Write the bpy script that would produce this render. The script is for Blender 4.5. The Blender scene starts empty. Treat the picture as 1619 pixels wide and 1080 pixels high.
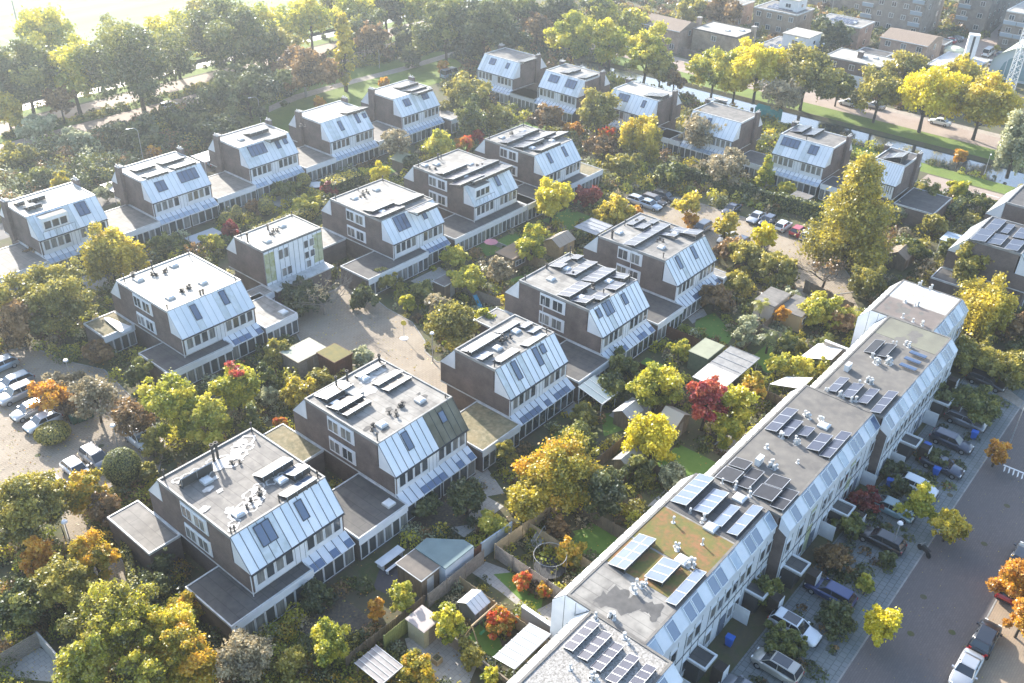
import bpy, bmesh, math, random
import numpy as np
from mathutils import Matrix, Vector
R = math.radians
scene = bpy.context.scene
COL = scene.collection
# ------------------------------------------------------------------ camera
CAMH = 66.4
CM = ((0.64546592, -0.76326423, 0.02831003), (0.3956683, 0.36584733, 0.84237897), (0.65331489, 0.53252553, -0.53814144))
FPX = 1489.5165
cam = bpy.data.objects.new("camera", bpy.data.cameras.new("camera"))
COL.objects.link(cam)
cam.data.sensor_width = 36.0
cam.data.lens = 36.0 * FPX / 1619.0
cam.data.clip_start = 0.5
cam.data.clip_end = 5000
r_, u_, f_ = (Vector(v) for v in CM)
m4 = Matrix((r_, u_, -f_)).transposed().to_4x4()
m4.translation = Vector((0, 0, CAMH))
cam.matrix_world = m4
scene.camera = cam
# ------------------------------------------------------------------ light
SUN_EL, SUN_AZ = R(25.0), R(70.0)      # azimuth from +x towards +y
world = bpy.data.worlds.new("World")
scene.world = world
world.use_nodes = True
nt = world.node_tree
bg = nt.nodes["Background"]
sky = nt.nodes.new("ShaderNodeTexSky")
sky.sky_type = 'NISHITA'
sky.sun_disc = False
sky.sun_elevation = SUN_EL
sky.sun_rotation = math.pi / 2 - SUN_AZ
sky.air_density = 1.0
sky.dust_density = 1.5
nt.links.new(sky.outputs[0], bg.inputs[0])
bg.inputs[1].default_value = 0.15
sl = bpy.data.lights.new("sun", 'SUN')
sl.energy = 4.0
sl.angle = R(0.5)
sl.color = (1.0, 0.94, 0.85)
so = bpy.data.objects.new("sun", sl)
COL.objects.link(so)
sd = Vector((math.cos(SUN_AZ) * math.cos(SUN_EL), math.sin(SUN_AZ) * math.cos(SUN_EL), math.sin(SUN_EL)))
so.rotation_euler = sd.to_track_quat('Z', 'Y').to_euler()
so.location = sd * 300
vs = scene.view_settings
vs.view_transform = 'Standard'
vs.look = 'None'
vs.exposure = 1.6
vs.gamma = 1.0
vs.use_curve_mapping = False

_RM = np.array(CM)
def W(px, py, z=0.0):
    """ground position (at height z) of a point measured on the survey photo"""
    w = np.array([(px - 809.5) / FPX, -(py - 540) / FPX, 1.0]) @ _RM
    t = (z - CAMH) / w[2]
    return (float(w[0] * t), float(w[1] * t))
def DIST(x, y, z=0.0):
    return float((np.array([x, y, z - CAMH]) @ _RM.T)[2])
rng = np.random.default_rng(7)
rnd = random.Random(5)

# ------------------------------------------------------------------ materials
MATS = {}
def mat(name, col, rough=0.8, metal=0.0, col2=None, scale=0.5, detail=6.0, lo=0.35, hi=0.65, spec=0.5, col3=None, scale3=8.0, w3=0.25, bump=0.0, trans=0.0, coat=0.0, stretch=None, felt=None):
    if name in MATS:
        return MATS[name]
    m = bpy.data.materials.new(name)
    m.use_nodes = True
    n = m.node_tree.nodes
    l = m.node_tree.links
    b = n["Principled BSDF"]
    b.inputs["Base Color"].default_value = (*col, 1)
    b.inputs["Roughness"].default_value = rough
    b.inputs["Metallic"].default_value = metal
    b.inputs["Specular IOR Level"].default_value = spec
    if coat:
        b.inputs["Coat Weight"].default_value = coat
        b.inputs["Coat Roughness"].default_value = 0.05
    if col2 is not None:
        g = n.new("ShaderNodeNewGeometry")
        vec = g.outputs["Position"]
        if stretch:
            mp = n.new("ShaderNodeMapping")
            mp.inputs["Scale"].default_value = stretch
            l.new(vec, mp.inputs["Vector"])
            vec = mp.outputs[0]
        t = n.new("ShaderNodeTexNoise")
        t.inputs["Scale"].default_value = scale
        t.inputs["Detail"].default_value = detail
        t.inputs["Roughness"].default_value = 0.62
        l.new(vec, t.inputs["Vector"])
        mr = n.new("ShaderNodeMapRange")
        mr.inputs[1].default_value = lo
        mr.inputs[2].default_value = hi
        l.new(t.outputs["Fac"], mr.inputs[0])
        mx = n.new("ShaderNodeMix")
        mx.data_type = 'RGBA'
        mx.inputs[6].default_value = (*col, 1)
        mx.inputs[7].default_value = (*col2, 1)
        l.new(mr.outputs[0], mx.inputs[0])
        out = mx.outputs[2]
        if col3 is not None:
            t3 = n.new("ShaderNodeTexNoise")
            t3.inputs["Scale"].default_value = scale3
            t3.inputs["Detail"].default_value = 4.0
            l.new(g.outputs["Position"], t3.inputs["Vector"])
            m3 = n.new("ShaderNodeMapRange")
            m3.inputs[1].default_value = 0.42
            m3.inputs[2].default_value = 0.72
            m3.inputs[4].default_value = w3 * 3
            l.new(t3.outputs["Fac"], m3.inputs[0])
            mx3 = n.new("ShaderNodeMix")
            mx3.data_type = 'RGBA'
            l.new(m3.outputs[0], mx3.inputs[0])
            l.new(out, mx3.inputs[6])
            mx3.inputs[7].default_value = (*col3, 1)
            out = mx3.outputs[2]
        if felt:
            sp = n.new("ShaderNodeSeparateXYZ"); l.new(g.outputs["Position"], sp.inputs[0])
            cb = n.new("ShaderNodeCombineXYZ"); l.new(sp.outputs[1], cb.inputs[0]); l.new(sp.outputs[0], cb.inputs[1])
            br = n.new("ShaderNodeTexBrick"); br.inputs["Scale"].default_value = 1.0
            br.inputs["Brick Width"].default_value = 5.5; br.inputs["Row Height"].default_value = 1.0; br.inputs["Mortar Size"].default_value = 0.035
            br.inputs["Color1"].default_value = (1, 1, 1, 1); br.inputs["Color2"].default_value = (.88, .88, .88, 1); br.inputs["Mortar"].default_value = (felt, felt, felt, 1)
            l.new(cb.outputs[0], br.inputs["Vector"])
            mf = n.new("ShaderNodeMix"); mf.data_type = 'RGBA'; mf.blend_type = 'MULTIPLY'; mf.inputs[0].default_value = 1
            l.new(out, mf.inputs[6]); l.new(br.outputs[0], mf.inputs[7]); out = mf.outputs[2]
        l.new(out, b.inputs["Base Color"])
        if bump:
            bp = n.new("ShaderNodeBump")
            bp.inputs["Strength"].default_value = bump
            bp.inputs["Distance"].default_value = 0.1
            l.new(t.outputs["Fac"], bp.inputs["Height"])
            l.new(bp.outputs[0], b.inputs["Normal"])
    MATS[name] = m
    return m

def brickmat(name, c1, c2, mortar, sx=0.22, sy=0.07, rough=0.85):
    """brick laid in courses on vertical walls of any heading (uses world height for the courses)"""
    if name in MATS:
        return MATS[name]
    m = bpy.data.materials.new(name)
    m.use_nodes = True
    n = m.node_tree.nodes
    l = m.node_tree.links
    b = n["Principled BSDF"]
    b.inputs["Roughness"].default_value = rough
    g = n.new("ShaderNodeNewGeometry")
    s = n.new("ShaderNodeSeparateXYZ")
    l.new(g.outputs["Position"], s.inputs[0])
    ad = n.new("ShaderNodeMath"); ad.operation = 'ADD'
    l.new(s.outputs[0], ad.inputs[0]); l.new(s.outputs[1], ad.inputs[1])
    c = n.new("ShaderNodeCombineXYZ")
    l.new(ad.outputs[0], c.inputs[0]); l.new(s.outputs[2], c.inputs[1])
    br = n.new("ShaderNodeTexBrick")
    br.inputs["Scale"].default_value = 1.0
    br.inputs["Brick Width"].default_value = sx
    br.inputs["Row Height"].default_value = sy
    br.inputs["Mortar Size"].default_value = 0.009
    br.inputs["Color1"].default_value = (*c1, 1)
    br.inputs["Color2"].default_value = (*c2, 1)
    br.inputs["Mortar"].default_value = (*mortar, 1)
    l.new(c.outputs[0], br.inputs["Vector"])
    t = n.new("ShaderNodeTexNoise")
    t.inputs["Scale"].default_value = 0.45
    t.inputs["Detail"].default_value = 7
    t.inputs["Roughness"].default_value = 0.7
    l.new(g.outputs["Position"], t.inputs["Vector"])
    mr = n.new("ShaderNodeMapRange")
    mr.inputs[1].default_value = 0.3; mr.inputs[2].default_value = 0.7
    mr.inputs[3].default_value = 0.6; mr.inputs[4].default_value = 1.35
    l.new(t.outputs["Fac"], mr.inputs[0])
    mx = n.new("ShaderNodeMix"); mx.data_type = 'RGBA'; mx.blend_type = 'MULTIPLY'
    mx.inputs[0].default_value = 1.0
    l.new(br.outputs[0], mx.inputs[6])
    l.new(mr.outputs[0], mx.inputs[7])
    l.new(mx.outputs[2], b.inputs["Base Color"])
    MATS[name] = m
    return m

def paving(name, c1, c2, mortar, sx, sy, dirt, rough=0.85, mort=0.02):
    if name in MATS:
        return MATS[name]
    m = bpy.data.materials.new(name)
    m.use_nodes = True
    n = m.node_tree.nodes
    l = m.node_tree.links
    b = n["Principled BSDF"]
    b.inputs["Roughness"].default_value = rough
    b.inputs["Specular IOR Level"].default_value = 0.3
    g = n.new("ShaderNodeNewGeometry")
    br = n.new("ShaderNodeTexBrick")
    br.inputs["Scale"].default_value = 1.0
    br.inputs["Brick Width"].default_value = sx
    br.inputs["Row Height"].default_value = sy
    br.inputs["Mortar Size"].default_value = mort
    br.inputs["Color1"].default_value = (*c1, 1)
    br.inputs["Color2"].default_value = (*c2, 1)
    br.inputs["Mortar"].default_value = (*mortar, 1)
    l.new(g.outputs["Position"], br.inputs["Vector"])
    t = n.new("ShaderNodeTexNoise")
    t.inputs["Scale"].default_value = 0.22
    t.inputs["Detail"].default_value = 9
    t.inputs["Roughness"].default_value = 0.68
    l.new(g.outputs["Position"], t.inputs["Vector"])
    mr = n.new("ShaderNodeMapRange")
    mr.inputs[1].default_value = 0.4; mr.inputs[2].default_value = 0.7
    mr.inputs[4].default_value = 0.8
    l.new(t.outputs["Fac"], mr.inputs[0])
    mx = n.new("ShaderNodeMix"); mx.data_type = 'RGBA'
    l.new(mr.outputs[0], mx.inputs[0])
    l.new(br.outputs[0], mx.inputs[6])
    mx.inputs[7].default_value = (*dirt, 1)
    l.new(mx.outputs[2], b.inputs["Base Color"])
    MATS[name] = m
    return m

def leafmat(name, c1, c2, c3, trans=0.45):
    """foliage: three leaf colours chosen by leaf, by clump and, in crowns, by height"""
    if name in MATS:
        return MATS[name]
    m = bpy.data.materials.new(name)
    m.use_nodes = True
    n = m.node_tree.nodes
    l = m.node_tree.links
    n.remove(n["Principled BSDF"])
    def lift(c):
        c = [v * k_ for v, k_ in zip(c, (1.52, 1.44, 1.15))]
        f_k = min(1.0, .78 / max(c))
        return tuple(v * f_k for v in c)
    c1, c2, c3 = lift(c1), lift(c2), lift(c3)
    a = n.new("ShaderNodeAttribute"); a.attribute_name = "tint"
    cr = n.new("ShaderNodeValToRGB")
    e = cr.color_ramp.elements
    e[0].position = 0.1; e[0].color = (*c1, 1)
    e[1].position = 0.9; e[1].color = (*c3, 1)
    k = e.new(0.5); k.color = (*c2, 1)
    l.new(a.outputs["Fac"], cr.inputs[0])
    d = n.new("ShaderNodeBsdfDiffuse")
    t = n.new("ShaderNodeBsdfTranslucent")
    l.new(cr.outputs[0], d.inputs[0]); l.new(cr.outputs[0], t.inputs[0])
    mx = n.new("ShaderNodeMixShader"); mx.inputs[0].default_value = trans
    l.new(d.outputs[0], mx.inputs[1]); l.new(t.outputs[0], mx.inputs[2])
    gl = n.new("ShaderNodeBsdfGlossy"); gl.inputs["Roughness"].default_value = 0.45
    gl.inputs[0].default_value = (0.9, 0.95, 1.0, 1)
    m2 = n.new("ShaderNodeMixShader"); m2.inputs[0].default_value = 0.05
    l.new(mx.outputs[0], m2.inputs[1]); l.new(gl.outputs[0], m2.inputs[2])
    l.new(m2.outputs[0], n["Material Output"].inputs["Surface"])
    MATS[name] = m
    return m

BRICK = brickmat("brown_brick", (0.155, 0.112, 0.096), (0.118, 0.088, 0.078), (0.18, 0.155, 0.14))
BRICK_Y = brickmat("tan_brick", (0.33, 0.25, 0.175), (0.28, 0.21, 0.15), (0.38, 0.33, 0.26))
BRICK_R = brickmat("pink_brick", (0.37, 0.25, 0.185), (0.31, 0.21, 0.16), (0.38, 0.32, 0.26))
WHITE = mat("white_paint", (0.74, 0.75, 0.76), 0.45, col2=(0.62, 0.63, 0.63), scale=0.9)
WHITE_P = mat("white_panel", (0.78, 0.8, 0.82), 0.35, col2=(0.66, 0.69, 0.72), scale=0.5)
ZINC = mat("pale_zinc", (0.76, 0.79, 0.81), 0.32, 0.1, col2=(0.64, 0.69, 0.72), scale=0.35, detail=8, spec=0.6)
ZINC2 = mat("pale_zinc_weathered", (0.66, 0.70, 0.72), 0.4, 0.1, col2=(0.50, 0.55, 0.56), scale=0.6, detail=9, col3=(0.42, 0.45, 0.40), scale3=1.6, w3=.16, spec=0.5)
ZINC3 = mat("pale_zinc_bright", (0.80, 0.82, 0.83), 0.28, 0.05, col2=(0.71, 0.75, 0.78), scale=0.5, detail=8, spec=0.6)
ZINC_G = mat("algae_zinc", (0.10, 0.095, 0.06), 0.5, 0.1, col2=(0.17, 0.165, 0.12), scale=0.6, spec=0.5)
SEAM_L = mat("light_seam", (0.36, 0.39, 0.41), 0.5)
SEAM = mat("dark_seam", (0.045, 0.055, 0.065), 0.5)
FASCIA = mat("fascia_grey", (0.33, 0.33, 0.32), 0.6, col2=(0.2, 0.2, 0.19), scale=0.8)
FASCIA_W = mat("fascia_white", (0.62, 0.63, 0.63), 0.5, col2=(0.4, 0.41, 0.4), scale=1.1)
ROOF_G = mat("roof_felt_grey", (0.20, 0.185, 0.165), 0.75, col2=(0.135, 0.125, 0.115), scale=0.35, detail=9, col3=(0.27, 0.25, 0.22), scale3=1.2, felt=0.62)
ROOF_L = mat("roof_felt_light", (0.27, 0.255, 0.23), 0.7, col2=(0.15, 0.142, 0.13), scale=0.4, detail=9, col3=(0.4, 0.38, 0.34), scale3=0.9, felt=0.62)
ROOF_W = mat("roof_felt_cream", (0.47, 0.445, 0.385), 0.7, col2=(0.30, 0.28, 0.24), scale=0.55, detail=9, col3=(0.6, 0.57, 0.5), scale3=0.7, felt=0.62)  # light cream felt with random mottling
ROOF_D = mat("roof_felt_dark", (0.065, 0.063, 0.065), 0.8, col2=(0.11, 0.105, 0.1), scale=0.5, detail=8, col3=(0.15, 0.14, 0.12), scale3=1.6, w3=0.15, felt=0.62)
ROOF_M = mat("roof_mossy", (0.24, 0.19, 0.10), 0.9, col2=(0.13, 0.125, 0.07), scale=0.7, detail=9, col3=(0.33, 0.28, 0.18), scale3=2.5)
SEDUM = mat("sedum_roof", (0.155, 0.14, 0.035), 0.95, col2=(0.25, 0.125, 0.055), scale=0.8, detail=10, lo=0.42, hi=0.6, col3=(0.1, 0.12, 0.04), scale3=3.0, bump=0.6)
GRAVEL = mat("roof_gravel", (0.36, 0.34, 0.31), 0.95, col2=(0.15, 0.14, 0.125), scale=5.0, detail=3, col3=(0.55, 0.53, 0.5), scale3=9.0)
CHIP = mat("roof_puddle_ring", (0.62, 0.6, 0.57), 0.6, col2=(0.42, 0.4, 0.37), scale=1.8)
STAIN = mat("roof_wet_stain", (0.085, 0.08, 0.072), 0.35, col2=(0.13, 0.122, 0.11), scale=1.2)
LEAD = mat("vent_dark", (0.06, 0.055, 0.05), 0.7)
VENTW = mat("vent_grey", (0.5, 0.5, 0.49), 0.5)
PV = mat("solar_cell", (0.032, 0.038, 0.065), 0.28, 0.0, col2=(0.045, 0.053, 0.085), scale=2.0, spec=0.45, coat=0.1)
PV_P = mat("solar_cell_pale_glare", (0.09, 0.13, 0.20), 0.32, 0.0, col2=(0.12, 0.165, 0.24), scale=1.0, spec=.55, coat=.15)  # paler modules, with some sky glare put into the cell colour
PV_B = mat("solar_cell_black", (0.018, 0.018, 0.022), 0.4, 0.0, col2=(0.028, 0.028, 0.034), scale=2.0, spec=0.4)
ALU = mat("aluminium", (0.62, 0.63, 0.64), 0.35, 0.6)
DARKFRAME = mat("dark_frame", (0.03, 0.035, 0.04), 0.4)
GLASS = mat("window_glass", (0.055, 0.065, 0.075), 0.06, 0.0, spec=0.9, coat=0.5)
GLASS_C = mat("window_glass_curtain", (0.27, 0.27, 0.25), 0.12, 0.0, col2=(0.11, 0.115, 0.12), scale=1.2, spec=0.8, stretch=(3, 3, 0.3))
GLASS_B = mat("roof_glass_blue", (0.10, 0.15, 0.25), 0.08, 0.0, spec=1.0, coat=0.7)
GLASS_S = mat("skylight_glass", (0.085, 0.12, 0.19), 0.07, 0.0, spec=1.0, coat=0.7)
GLASS_P = mat("roof_glass_pale", (0.30, 0.38, 0.48), 0.12, 0.0, col2=(0.4, 0.47, 0.55), scale=1.5, spec=0.9, coat=0.5)
GLASS_T = mat("veranda_glass", (0.42, 0.46, 0.46), 0.15, 0.0, col2=(0.3, 0.32, 0.32), scale=1.0, spec=0.8)
WOOD = mat("weathered_wood", (0.23, 0.175, 0.12), 0.85, col2=(0.15, 0.115, 0.08), scale=3.0, stretch=(1, 1, 0.25))
WOOD_G = mat("grey_wood", (0.30, 0.265, 0.225), 0.85, col2=(0.2, 0.175, 0.15), scale=3.0)
WOOD_R = mat("red_brown_wood", (0.15, 0.065, 0.035), 0.8, col2=(0.1, 0.045, 0.028), scale=3.0)
WOOD_Y = mat("fresh_wood", (0.46, 0.35, 0.2), 0.8, col2=(0.35, 0.26, 0.15), scale=3.0)
CONC = mat("concrete", (0.40, 0.385, 0.36), 0.9, col2=(0.28, 0.27, 0.25), scale=1.0)
SLAB = paving("paving_slabs", (0.46, 0.44, 0.40), (0.40, 0.38, 0.35), (0.27, 0.26, 0.24), 0.5, 0.5, (0.33, 0.3, 0.26))
BARK = mat("bark", (0.085, 0.068, 0.052), 0.95, col2=(0.05, 0.042, 0.034), scale=3.0)
BARK_P = mat("pale_bark", (0.38, 0.36, 0.33), 0.9, col2=(0.2, 0.19, 0.17), scale=3.0)
METAL_G = mat("galvanised", (0.42, 0.43, 0.44), 0.45, 0.5)
FOAM = mat("pale_green_shed", (0.2, 0.235, 0.14), 0.8, col2=(0.15, 0.18, 0.11), scale=2)

# ------------------------------------------------------------------ mesh helpers
class MB:
    def __init__(s):
        s.v = []; s.f = []; s.m = []; s.mats = []
    def mi(s, m):
        if m not in s.mats:
            s.mats.append(m)
        return s.mats.index(m)
    def poly(s, pts, m):
        b = len(s.v)
        s.v += [tuple(p) for p in pts]
        s.f.append(tuple(range(b, b + len(pts)))); s.m.append(s.mi(m))
    def hexa(s, p, m, mt=None):
        """8 points: bottom 4 ccw, top 4 ccw"""
        b = len(s.v); s.v += [tuple(q) for q in p]; k = s.mi(m); kt = s.mi(mt) if mt else k
        for f, q in (((3, 2, 1, 0), k), ((4, 5, 6, 7), kt), ((0, 1, 5, 4), k), ((1, 2, 6, 5), k), ((2, 3, 7, 6), k), ((3, 0, 4, 7), k)):
            s.f.append(tuple(b + i for i in f)); s.m.append(q)
    def box(s, x0, x1, y0, y1, z0, z1, m, mt=None):
        s.hexa([(x0, y0, z0), (x1, y0, z0), (x1, y1, z0), (x0, y1, z0), (x0, y0, z1), (x1, y0, z1), (x1, y1, z1), (x0, y1, z1)], m, mt)
    def prism(s, prof, x0, x1, m, axis='x'):
        """profile of (a,z) points extruded along x (a=y) or along y (a=x)"""
        k = s.mi(m); n = len(prof); b = len(s.v)
        for xx in (x0, x1):
            for a, z in prof:
                s.v.append((xx, a, z) if axis == 'x' else (a, xx, z))
        s.f.append(tuple(b + i for i in range(n - 1, -1, -1))); s.m.append(k)
        s.f.append(tuple(b + n + i for i in range(n))); s.m.append(k)
        for i in range(n):
            j = (i + 1) % n
            s.f.append((b + i, b + j, b + n + j, b + n + i)); s.m.append(k)
    def tube(s, a, c, r0, r1, m, n=6, cap=True):
        a = Vector(a); c = Vector(c); d = (c - a)
        if d.length < 1e-6: return
        q = d.to_track_quat('Z', 'Y'); b = len(s.v); k = s.mi(m)
        for P_, r in ((a, r0), (c, r1)):
            for i in range(n):
                t = 2 * math.pi * i / n
                s.v.append(tuple(P_ + q @ Vector((r * math.cos(t), r * math.sin(t), 0))))
        for i in range(n):
            j = (i + 1) % n
            s.f.append((b + i, b + j, b + n + j, b + n + i)); s.m.append(k)
        if cap:
            s.f.append(tuple(b + n + i for i in range(n))); s.m.append(k)
            s.f.append(tuple(b + n - 1 - i for i in range(n))); s.m.append(k)
    def ball(s, c, r, m, sz=1.0, n=8, h=5):
        b = len(s.v); k = s.mi(m)
        for i in range(1, h):
            ph = math.pi * i / h
            for j in range(n):
                t = 2 * math.pi * j / n
                s.v.append((c[0] + r * math.sin(ph) * math.cos(t), c[1] + r * math.sin(ph) * math.sin(t), c[2] + r * sz * math.cos(ph)))
        s.v.append((c[0], c[1], c[2] + r * sz)); s.v.append((c[0], c[1], c[2] - r * sz))
        top = b + (h - 1) * n; bot = top + 1
        for i in range(h - 2):
            for j in range(n):
                jj = (j + 1) % n
                s.f.append((b + i * n + j, b + (i + 1) * n + j, b + (i + 1) * n + jj, b + i * n + jj)); s.m.append(k)
        for j in range(n):
            jj = (j + 1) % n
            s.f.append((b + j, b + jj, top)); s.m.append(k)
            s.f.append((b + (h - 2) * n + jj, b + (h - 2) * n + j, bot)); s.m.append(k)
    def build(s, name, parent=None, smooth=False, loc=None):
        me = bpy.data.meshes.new(name)
        me.from_pydata(s.v, [], s.f)
        for m in s.mats: me.materials.append(m)
        me.polygons.foreach_set("material_index", s.m)
        if smooth:
            me.polygons.foreach_set("use_smooth", [True] * len(s.f))
        me.update()
        o = bpy.data.objects.new(name, me)
        COL.objects.link(o)
        if parent is not None: o.parent = parent
        if loc: o.location = loc
        return o

LAB = {}
def tag(o, label, cat, group=None, kind=None):
    o["label"] = label; o["category"] = cat
    if group: o["group"] = group
    if kind: o["kind"] = kind
    return o
def thing(name, label, cat, loc=(0, 0, 0), rz=0.0, group=None):
    o = bpy.data.objects.new(name, None)
    COL.objects.link(o)
    o.empty_display_size = 0.5
    o.location = loc; o.rotation_euler = (0, 0, rz)
    return tag(o, label, cat, group)
def struct(mb, name):
    o = mb.build(name); o["kind"] = "structure"; return o

# ------------------------------------------------------------------ terrain and ground cover
GROUND = mat("garden_soil", (0.10, 0.088, 0.055), 0.95, col2=(0.075, 0.092, 0.03), scale=0.28, detail=10, lo=0.4, hi=0.6, col3=(0.14, 0.105, 0.055), scale3=2.2, w3=0.2)
GRASS = mat("lawn_grass", (0.14, 0.205, 0.028), 0.95, col2=(0.10, 0.155, 0.025), scale=0.35, detail=9, col3=(0.24, 0.25, 0.05), scale3=3.0, w3=0.15)
TURF = mat("clean_lawn", (0.11, 0.2, 0.03), 0.95, col2=(0.14, 0.225, 0.04), scale=1.5, detail=6)
PITCH = mat("sports_turf", (0.12, 0.17, 0.075), 0.9, col2=(0.20, 0.25, 0.13), scale=0.06, detail=8, stretch=(0.35, 2.2, 1), spec=0.3)
WATER = mat("canal_water", (0.03, 0.04, 0.045), 0.12, 0.0, spec=1.0, coat=.6)
WATER.node_tree.nodes["Principled BSDF"].inputs["IOR"].default_value = 1.6
TARMAC = paving("street_clinker", (0.175, 0.152, 0.142), (0.145, 0.128, 0.12), (0.105, 0.095, 0.09), 0.42, 0.2, (0.135, 0.122, 0.118), mort=0.014)
TILES = paving("driveway_tiles", (0.235, 0.25, 0.255), (0.195, 0.21, 0.215), (0.10, 0.115, 0.105), 0.6, 0.6, (0.15, 0.17, 0.155), mort=0.03)
SAND = paving("sandy_clinker", (0.34, 0.28, 0.21), (0.285, 0.235, 0.178), (0.18, 0.15, 0.115), 0.6, 0.3, (0.385, 0.325, 0.25), mort=0.025)
PINK = paving("far_clinker", (0.36, 0.28, 0.23), (0.32, 0.25, 0.2), (0.25, 0.2, 0.17), 0.5, 0.25, (0.4, 0.33, 0.28), mort=0.012)
BAY = paving("parking_bay_clinker", (0.38, 0.29, 0.2), (0.33, 0.25, 0.18), (0.25, 0.2, 0.15), 0.4, 0.2, (0.3, 0.22, 0.14), mort=0.014)
KERB = mat("kerb_stone", (0.36, 0.35, 0.33), 0.85, col2=(0.25, 0.24, 0.22), scale=1.5)
PATHM = mat("gravel_path", (0.36, 0.31, 0.25), 0.9, col2=(0.27, 0.225, 0.18), scale=0.6, col3=(0.45, 0.4, 0.33), scale3=2.0)
LINE = mat("road_paint", (0.72, 0.72, 0.7), 0.6)

xs = [-900, -200, 0, 60, 120, 183.2, 184.8, 192.8, 194.4, 230, 300, 420, 1500]
ys = [-900, -200, 0, 60, 135, 140, 195.4, 196.8, 200.6, 202, 260, 400, 1600]
def gz(x, y):
    if 184.5 < x < 193 and y <= 136: return -1.3
    if 196.5 < y < 201 and x <= 231: return -1.2
    return 0.0
g = MB(); k = g.mi(GROUND)
for y in ys:
    for x in xs:
        g.v.append((x, y, gz(x, y)))
nx = len(xs)
for j in range(len(ys) - 1):
    for i in range(nx - 1):
        a = j * nx + i
        g.f.append((a, a + 1, a + nx + 1, a + nx)); g.m.append(k)
struct(g, "ground")
w = MB(); w.poly([(184, -900, -0.55), (193.6, -900, -0.55), (193.6, 137, -0.55), (184, 137, -0.55)], WATER); struct(w, "canal_water")
w = MB(); w.poly([(-900, 196, -0.5), (229, 196, -0.5), (229, 201.4, -0.5), (-900, 201.4, -0.5)], WATER); struct(w, "ditch_water")

SHEETS = []
def sheet(name, pts, m, lvl, px=True):
    """a flat sheet of ground cover laid lvl*4 mm above the soil"""
    q = [W(*p) for p in pts] if px else pts
    mb = MB(); mb.poly([(x, y, 0.004 * lvl) for x, y in q], m)
    o = struct(mb, name)
    # make sure it faces up
    if o.data.polygons[0].normal.z < 0: o.data.flip_normals()
    SHEETS.append((name, q))
    return o
def rect(x0, x1, y0, y1): return [(x0, y0), (x1, y0), (x1, y1), (x0, y1)]

# around the estate
sheet("sports_field", rect(40, 330, 214.5, 520), PITCH, 3, False)
fl = MB()
for y in (219, 290): fl.box(60, 320, y, y + 0.35, 0.012, 0.02, LINE)
for x in (101, 205): fl.box(x, x + 0.35, 219, 400, 0.012, 0.02, LINE)
struct(fl, "field_lines")
sheet("grass_bank", rect(-400, 260, 201.5, 214), GRASS, 1, False)
sheet("ditch_verge", rect(-400, 231, 191.6, 195.3), GRASS, 1, False)
sheet("far_road", rect(-400, 215, 184.6, 190.6), PINK, 2, False)
sheet("road_median", rect(-400, 215, 180.6, 184.6), GRASS, 1, False)
sheet("near_road", rect(-400, 215, 174.2, 180.2), PINK, 2, False)
sheet("access_road", rect(-60, 118, 141.5, 147.2), mat("shaded_asphalt", (0.2, 0.185, 0.17), 0.9, col2=(0.15, 0.14, 0.13), scale=0.5), 2, False)  # the road's shade is put into this grey
sheet("park_grass", [W(*p) for p in [(385, 262), (480, 205), (590, 160), (690, 132), (745, 112), (700, 80), (560, 108), (470, 142), (385, 180)]], GRASS, 1, False)
sheet("park_path", [(425, 178), (470, 158), (560, 132), (640, 112), (720, 88), (760, 80), (760, 74), (715, 82), (635, 106), (555, 126), (465, 150), (425, 168)], PATHM, 3)
sheet("canal_street", rect(200.8, 208.6, -60, 175), PINK, 2, False)
sheet("canal_verge", rect(194.6, 200.8, -60, 132), GRASS, 1, False)
sheet("canal_footway", rect(208.6, 211, -60, 175), PATHM, 2, False)
sheet("near_verge", rect(178.6, 183.1, -60, 64), GRASS, 1, False)
sheet("canal_side_road", rect(171.6, 178.0, -60, 46), PINK, 2, False)
sheet("flat_forecourt", [W(*p) for p in [(1500, 60), (1560, 60), (1600, 20), (1560, 120), (1470, 110), (1480, 75)]], PINK, 2, False)
sheet("flat_lawn", [W(*p) for p in [(1590, -4), (1619, -4), (1630, 20), (1600, 8)]], GRASS, 3, False)
rm = MB()
for a in ((1444, 283), (1487, 309), (1565, 309)):
    x, y = W(*a); rm.box(x, x + 0.2, y - 1.6, y + 1.6, 0.012, 0.018, LINE)
struct(rm, "road_marking")

# courts and parking inside the estate
sheet("court_paving", [(530, 458), (548, 446), (566, 450), (612, 488), (652, 510), (672, 540), (672, 556), (690, 572), (722, 578), (722, 604), (800, 634), (780, 672), (700, 664), (690, 640), (640, 606), (585, 578), (540, 578), (486, 560), (465, 520), (470, 490), (500, 470)], SAND, 3)
sheet("parking_paving", [(-60, 620), (-20, 560), (50, 548), (100, 570), (165, 585), (215, 635), (262, 700), (250, 748), (190, 760), (130, 800), (60, 790), (-60, 770)], SAND, 2)
sheet("footpath", [(88, 785), (130, 795), (150, 842), (205, 900), (240, 965), (262, 1010), (250, 1020), (220, 985), (180, 935), (128, 880), (108, 850)], SAND, 3)
sheet("court_parking", [(955, 330), (1030, 303), (1095, 318), (1180, 345), (1300, 376), (1345, 440), (1350, 462), (1290, 470), (1250, 452), (1218, 425), (1180, 408), (1120, 392), (1050, 362), (1000, 352)], SAND, 3)
sheet("garden_path", [(1345, 462), (1290, 470), (1262, 455), (1240, 470), (1320, 500), (1360, 492)], SAND, 2)
def perimeter(q, wd=.14, z=.06):
    mb = MB(); n = len(q)
    for i in range(n):
        a, b = Vector(q[i]), Vector(q[(i + 1) % n]); d = (b - a).normalized(); p = Vector((-d.y, d.x)) * wd / 2
        mb.hexa([(*(a - p), 0), (*(b - p), 0), (*(b + p), 0), (*(a + p), 0), (*(a - p), z), (*(b - p), z), (*(b + p), z), (*(a + p), z)], KERB)
    struct(mb, "kerb")
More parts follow.
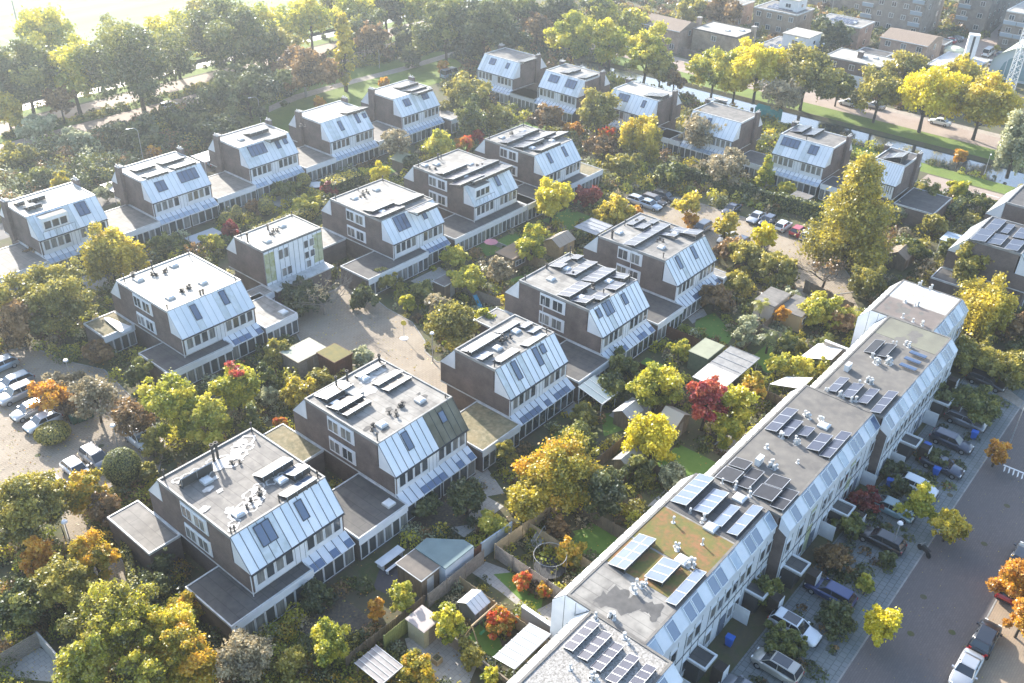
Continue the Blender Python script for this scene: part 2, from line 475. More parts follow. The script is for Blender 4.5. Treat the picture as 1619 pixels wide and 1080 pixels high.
for n_, q_ in SHEETS:
    if n_ in ("court_paving", "parking_paving", "court_parking", "footpath"): perimeter(q_)
# street in front of the terrace
sheet("street", rect(-80, 125, 3.5, 10.9), TARMAC, 1, False)
sheet("driveway", rect(20, 116, 10.9, 18.2), TILES, 1, False)
sheet("parking_bays", rect(-80, 140, -3.2, 3.5), BAY, 2, False)
kb = MB(); kb.box(-80, 125, 10.8, 10.95, 0, 0.03, KERB); kb.box(-80, 125, 3.42, 3.56, 0, 0.03, KERB); struct(kb, "kerb")
mk = MB()
for i in range(7):
    a = W(1588 + i * 7, 738 + i * 3.0); b = W(1586 + i * 7, 746 + i * 3.0)
    mk.poly([(a[0], a[1], 0.012), (a[0] + .3, a[1] - .1, 0.012), (b[0] + .3, b[1] - .1, 0.012), (b[0], b[1], 0.012)], LINE)
for (mx_, my_) in ((1502, 783), (1460, 944), (1440, 1002), (1556, 860), (1592, 800), (1205, 452), (1265, 402), (640, 588), (690, 560), (60, 720), (160, 705), (1505, 1000)):
    a = W(mx_, my_); mk.poly([(a[0] + .32 * math.cos(i * .524), a[1] + .32 * math.sin(i * .524), 0.02) for i in range(12)], MATS["garden_soil"])
a = W(1586, 736); b = W(1640, 758)
mk.poly([(a[0], a[1], .012), (b[0], b[1], .012), (b[0] + .25, b[1], .012), (a[0] + .25, a[1], .012)], LINE)
struct(mk, "street_marking")
sheet("side_path", [(1535, 588), (1560, 592), (1600, 620), (1640, 650), (1640, 665), (1596, 634), (1550, 606)], PATHM, 3)
# garden lawns and terraces
LAWNS = [
    ("lawn", [(780, 908), (808, 905), (858, 948), (856, 960), (842, 967)], TURF),
    ("lawn", [(738, 1012), (755, 985), (790, 1010), (800, 1040), (785, 1044)], TURF),
    ("lawn", [(905, 840), (940, 832), (978, 858), (945, 885)], TURF),
    ("lawn", [(1100, 505), (1130, 495), (1160, 530), (1150, 545), (1098, 525)], TURF),
    ("lawn", [(950, 655), (985, 650), (985, 680), (955, 690)], TURF),
    ("lawn", [(1290, 312), (1350, 290), (1365, 300), (1300, 330)], GRASS),
    ("lawn", [(745, 385), (785, 380), (810, 395), (770, 405)], TURF),
    ("lawn", [(800, 445), (850, 425), (870, 438), (810, 460)], TURF),
    ("patio", [(745, 905), (768, 888), (800, 900), (808, 905), (780, 908), (842, 967), (858, 960), (885, 945), (892, 968), (860, 990), (790, 935)], SLAB),
    ("patio", [(740, 745), (770, 740), (798, 780), (770, 785)], SLAB),
    ("patio", [(885, 640), (905, 632), (918, 645), (895, 660)], SLAB),
    ("patio", [(1080, 495), (1112, 488), (1118, 498), (1095, 512)], SLAB),
    ("patio", [(600, 900), (640, 880), (700, 930), (660, 960), (590, 930)], mat("dark_patio", (0.09, 0.08, 0.085), 0.8, col2=(0.06, 0.055, 0.06), scale=1)),
    ("patio", [(640, 1010), (700, 990), (760, 1040), (740, 1085), (660, 1080)], SLAB),
    ("patio", [(0, 1070), (40, 1010), (90, 1040), (100, 1080)], SLAB),
    ("patio", [(560, 800), (650, 765), (745, 770), (740, 830), (600, 850)], mat("leafy_patio", (0.10, 0.085, 0.07), 0.9, col2=(0.06, 0.052, 0.045), scale=1.2, col3=(0.2, 0.15, 0.08), scale3=4)),
]
for i, (x0_, x1_, y0_, y1_, m_) in enumerate(((65, 71, 45, 49.5, TURF), (76, 81, 43.5, 47, SLAB), (84.5, 89.5, 46.5, 50.5, TURF), (56, 61, 33, 38, TURF), (66, 69.5, 31.5, 35, SLAB), (72, 77, 33, 38, TURF), (79, 84, 31.5, 35, SLAB), (97, 103, 36, 40.5, TURF), (83, 89, 83.5, 87, SLAB), (101, 106, 82, 86.5, TURF), (112, 119, 80, 86, TURF), (68, 75, 116, 122, TURF), (86, 91, 121, 124.5, SLAB), (105, 111, 118, 123, TURF), (122, 129, 116, 123, TURF), (142, 149, 112, 118, TURF), (143, 149, 95, 101, TURF), (144, 150, 60, 66, GRASS), (50, 54, 116, 122, SLAB), (32, 37, 45, 49.5, MATS.get("leafy_patio") or TURF), (50, 56, 46, 50.5, SLAB))):
    LAWNS.append(("lawn" if m_ is TURF or m_ is GRASS else "patio", rect(x0_, x1_, y0_, y1_), m_))
for i, (n_, p_, m_) in enumerate(LAWNS):
    sheet(n_, p_, m_, 2 + (i % 2), i < 16)

# ------------------------------------------------------------------ windows, skylights, roofs
_wc = {}
def window(parent, x, y, z, w, h, rz=0.0, panes=1, glass=None, frame=None, tilt=0.0, name="window"):
    """window lying in the local xz plane, facing -y; origin bottom left"""
    glass = glass or GLASS; frame = frame or WHITE
    key = (round(w, 2), round(h, 2), panes, glass.name, frame.name)
    if key not in _wc:
        t = 0.07
        fm = MB()
        fm.box(0, w, -0.06, 0.03, 0, t, frame); fm.box(0, w, -0.06, 0.03, h - t, h, frame)
        for i in range(panes + 1):
            xx = i * (w - t) / panes
            fm.box(xx, xx + t, -0.055, 0.028, t, h - t, frame)
        f = fm.build(name)
        pm = MB(); pm.poly([(t / 2, -0.02, t / 2), (w - t / 2, -0.02, t / 2), (w - t / 2, -0.02, h - t / 2), (t / 2, -0.02, h - t / 2)], glass)
        p = pm.build("pane")
        _wc[key] = (f.data, p.data)
    else:
        f = bpy.data.objects.new(name, _wc[key][0]); COL.objects.link(f)
        p = bpy.data.objects.new("pane", _wc[key][1]); COL.objects.link(p)
    f.parent = parent; f.location = (x, y, z); f.rotation_euler = (tilt, 0, rz)
    p.parent = f
    return f

def flat_roof(parent, x0, x1, y0, y1, z, m, edge, name="roof", h=0.13, t=0.18):
    r = MB(); r.box(x0 + t, x1 - t, y0 + t, y1 - t, z - 0.12, z - 0.01, m); o = r.build(name, parent)
    e = MB()
    e.box(x0, x1, y0, y0 + t, z - 0.2, z + h, edge); e.box(x0, x1, y1 - t, y1, z - 0.2, z + h, edge)
    e.box(x0, x0 + t, y0 + t, y1 - t, z - 0.2, z + h, edge); e.box(x1 - t, x1, y0 + t, y1 - t, z - 0.2, z + h, edge)
    e.build("roof_edge", parent)
    return o

def solar(parent, x, y, z, n, rows=1, pw=1.05, pl=1.7, tilt=R(17), m=None, rz=0.0, lines=True):
    """an array of n modules in a row, high edge towards -y, centre at x,y"""
    m = m or PV
    mb = MB()
    wd = n * pw; dp = rows * pl * math.cos(tilt); hh = rows * pl * math.sin(tilt)
    x0, x1, y0, y1 = -wd / 2, wd / 2, -dp / 2, dp / 2
    zt = 0.12 + hh; zb = 0.12
    nrm = Vector((0, math.sin(tilt), math.cos(tilt)))
    def pt(xx, fr, off):
        yy = y0 + (y1 - y0) * fr; zz = zt + (zb - zt) * fr
        return (xx, yy + nrm.y * off, zz + nrm.z * off)
    mb.hexa([pt(x0, 0, -.05), pt(x1, 0, -.05), pt(x1, 1, -.05), pt(x0, 1, -.05), pt(x0, 0, 0), pt(x1, 0, 0), pt(x1, 1, 0), pt(x0, 1, 0)], ALU, m)
    g_ = 0.03
    for i in range(n + 1):
        xx = x0 + wd * i / n
        a, b = max(x0, xx - g_), min(x1, xx + g_)
        mb.hexa([pt(a, 0, .001), pt(b, 0, .001), pt(b, 1, .001), pt(a, 1, .001), pt(a, 0, .012), pt(b, 0, .012), pt(b, 1, .012), pt(a, 1, .012)], ALU)
    for j in range(rows + 1):
        fr = j / rows; f0 = max(0, fr - .02 / rows); f1 = min(1, fr + .02 / rows)
        mb.hexa([pt(x0, f0, .002), pt(x1, f0, .002), pt(x1, f1, .002), pt(x0, f1, .002), pt(x0, f0, .014), pt(x1, f0, .014), pt(x1, f1, .014), pt(x0, f1, .014)], ALU)
    for i in range(n + 1):       # feet
        xx = x0 + 0.1 + (wd - 0.2) * i / n
        mb.tube((xx, y0 + .08, 0), pt(xx, 0.03, -.04), .03, .03, ALU, 4)
        mb.box(xx - .05, xx + .05, y0, y1, 0.0, 0.06, LEAD)
    if hh > 0.3:
        mb.poly([(x0, y0 + .03, .1), (x1, y0 + .03, .1), (x1, y0 + .06, zt - .08), (x0, y0 + .06, zt - .08)], LEAD)
    o = mb.build("solar_panel", parent)
    o.location = (x, y, z); o.rotation_euler = (0, 0, rz)
    return o

def roof_light(parent, x, y, z, s=0.95):
    mb = MB(); mb.box(x - s / 2, x + s / 2, y - s / 2, y + s / 2, z - .05, z + .22, VENTW)
    a, b = s / 2 - .03, s / 2 - .2
    mb.hexa([(x - a, y - a, z + .22), (x + a, y - a, z + .22), (x + a, y + a, z + .22), (x - a, y + a, z + .22), (x - b, y - b, z + .34), (x + b, y - b, z + .34), (x + b, y + b, z + .34), (x - b, y + b, z + .34)], WHITE)
    return mb.build("roof_light", parent)

def vents(parent, x, y, z, n=3, tall=0.32, cap=None, spread=0.45, seed=0):
    q = random.Random(seed * 31 + int(x * 7) + int(y * 13))
    mb = MB()
    for i in range(n):
        xx, yy = x + q.uniform(-spread, spread), y + q.uniform(-spread, spread)
        h = tall * q.uniform(0.6, 1.25); r = q.uniform(.06, .1)
        mb.tube((xx, yy, z - .05), (xx, yy, z + h), r, r, VENTW if cap else LEAD, 7)
        mb.tube((xx, yy, z + h), (xx, yy, z + h + .12), r * 1.9, r * 1.5, cap or LEAD, 7)
        mb.tube((xx, yy, z - .02), (xx, yy, z + .04), r * 3.2, r * 2.6, cap or LEAD, 8)
    return mb.build("roof_vent", parent)

def pipe(parent, x, y, z, h=1.1, r=0.07, m=None):
    mb = MB(); mb.tube((x, y, z - .1), (x, y, z + h), r, r, m or LEAD, 6); mb.tube((x, y, z + h * .8), (x, y, z + h), r * 1.7, r * 1.7, m or LEAD, 6)
    return mb.build("flue_pipe", parent)

def blot(parent, pts, z, m, name="roof_stain"):
    """an irregular low mark on a roof (puddle ring, wet patch, felt repair)"""
    mb = MB()
    for (x, y, r) in pts:
        n = 14; q = random.Random(int(x * 100 + y * 37))
        ring = []
        for i in range(n):
            t = 2 * math.pi * i / n; rr = r * q.uniform(.62, 1.2)
            ring.append((x + rr * math.cos(t), y + rr * .7 * math.sin(t), z))
        mb.poly(ring, m)
        z += 0.0012
    return mb.build(name, parent)

def rings(parent, pts, z, m):
    mb = MB()
    for (x, y, r) in pts:
        n = 18; q = random.Random(int(x * 100 + y * 37)); rr = [r * q.uniform(.8, 1.2) for _ in range(n)]
        for i in range(n):
            j = (i + 1) % n; t, s_ = 2 * math.pi * i / n, 2 * math.pi * j / n
            a = q.uniform(.62, .8)
            mb.poly([(x + rr[i] * math.cos(t), y + rr[i] * .75 * math.sin(t), z), (x + rr[j] * math.cos(s_), y + rr[j] * .75 * math.sin(s_), z),
                     (x + rr[j] * a * math.cos(s_), y + rr[j] * a * .75 * math.sin(s_), z), (x + rr[i] * a * math.cos(t), y + rr[i] * a * .75 * math.sin(t), z)][::-1], m)
        z += 0.001
    o = mb.build("roof_stain", parent)
    return o

# ------------------------------------------------------------------ semi-detached block
HOUSES = []          # world rectangles kept clear of planting
RZ_ = 8.4
def keep(t, x0, x1, y0, y1):
    c, s = math.cos(t.rotation_euler[2]), math.sin(t.rotation_euler[2])
    P = [(t.location[0] + x * c - y * s, t.location[1] + x * s + y * c) for x, y in ((x0, y0), (x1, y0), (x1, y1), (x0, y1))]
    HOUSES.append((min(p[0] for p in P), max(p[0] for p in P), min(p[1] for p in P), max(p[1] for p in P)))

def slope_part(t, w, ya, za, yb, zb, zc, seams, m, name, cheek=None, m2=None, frac2=(0, 0), seam_m=SEAM):
    """wedge from roof edge (yb,zb) out to the eave (ya,za); base at zc"""
    mb = MB()
    sg = 1 if yb > ya else -1
    mb.prism([(ya, zc), (ya, za), (yb, zb), (yb, zc)] if sg > 0 else [(yb, zc), (yb, zb), (ya, za), (ya, zc)], 0.0, w, cheek or WHITE_P)
    L = math.hypot(yb - ya, zb - za); ny = -(zb - za) / L * sg; nz = abs(yb - ya) / L
    def q(x, fr, off): return (x, ya + (yb - ya) * fr + ny * off, za + (zb - za) * fr + nz * off)
    def strip(x0, x1, o0, o1, mm, f0=0.0, f1=1.0):
        P = [q(x0, f0, o0), q(x1, f0, o0), q(x1, f1, o0), q(x0, f1, o0), q(x0, f0, o1), q(x1, f0, o1), q(x1, f1, o1), q(x0, f1, o1)]
        if sg < 0: P = [P[1], P[0], P[3], P[2], P[5], P[4], P[7], P[6]]
        mb.hexa(P, mm)
    a, b = frac2[0] * w, frac2[1] * w
    if m2 and b > a:
        if a > 0.02: strip(-.02, a, .002, .03, m)
        strip(a + .001, b - .001 if b < w else w + .02, .002, .031, m2)
        if b < w - .02: strip(b, w + .02, .002, .03, m)
    else:
        qq = random.Random(int(t.location[0] * 3 + t.location[1] + zc))
        for i in range(seams):
            mm = qq.choice((m, m, ZINC2, ZINC3, ZINC3)) if m is ZINC else m
            strip(w * i / seams + .0005, w * (i + 1) / seams - .0005, .002, .03, mm)
    for i in range(seams + 1):
        x = w * i / seams
        strip(x - .022, x + .022, .031, .075 if seam_m is SEAM else .055, seam_m)
    o = mb.build(name, t)
    return q

def block(name, label, X, Y, rz=0.0, w=10.45, d=11.0, roof=None, slope=None, sky=(), seams=12, leanL=True, leanR=True,
          side=True, chim=False, annex=(), pv=(), lights=(), vent=(), pipes=(), curt=0.5, edge=None, seed=1, m2=None, frac2=(0, 0),
          dormer=None, fullfront=False, group=None, glassfrac=0.5, cat="house"):
    t = thing(name, label, cat, (X, Y, 0), rz, group or "paired houses with white sloping roofs")
    q = random.Random(seed)
    roof = roof or ROOF_G; slope = slope or ZINC; edge = edge or FASCIA
    zb = 3.2; yf = -2.2; yk = d + 2.3; seam_m = SEAM_L if (chim or Y > 80) else SEAM; gl_m = GLASS_P if chim else (GLASS_B if seed % 2 else GLASS_S)
    HOUSES.append(None); HOUSES.pop()
    keep(t, -0.3, w + .3, -3.7, yk + .2)
    wl = MB()
    if fullfront:
        wl.prism([(-.02, zb), (-.02, 8.3), (d, 8.3), (d, 5.8), (yk, 5.8), (yk, zb)], .02, w - .02, BRICK)
    else:
        wl.prism([(yf + .02, zb), (yf + .02, 5.46), (.2, 5.46), (.2, 8.22), (d - .05, 8.22), (d - .05, 5.8), (yk - .03, 5.8), (yk - .03, zb)], .015, w - .015, BRICK)
    wl.build("wall", t)
    tr = MB()
    tr.box(-.03, w + .03, yf - .02, yk, zb - .16, zb - .01, FASCIA_W); tr.build("wall_trim", t)
    gf = MB(); gf.box(.35, w - .35, yf + .3, d + 1.6, 0, zb - .17, BRICK); gf.build("ground_floor", t)
    flat_roof(t, -.04, w + .04, -0.02, d + .02, RZ_, roof, edge)
    if fullfront:
        front = MB(); front.box(0.02, w - .02, -.1, -.03, 3.2, 8.2, WHITE_P, None)
        for i in range(13):
            x = .02 + (w - .04) * i / 12; front.box(x - .02, x + .02, -.13, -.1, 3.2, 8.2, SEAM)
        for i in (0, 1, 10, 11):
            x = .06 + (w - .04) * i / 12; front.box(x, x + .8, -.115, -.1, 3.6, 7.9, mat("algae_panel", (0.30, 0.32, 0.13), .6, col2=(0.5, 0.52, 0.4), scale=1.2))
        front.build("front_panelling", t)
        for (x, z, h) in ((2.3, 6.3, 1.5), (3.2, 6.3, 1.5), (2.6, 3.6, 1.3), (3.5, 3.6, 1.3), (6.6, 6.4, 1.2), (7.6, 6.4, 1.2), (6.6, 4.8, 1.1), (7.6, 4.8, 1.1), (6.8, 3.4, 1.1)):
            window(t, x, -.14, z, .82, h, glass=GLASS if h < 1.4 and q.random() < .6 else GLASS_C)
    else:
        S = slope_part(t, w, yf - .1, 5.48, 0.0, 8.38, 5.46, seams, slope, "roof_slope", m2=m2, frac2=frac2, seam_m=seam_m)
        for (fx, n, f0, f1) in sky:
            gm = None
            ww = n * .82; x0 = fx * w - ww / 2
            L = math.hypot(2.3, 2.9); th = math.atan2(2.9, 2.3)
            c = S(x0, f0, .09)
            window(t, c[0], c[1], c[2], ww, L * (f1 - f0), 0, n, gm or GLASS_S, DARKFRAME, tilt=-(math.pi / 2 - th), name="skylight")
        gt = MB(); gt.box(-.05, w + .05, yf - .26, yf - .1, 5.36, 5.47, DARKFRAME)
        for xx in (-.06,): gt.tube((xx, yf - .1, 5.4), (xx, yf - .1, 0.3), .05, .05, WHITE, 6)
        gt.build("gutter", t)
        fr = MB(); fr.box(.25, w - .25, yf - .06, yf + .01, zb, 5.42, WHITE_P)
        for xx in (w / 2 - .55, w / 2, w / 2 + .55): fr.box(xx - .015, xx + .015, yf - .075, yf - .06, zb, 5.4, SEAM)
        fr.build("front_panelling", t)
        ww = (w / 2 - 1.1) / 4
        for s_ in (0, 1):
            for i in range(4):
                x = (.45 if s_ == 0 else w / 2 + .75) + i * ww
                window(t, x, yf - .09, zb + .62, ww - .12, 1.5, glass=GLASS_C if q.random() < curt else GLASS)
    if dormer:
        x0, x1 = dormer
        mb = MB(); mb.box(x0, x1, -1.75, .0, 5.9, 8.25, WHITE_P, ROOF_G); mb.build("dormer", t)
        nw = max(2, int((x1 - x0) / 1.0)); ww = (x1 - x0 - .3) / nw
        for i in range(nw): window(t, x0 + .15 + i * ww, -1.78, 6.6, ww - .08, 1.2)
        bal = MB(); bal.tube((x0 - .4, -2.3, 6.6), (x1 + .5, -2.3, 6.6), .03, .03, DARKFRAME, 5)
        for i in range(6):
            xx = x0 - .4 + (x1 - x0 + .9) * i / 5; bal.tube((xx, -2.3, 5.4), (xx, -2.3, 6.6), .02, .02, DARKFRAME, 4)
        bal.build("railing", t)
    slope_part(t, w, yk, 5.82, d, 8.38, 5.8, seams, slope, "rear_slope", seam_m=seam_m)
    for xx, flag in ((0, leanL), (w / 2, leanR)):
        if not flag: continue
        hw = w / 2; n = 6
        mb = MB(); ya, za, yb, zb_ = -3.62, 2.35, yf - .04, 3.2
        for i in range(n):
            a, b = xx + hw * i / n, xx + hw * (i + 1) / n
            mb.hexa([(a, ya, za - .06), (b, ya, za - .06), (b, yb, zb_ - .06), (a, yb, zb_ - .06), (a, ya, za), (b, ya, za), (b, yb, zb_), (a, yb, zb_)], WHITE_P)
            gm = None
            if q.random() < glassfrac:
                gm = gl_m
                fr_ = .5
                a2, b2 = a + .06, b - .06
                ym, zm = ya + (yb - ya) * fr_, za + (zb_ - za) * fr_
                mb.hexa([(a2, ya + .05, za + .02), (b2, ya + .05, za + .02), (b2, ym, zm), (a2, ym, zm), (a2, ya + .05, za + .055), (b2, ya + .05, za + .055), (b2, ym, zm + .03), (a2, ym, zm + .03)], gm)
            mb.hexa([(a - .02, ya, za), (a + .02, ya, za), (a + .02, yb, zb_), (a - .02, yb, zb_), (a - .02, ya, za + .06), (a + .02, ya, za + .06), (a + .02, yb, zb_ + .06), (a - .02, yb, zb_ + .06)], SEAM)
        mb.build("lean_to_roof", t)
        g2 = MB(); g2.box(xx + .1, xx + hw - .1, ya + .12, yf + .4, .02, .3, BRICK); g2.box(xx + .1, xx + hw - .1, ya + .16, yf + .4, .3, 2.28, mat("dim_interior", (.05, .05, .05), .9)); g2.build("garden_room", t)  # dimness of the room painted as a near-black solid block
        for i in range(4):
            window(t, xx + .15 + i * (hw - .3) / 4, ya + .12, .3, (hw - .3) / 4 - .04, 1.95, glass=GLASS if q.random() < .7 else GLASS_C)
    for (x0, x1, y0, y1, rm_, gz_) in annex:
        mb = MB(); mb.box(x0 + .04, x1 - .04, y0 + .04, y1 - .04, 0, 2.8, BRICK); an = mb.build("annex", t)
        flat_roof(t, x0, x1, y0, y1, 2.98, rm_, FASCIA_W, "annex_roof", h=.06, t=.14)
        fb = MB(); fb.box(x0, x1, y0 - .03, y0, 2.2, 2.95, WHITE_P)
        if 'f' in gz_: fb.build("fascia_board", t)
        keep(t, x0, x1, y0, y1)
        if 'f' in gz_:
            n = max(2, int((x1 - x0) / 1.0)); ww = (x1 - x0 - .2) / n
            for i in range(n): window(t, x0 + .1 + i * ww, y0 - .0, .25, ww - .05, 1.95, glass=GLASS if q.random() < .6 else GLASS_C)
        if 'k' in gz_: roof_light(t, x1 - 1.2, y0 + 1.4, 3.0, 1.0)
    if side:
        mb = MB()
        for z in (6.35, 3.75): mb.box(-.07, .0, 3.5, 7.5, z - .05, z + 1.75, WHITE_P)
        mb.build("side_panelling", t)
        for z in (6.45, 3.85):
            for y0 in (5.45, 7.4):
                window(t, -.08, y0, z, 1.6, 1.45, rz=-math.pi / 2, panes=2, glass=GLASS if q.random() < .5 else GLASS_C)
    if chim:
        for xx in ((-.5, .0), (w, w + .5)):
            mb = MB()
            mb.box(xx[0], xx[1], d - 1.9, d - .5, zb, 9.2, BRICK)
            mb.box(xx[0] - .04, xx[1] + .5 if xx[0] < 0 else xx[1] + .04, d - 1.8, d - .6, 9.2, 9.3, CONC)
            for k_ in (.3, .75): mb.tube(((xx[0] + xx[1]) / 2, d - 1.9 + k_ * 1.4, 9.3), ((xx[0] + xx[1]) / 2, d - 1.9 + k_ * 1.4, 9.6), .12, .1, VENTW, 7)
            mb.build("chimney", t)
    for a in pv:
        solar(t, a[0], a[1], RZ_, a[2], a[3] if len(a) > 3 else 1, m=a[4] if len(a) > 4 else None, rz=a[5] if len(a) > 5 else 0.0, **(a[6] if len(a) > 6 else {}))
    for (x, y) in lights: roof_light(t, x, y, RZ_)
    for i, (x, y, n) in enumerate(vent): vents(t, x, y, RZ_, n, seed=seed + i)
    for a in pipes: pipe(t, a[0], a[1], RZ_, *(a[2:]))
    return t
def L_(X, Y, px, py, z=8.7):
    a = W(px, py, z); return (round(a[0] - X, 2), round(a[1] - Y, 2))
def PVS(X, Y, lst):
    out = []
    for a in lst:
        x, y = L_(X, Y, a[0], a[1]); out.append((x, y) + tuple(a[2:]))
    return out

def pvq(parent, crop, quads, m=None, tilt=R(15), z=8.55):
    """arrays measured by three roof corners each: left, far, near, number of modules, rows"""
    x0, y0, s = crop
    X, Y = parent.location[0], parent.location[1]; rz = parent.rotation_euler[2]
    for q in quads:
        (lx, ly), (tx, ty), (bx, by), n, rows = q[:5]
        mm = q[5] if len(q) > 5 else m
        a = Vector(W(x0 + lx * s, y0 + ly * s, z)); b = Vector(W(x0 + tx * s, y0 + ty * s, z)); c = Vector(W(x0 + bx * s, y0 + by * s, z))
        ln = abs((b - a).x); dp = abs((c - a).y)
        for _ in range(4):
            c = Vector(W(x0 + bx * s, y0 + by * s, z - .02 + dp * math.tan(tilt))); dp = abs((c - a).y)
        dp = min(max(dp, .95), rows * 2.2)
        cx = (a.x + b.x) / 2; cy = (a.y + c.y) / 2
        lx_, ly_ = cx - X, cy - Y
        rr = 0.0
        if abs(rz) > .1:
            lx_, ly_ = -(cy - Y), (cx - X)
            rr = -rz
        solar(parent, lx_, ly_, RZ_, n, rows, pw=ln / n, pl=dp / rows / math.cos(tilt), tilt=tilt, m=mm, rz=rr)

# ------------------------------------------------------------------ row N (nearest paired houses)
n1 = block("house", "paired house nearest the camera, white-ringed puddle marks and stacked panels on its grey roof", 30.34, 55.0, leanL=False, roof=ROOF_G,
    sky=[(.28, 2, .38, .93), (.66, 1, .38, .9)], annex=[(-3.4, 5.4, -3.7, 3.0, ROOF_D, 'f'), (-3.3, -.02, 8.8, 16.0, ROOF_G, '')],
    lights=[(2.2, 1.9), (7.5, 2.6), (2.9, 7.6), (8.0, 7.9)][:3], vent=[(3.6, 2.1, 3), (5.1, 2.6, 3), (3.9, 8.9, 3), (6.2, 7.7, 2)],
    pipes=[(.4, .4, .7), (.75, .4, .6), (.5, 10.6, 1.2), (10.1, 10.5, 1.2), (5.6, .5, .8), (5.1, 9.6, 1.9, .14), (5.55, 9.6, 1.9, .14), (10.0, .5, .8)], seed=3)
pvq(n1, (360, 720, .1853), [((210, 165), (480, 15), (265, 205), 3, 1), ((465, 150), (620, 80), (540, 190), 2, 1), ((425, 335), (680, 170), (480, 370), 3, 1)], tilt=R(22), m=PV_P)
solar(n1, 2.5, 8.6, RZ_, 2, 1, pw=1.7, pl=1.2, tilt=R(60))
rings(n1, [(3.4, 1.6, .6), (4.4, 3.3, .7), (5.6, 3.5, .6), (7.0, 4.4, .5), (4.8, 9.6, .6), (5.8, 9.2, .7), (3.4, 8.4, .5), (8.4, 8.8, .6), (3.0, 2.4, .75), (3.9, 2.2, .9), (5.0, 2.8, .8), (2.2, 2.0, .9), (1.3, 1.2, .6), (.9, .8, .5), (3.0, 9.3, .8), (2.1, 9.5, .6), (4.2, 8.9, .9), (5.2, 8.6, .8), (6.2, 8.2, 1.0), (7.3, 8.6, .9), (8.0, 9.6, .9), (8.9, 9.8, 1.0), (1.2, 9.7, .5), (6.9, 3.2, .7), (7.8, 3.0, .8), (9.2, 4.8, .6), (4.6, 2.2, .6)], RZ_ + .004, CHIP)
blot(n1, [(5.6, 8.9, .7), (7.4, 9.0, .7), (2.0, 2.8, .6), (4.2, 1.7, .5), (5.1, 3.4, .5), (1.4, 9.2, .5), (2.4, 6.6, .6), (2.9, 5.6, .4), (3.2, 9.0, .7), (4.9, 8.5, .8), (6.6, 8.5, .6), (8.4, 9.9, .7), (2.6, 2.2, .6), (3.6, 7.4, .4), (.6, 4.6, .5)], RZ_ + .03, CHIP)

n2 = block("house", "paired house with moss-darkened zinc on the right half of its white slope", 47.4, 55.0, leanL=True, roof=ROOF_L,
    m2=ZINC_G, frac2=(.585, 1.0), sky=[(.3, 1, .4, .92), (.79, 1, .52, .86)],
    annex=[(-6.4, -.02, -3.9, 3.2, ROOF_D, 'fk'), (-3.4, -.02, 8.6, 15.4, ROOF_M, '')], lights=[(2.3, 1.9), (7.8, 2.0), (1.6, 7.9), (6.6, 9.2)],
    vent=[(1.4, 2.1, 3), (4.4, 2.4, 3), (5.9, 2.6, 3), (4.0, 9.2, 4)], pipes=[(.4, .5, .9), (10.0, .5, .4), (5.2, 10.3, 1.3, .12), (9.9, 10.4, 1.0, .12), (3.6, 10.2, 1.4, .1)], seed=5)
pvq(n2, (450, 560, .1853), [((250, 350), (480, 220), (330, 400), 3, 1), ((350, 440), (570, 320), (430, 490), 3, 1), ((440, 490), (660, 375), (500, 540), 3, 1),
    ((590, 180), (820, 65), (650, 195), 3, 1), ((740, 245), (950, 130), (800, 265), 3, 1), ((815, 290), (1030, 180), (870, 320), 3, 1)], tilt=R(14), m=PV_B)
blot(n2, [(5.4, 7.4, 1.1), (8.4, 9.6, 1.4), (6.9, 8.9, 1.2)], RZ_ + .004, CHIP)
blot(n2, [(1.0, 2.6, .5), (1.9, 1.1, .4), (4.6, 3.3, .5), (6.4, 3.1, .4), (8.6, 2.2, .5), (8.6, 3.0, .3)], RZ_ + .006, ROOF_D)
mb = MB(); mb.box(3.4, 4.6, 7.0, 9.2, RZ_, RZ_ + .45, CONC); mb.build("roof_duct", n2)

n3 = block("house", "short flat-ended paired house between the sandy court and the gardens", 64.7, 55.0, d=6.0, roof=ROOF_L, side=False,
    sky=[(.26, 1, .35, .95), (.62, 1, .35, .95), (.735, 1, .62, .92)], annex=[(-6.3, -.02, -3.9, 2.6, ROOF_M, 'f')], lights=[(3.4, 2.6), (7.6, 3.4)], vent=[(5.0, 3.1, 4), (5.9, 3.4, 3)], pipes=[(.5, .5, .9), (9.8, .6, .8), (.3, 4.2, .5)], seed=8)
pvq(n3, (700, 480, .14824), [((190, 495), (520, 315), (270, 540), 5, 1), ((325, 575), (450, 505), (400, 610), 2, 1), ((520, 600), (730, 470), (600, 635), 3, 1),
    ((545, 300), (740, 175), (610, 325), 3, 1), ((820, 435), (1020, 305), (890, 465), 3, 1), ((810, 245), (890, 185), (860, 265), 1, 1), ((900, 295), (990, 235), (955, 315), 1, 1)], tilt=R(15), m=PV_P)

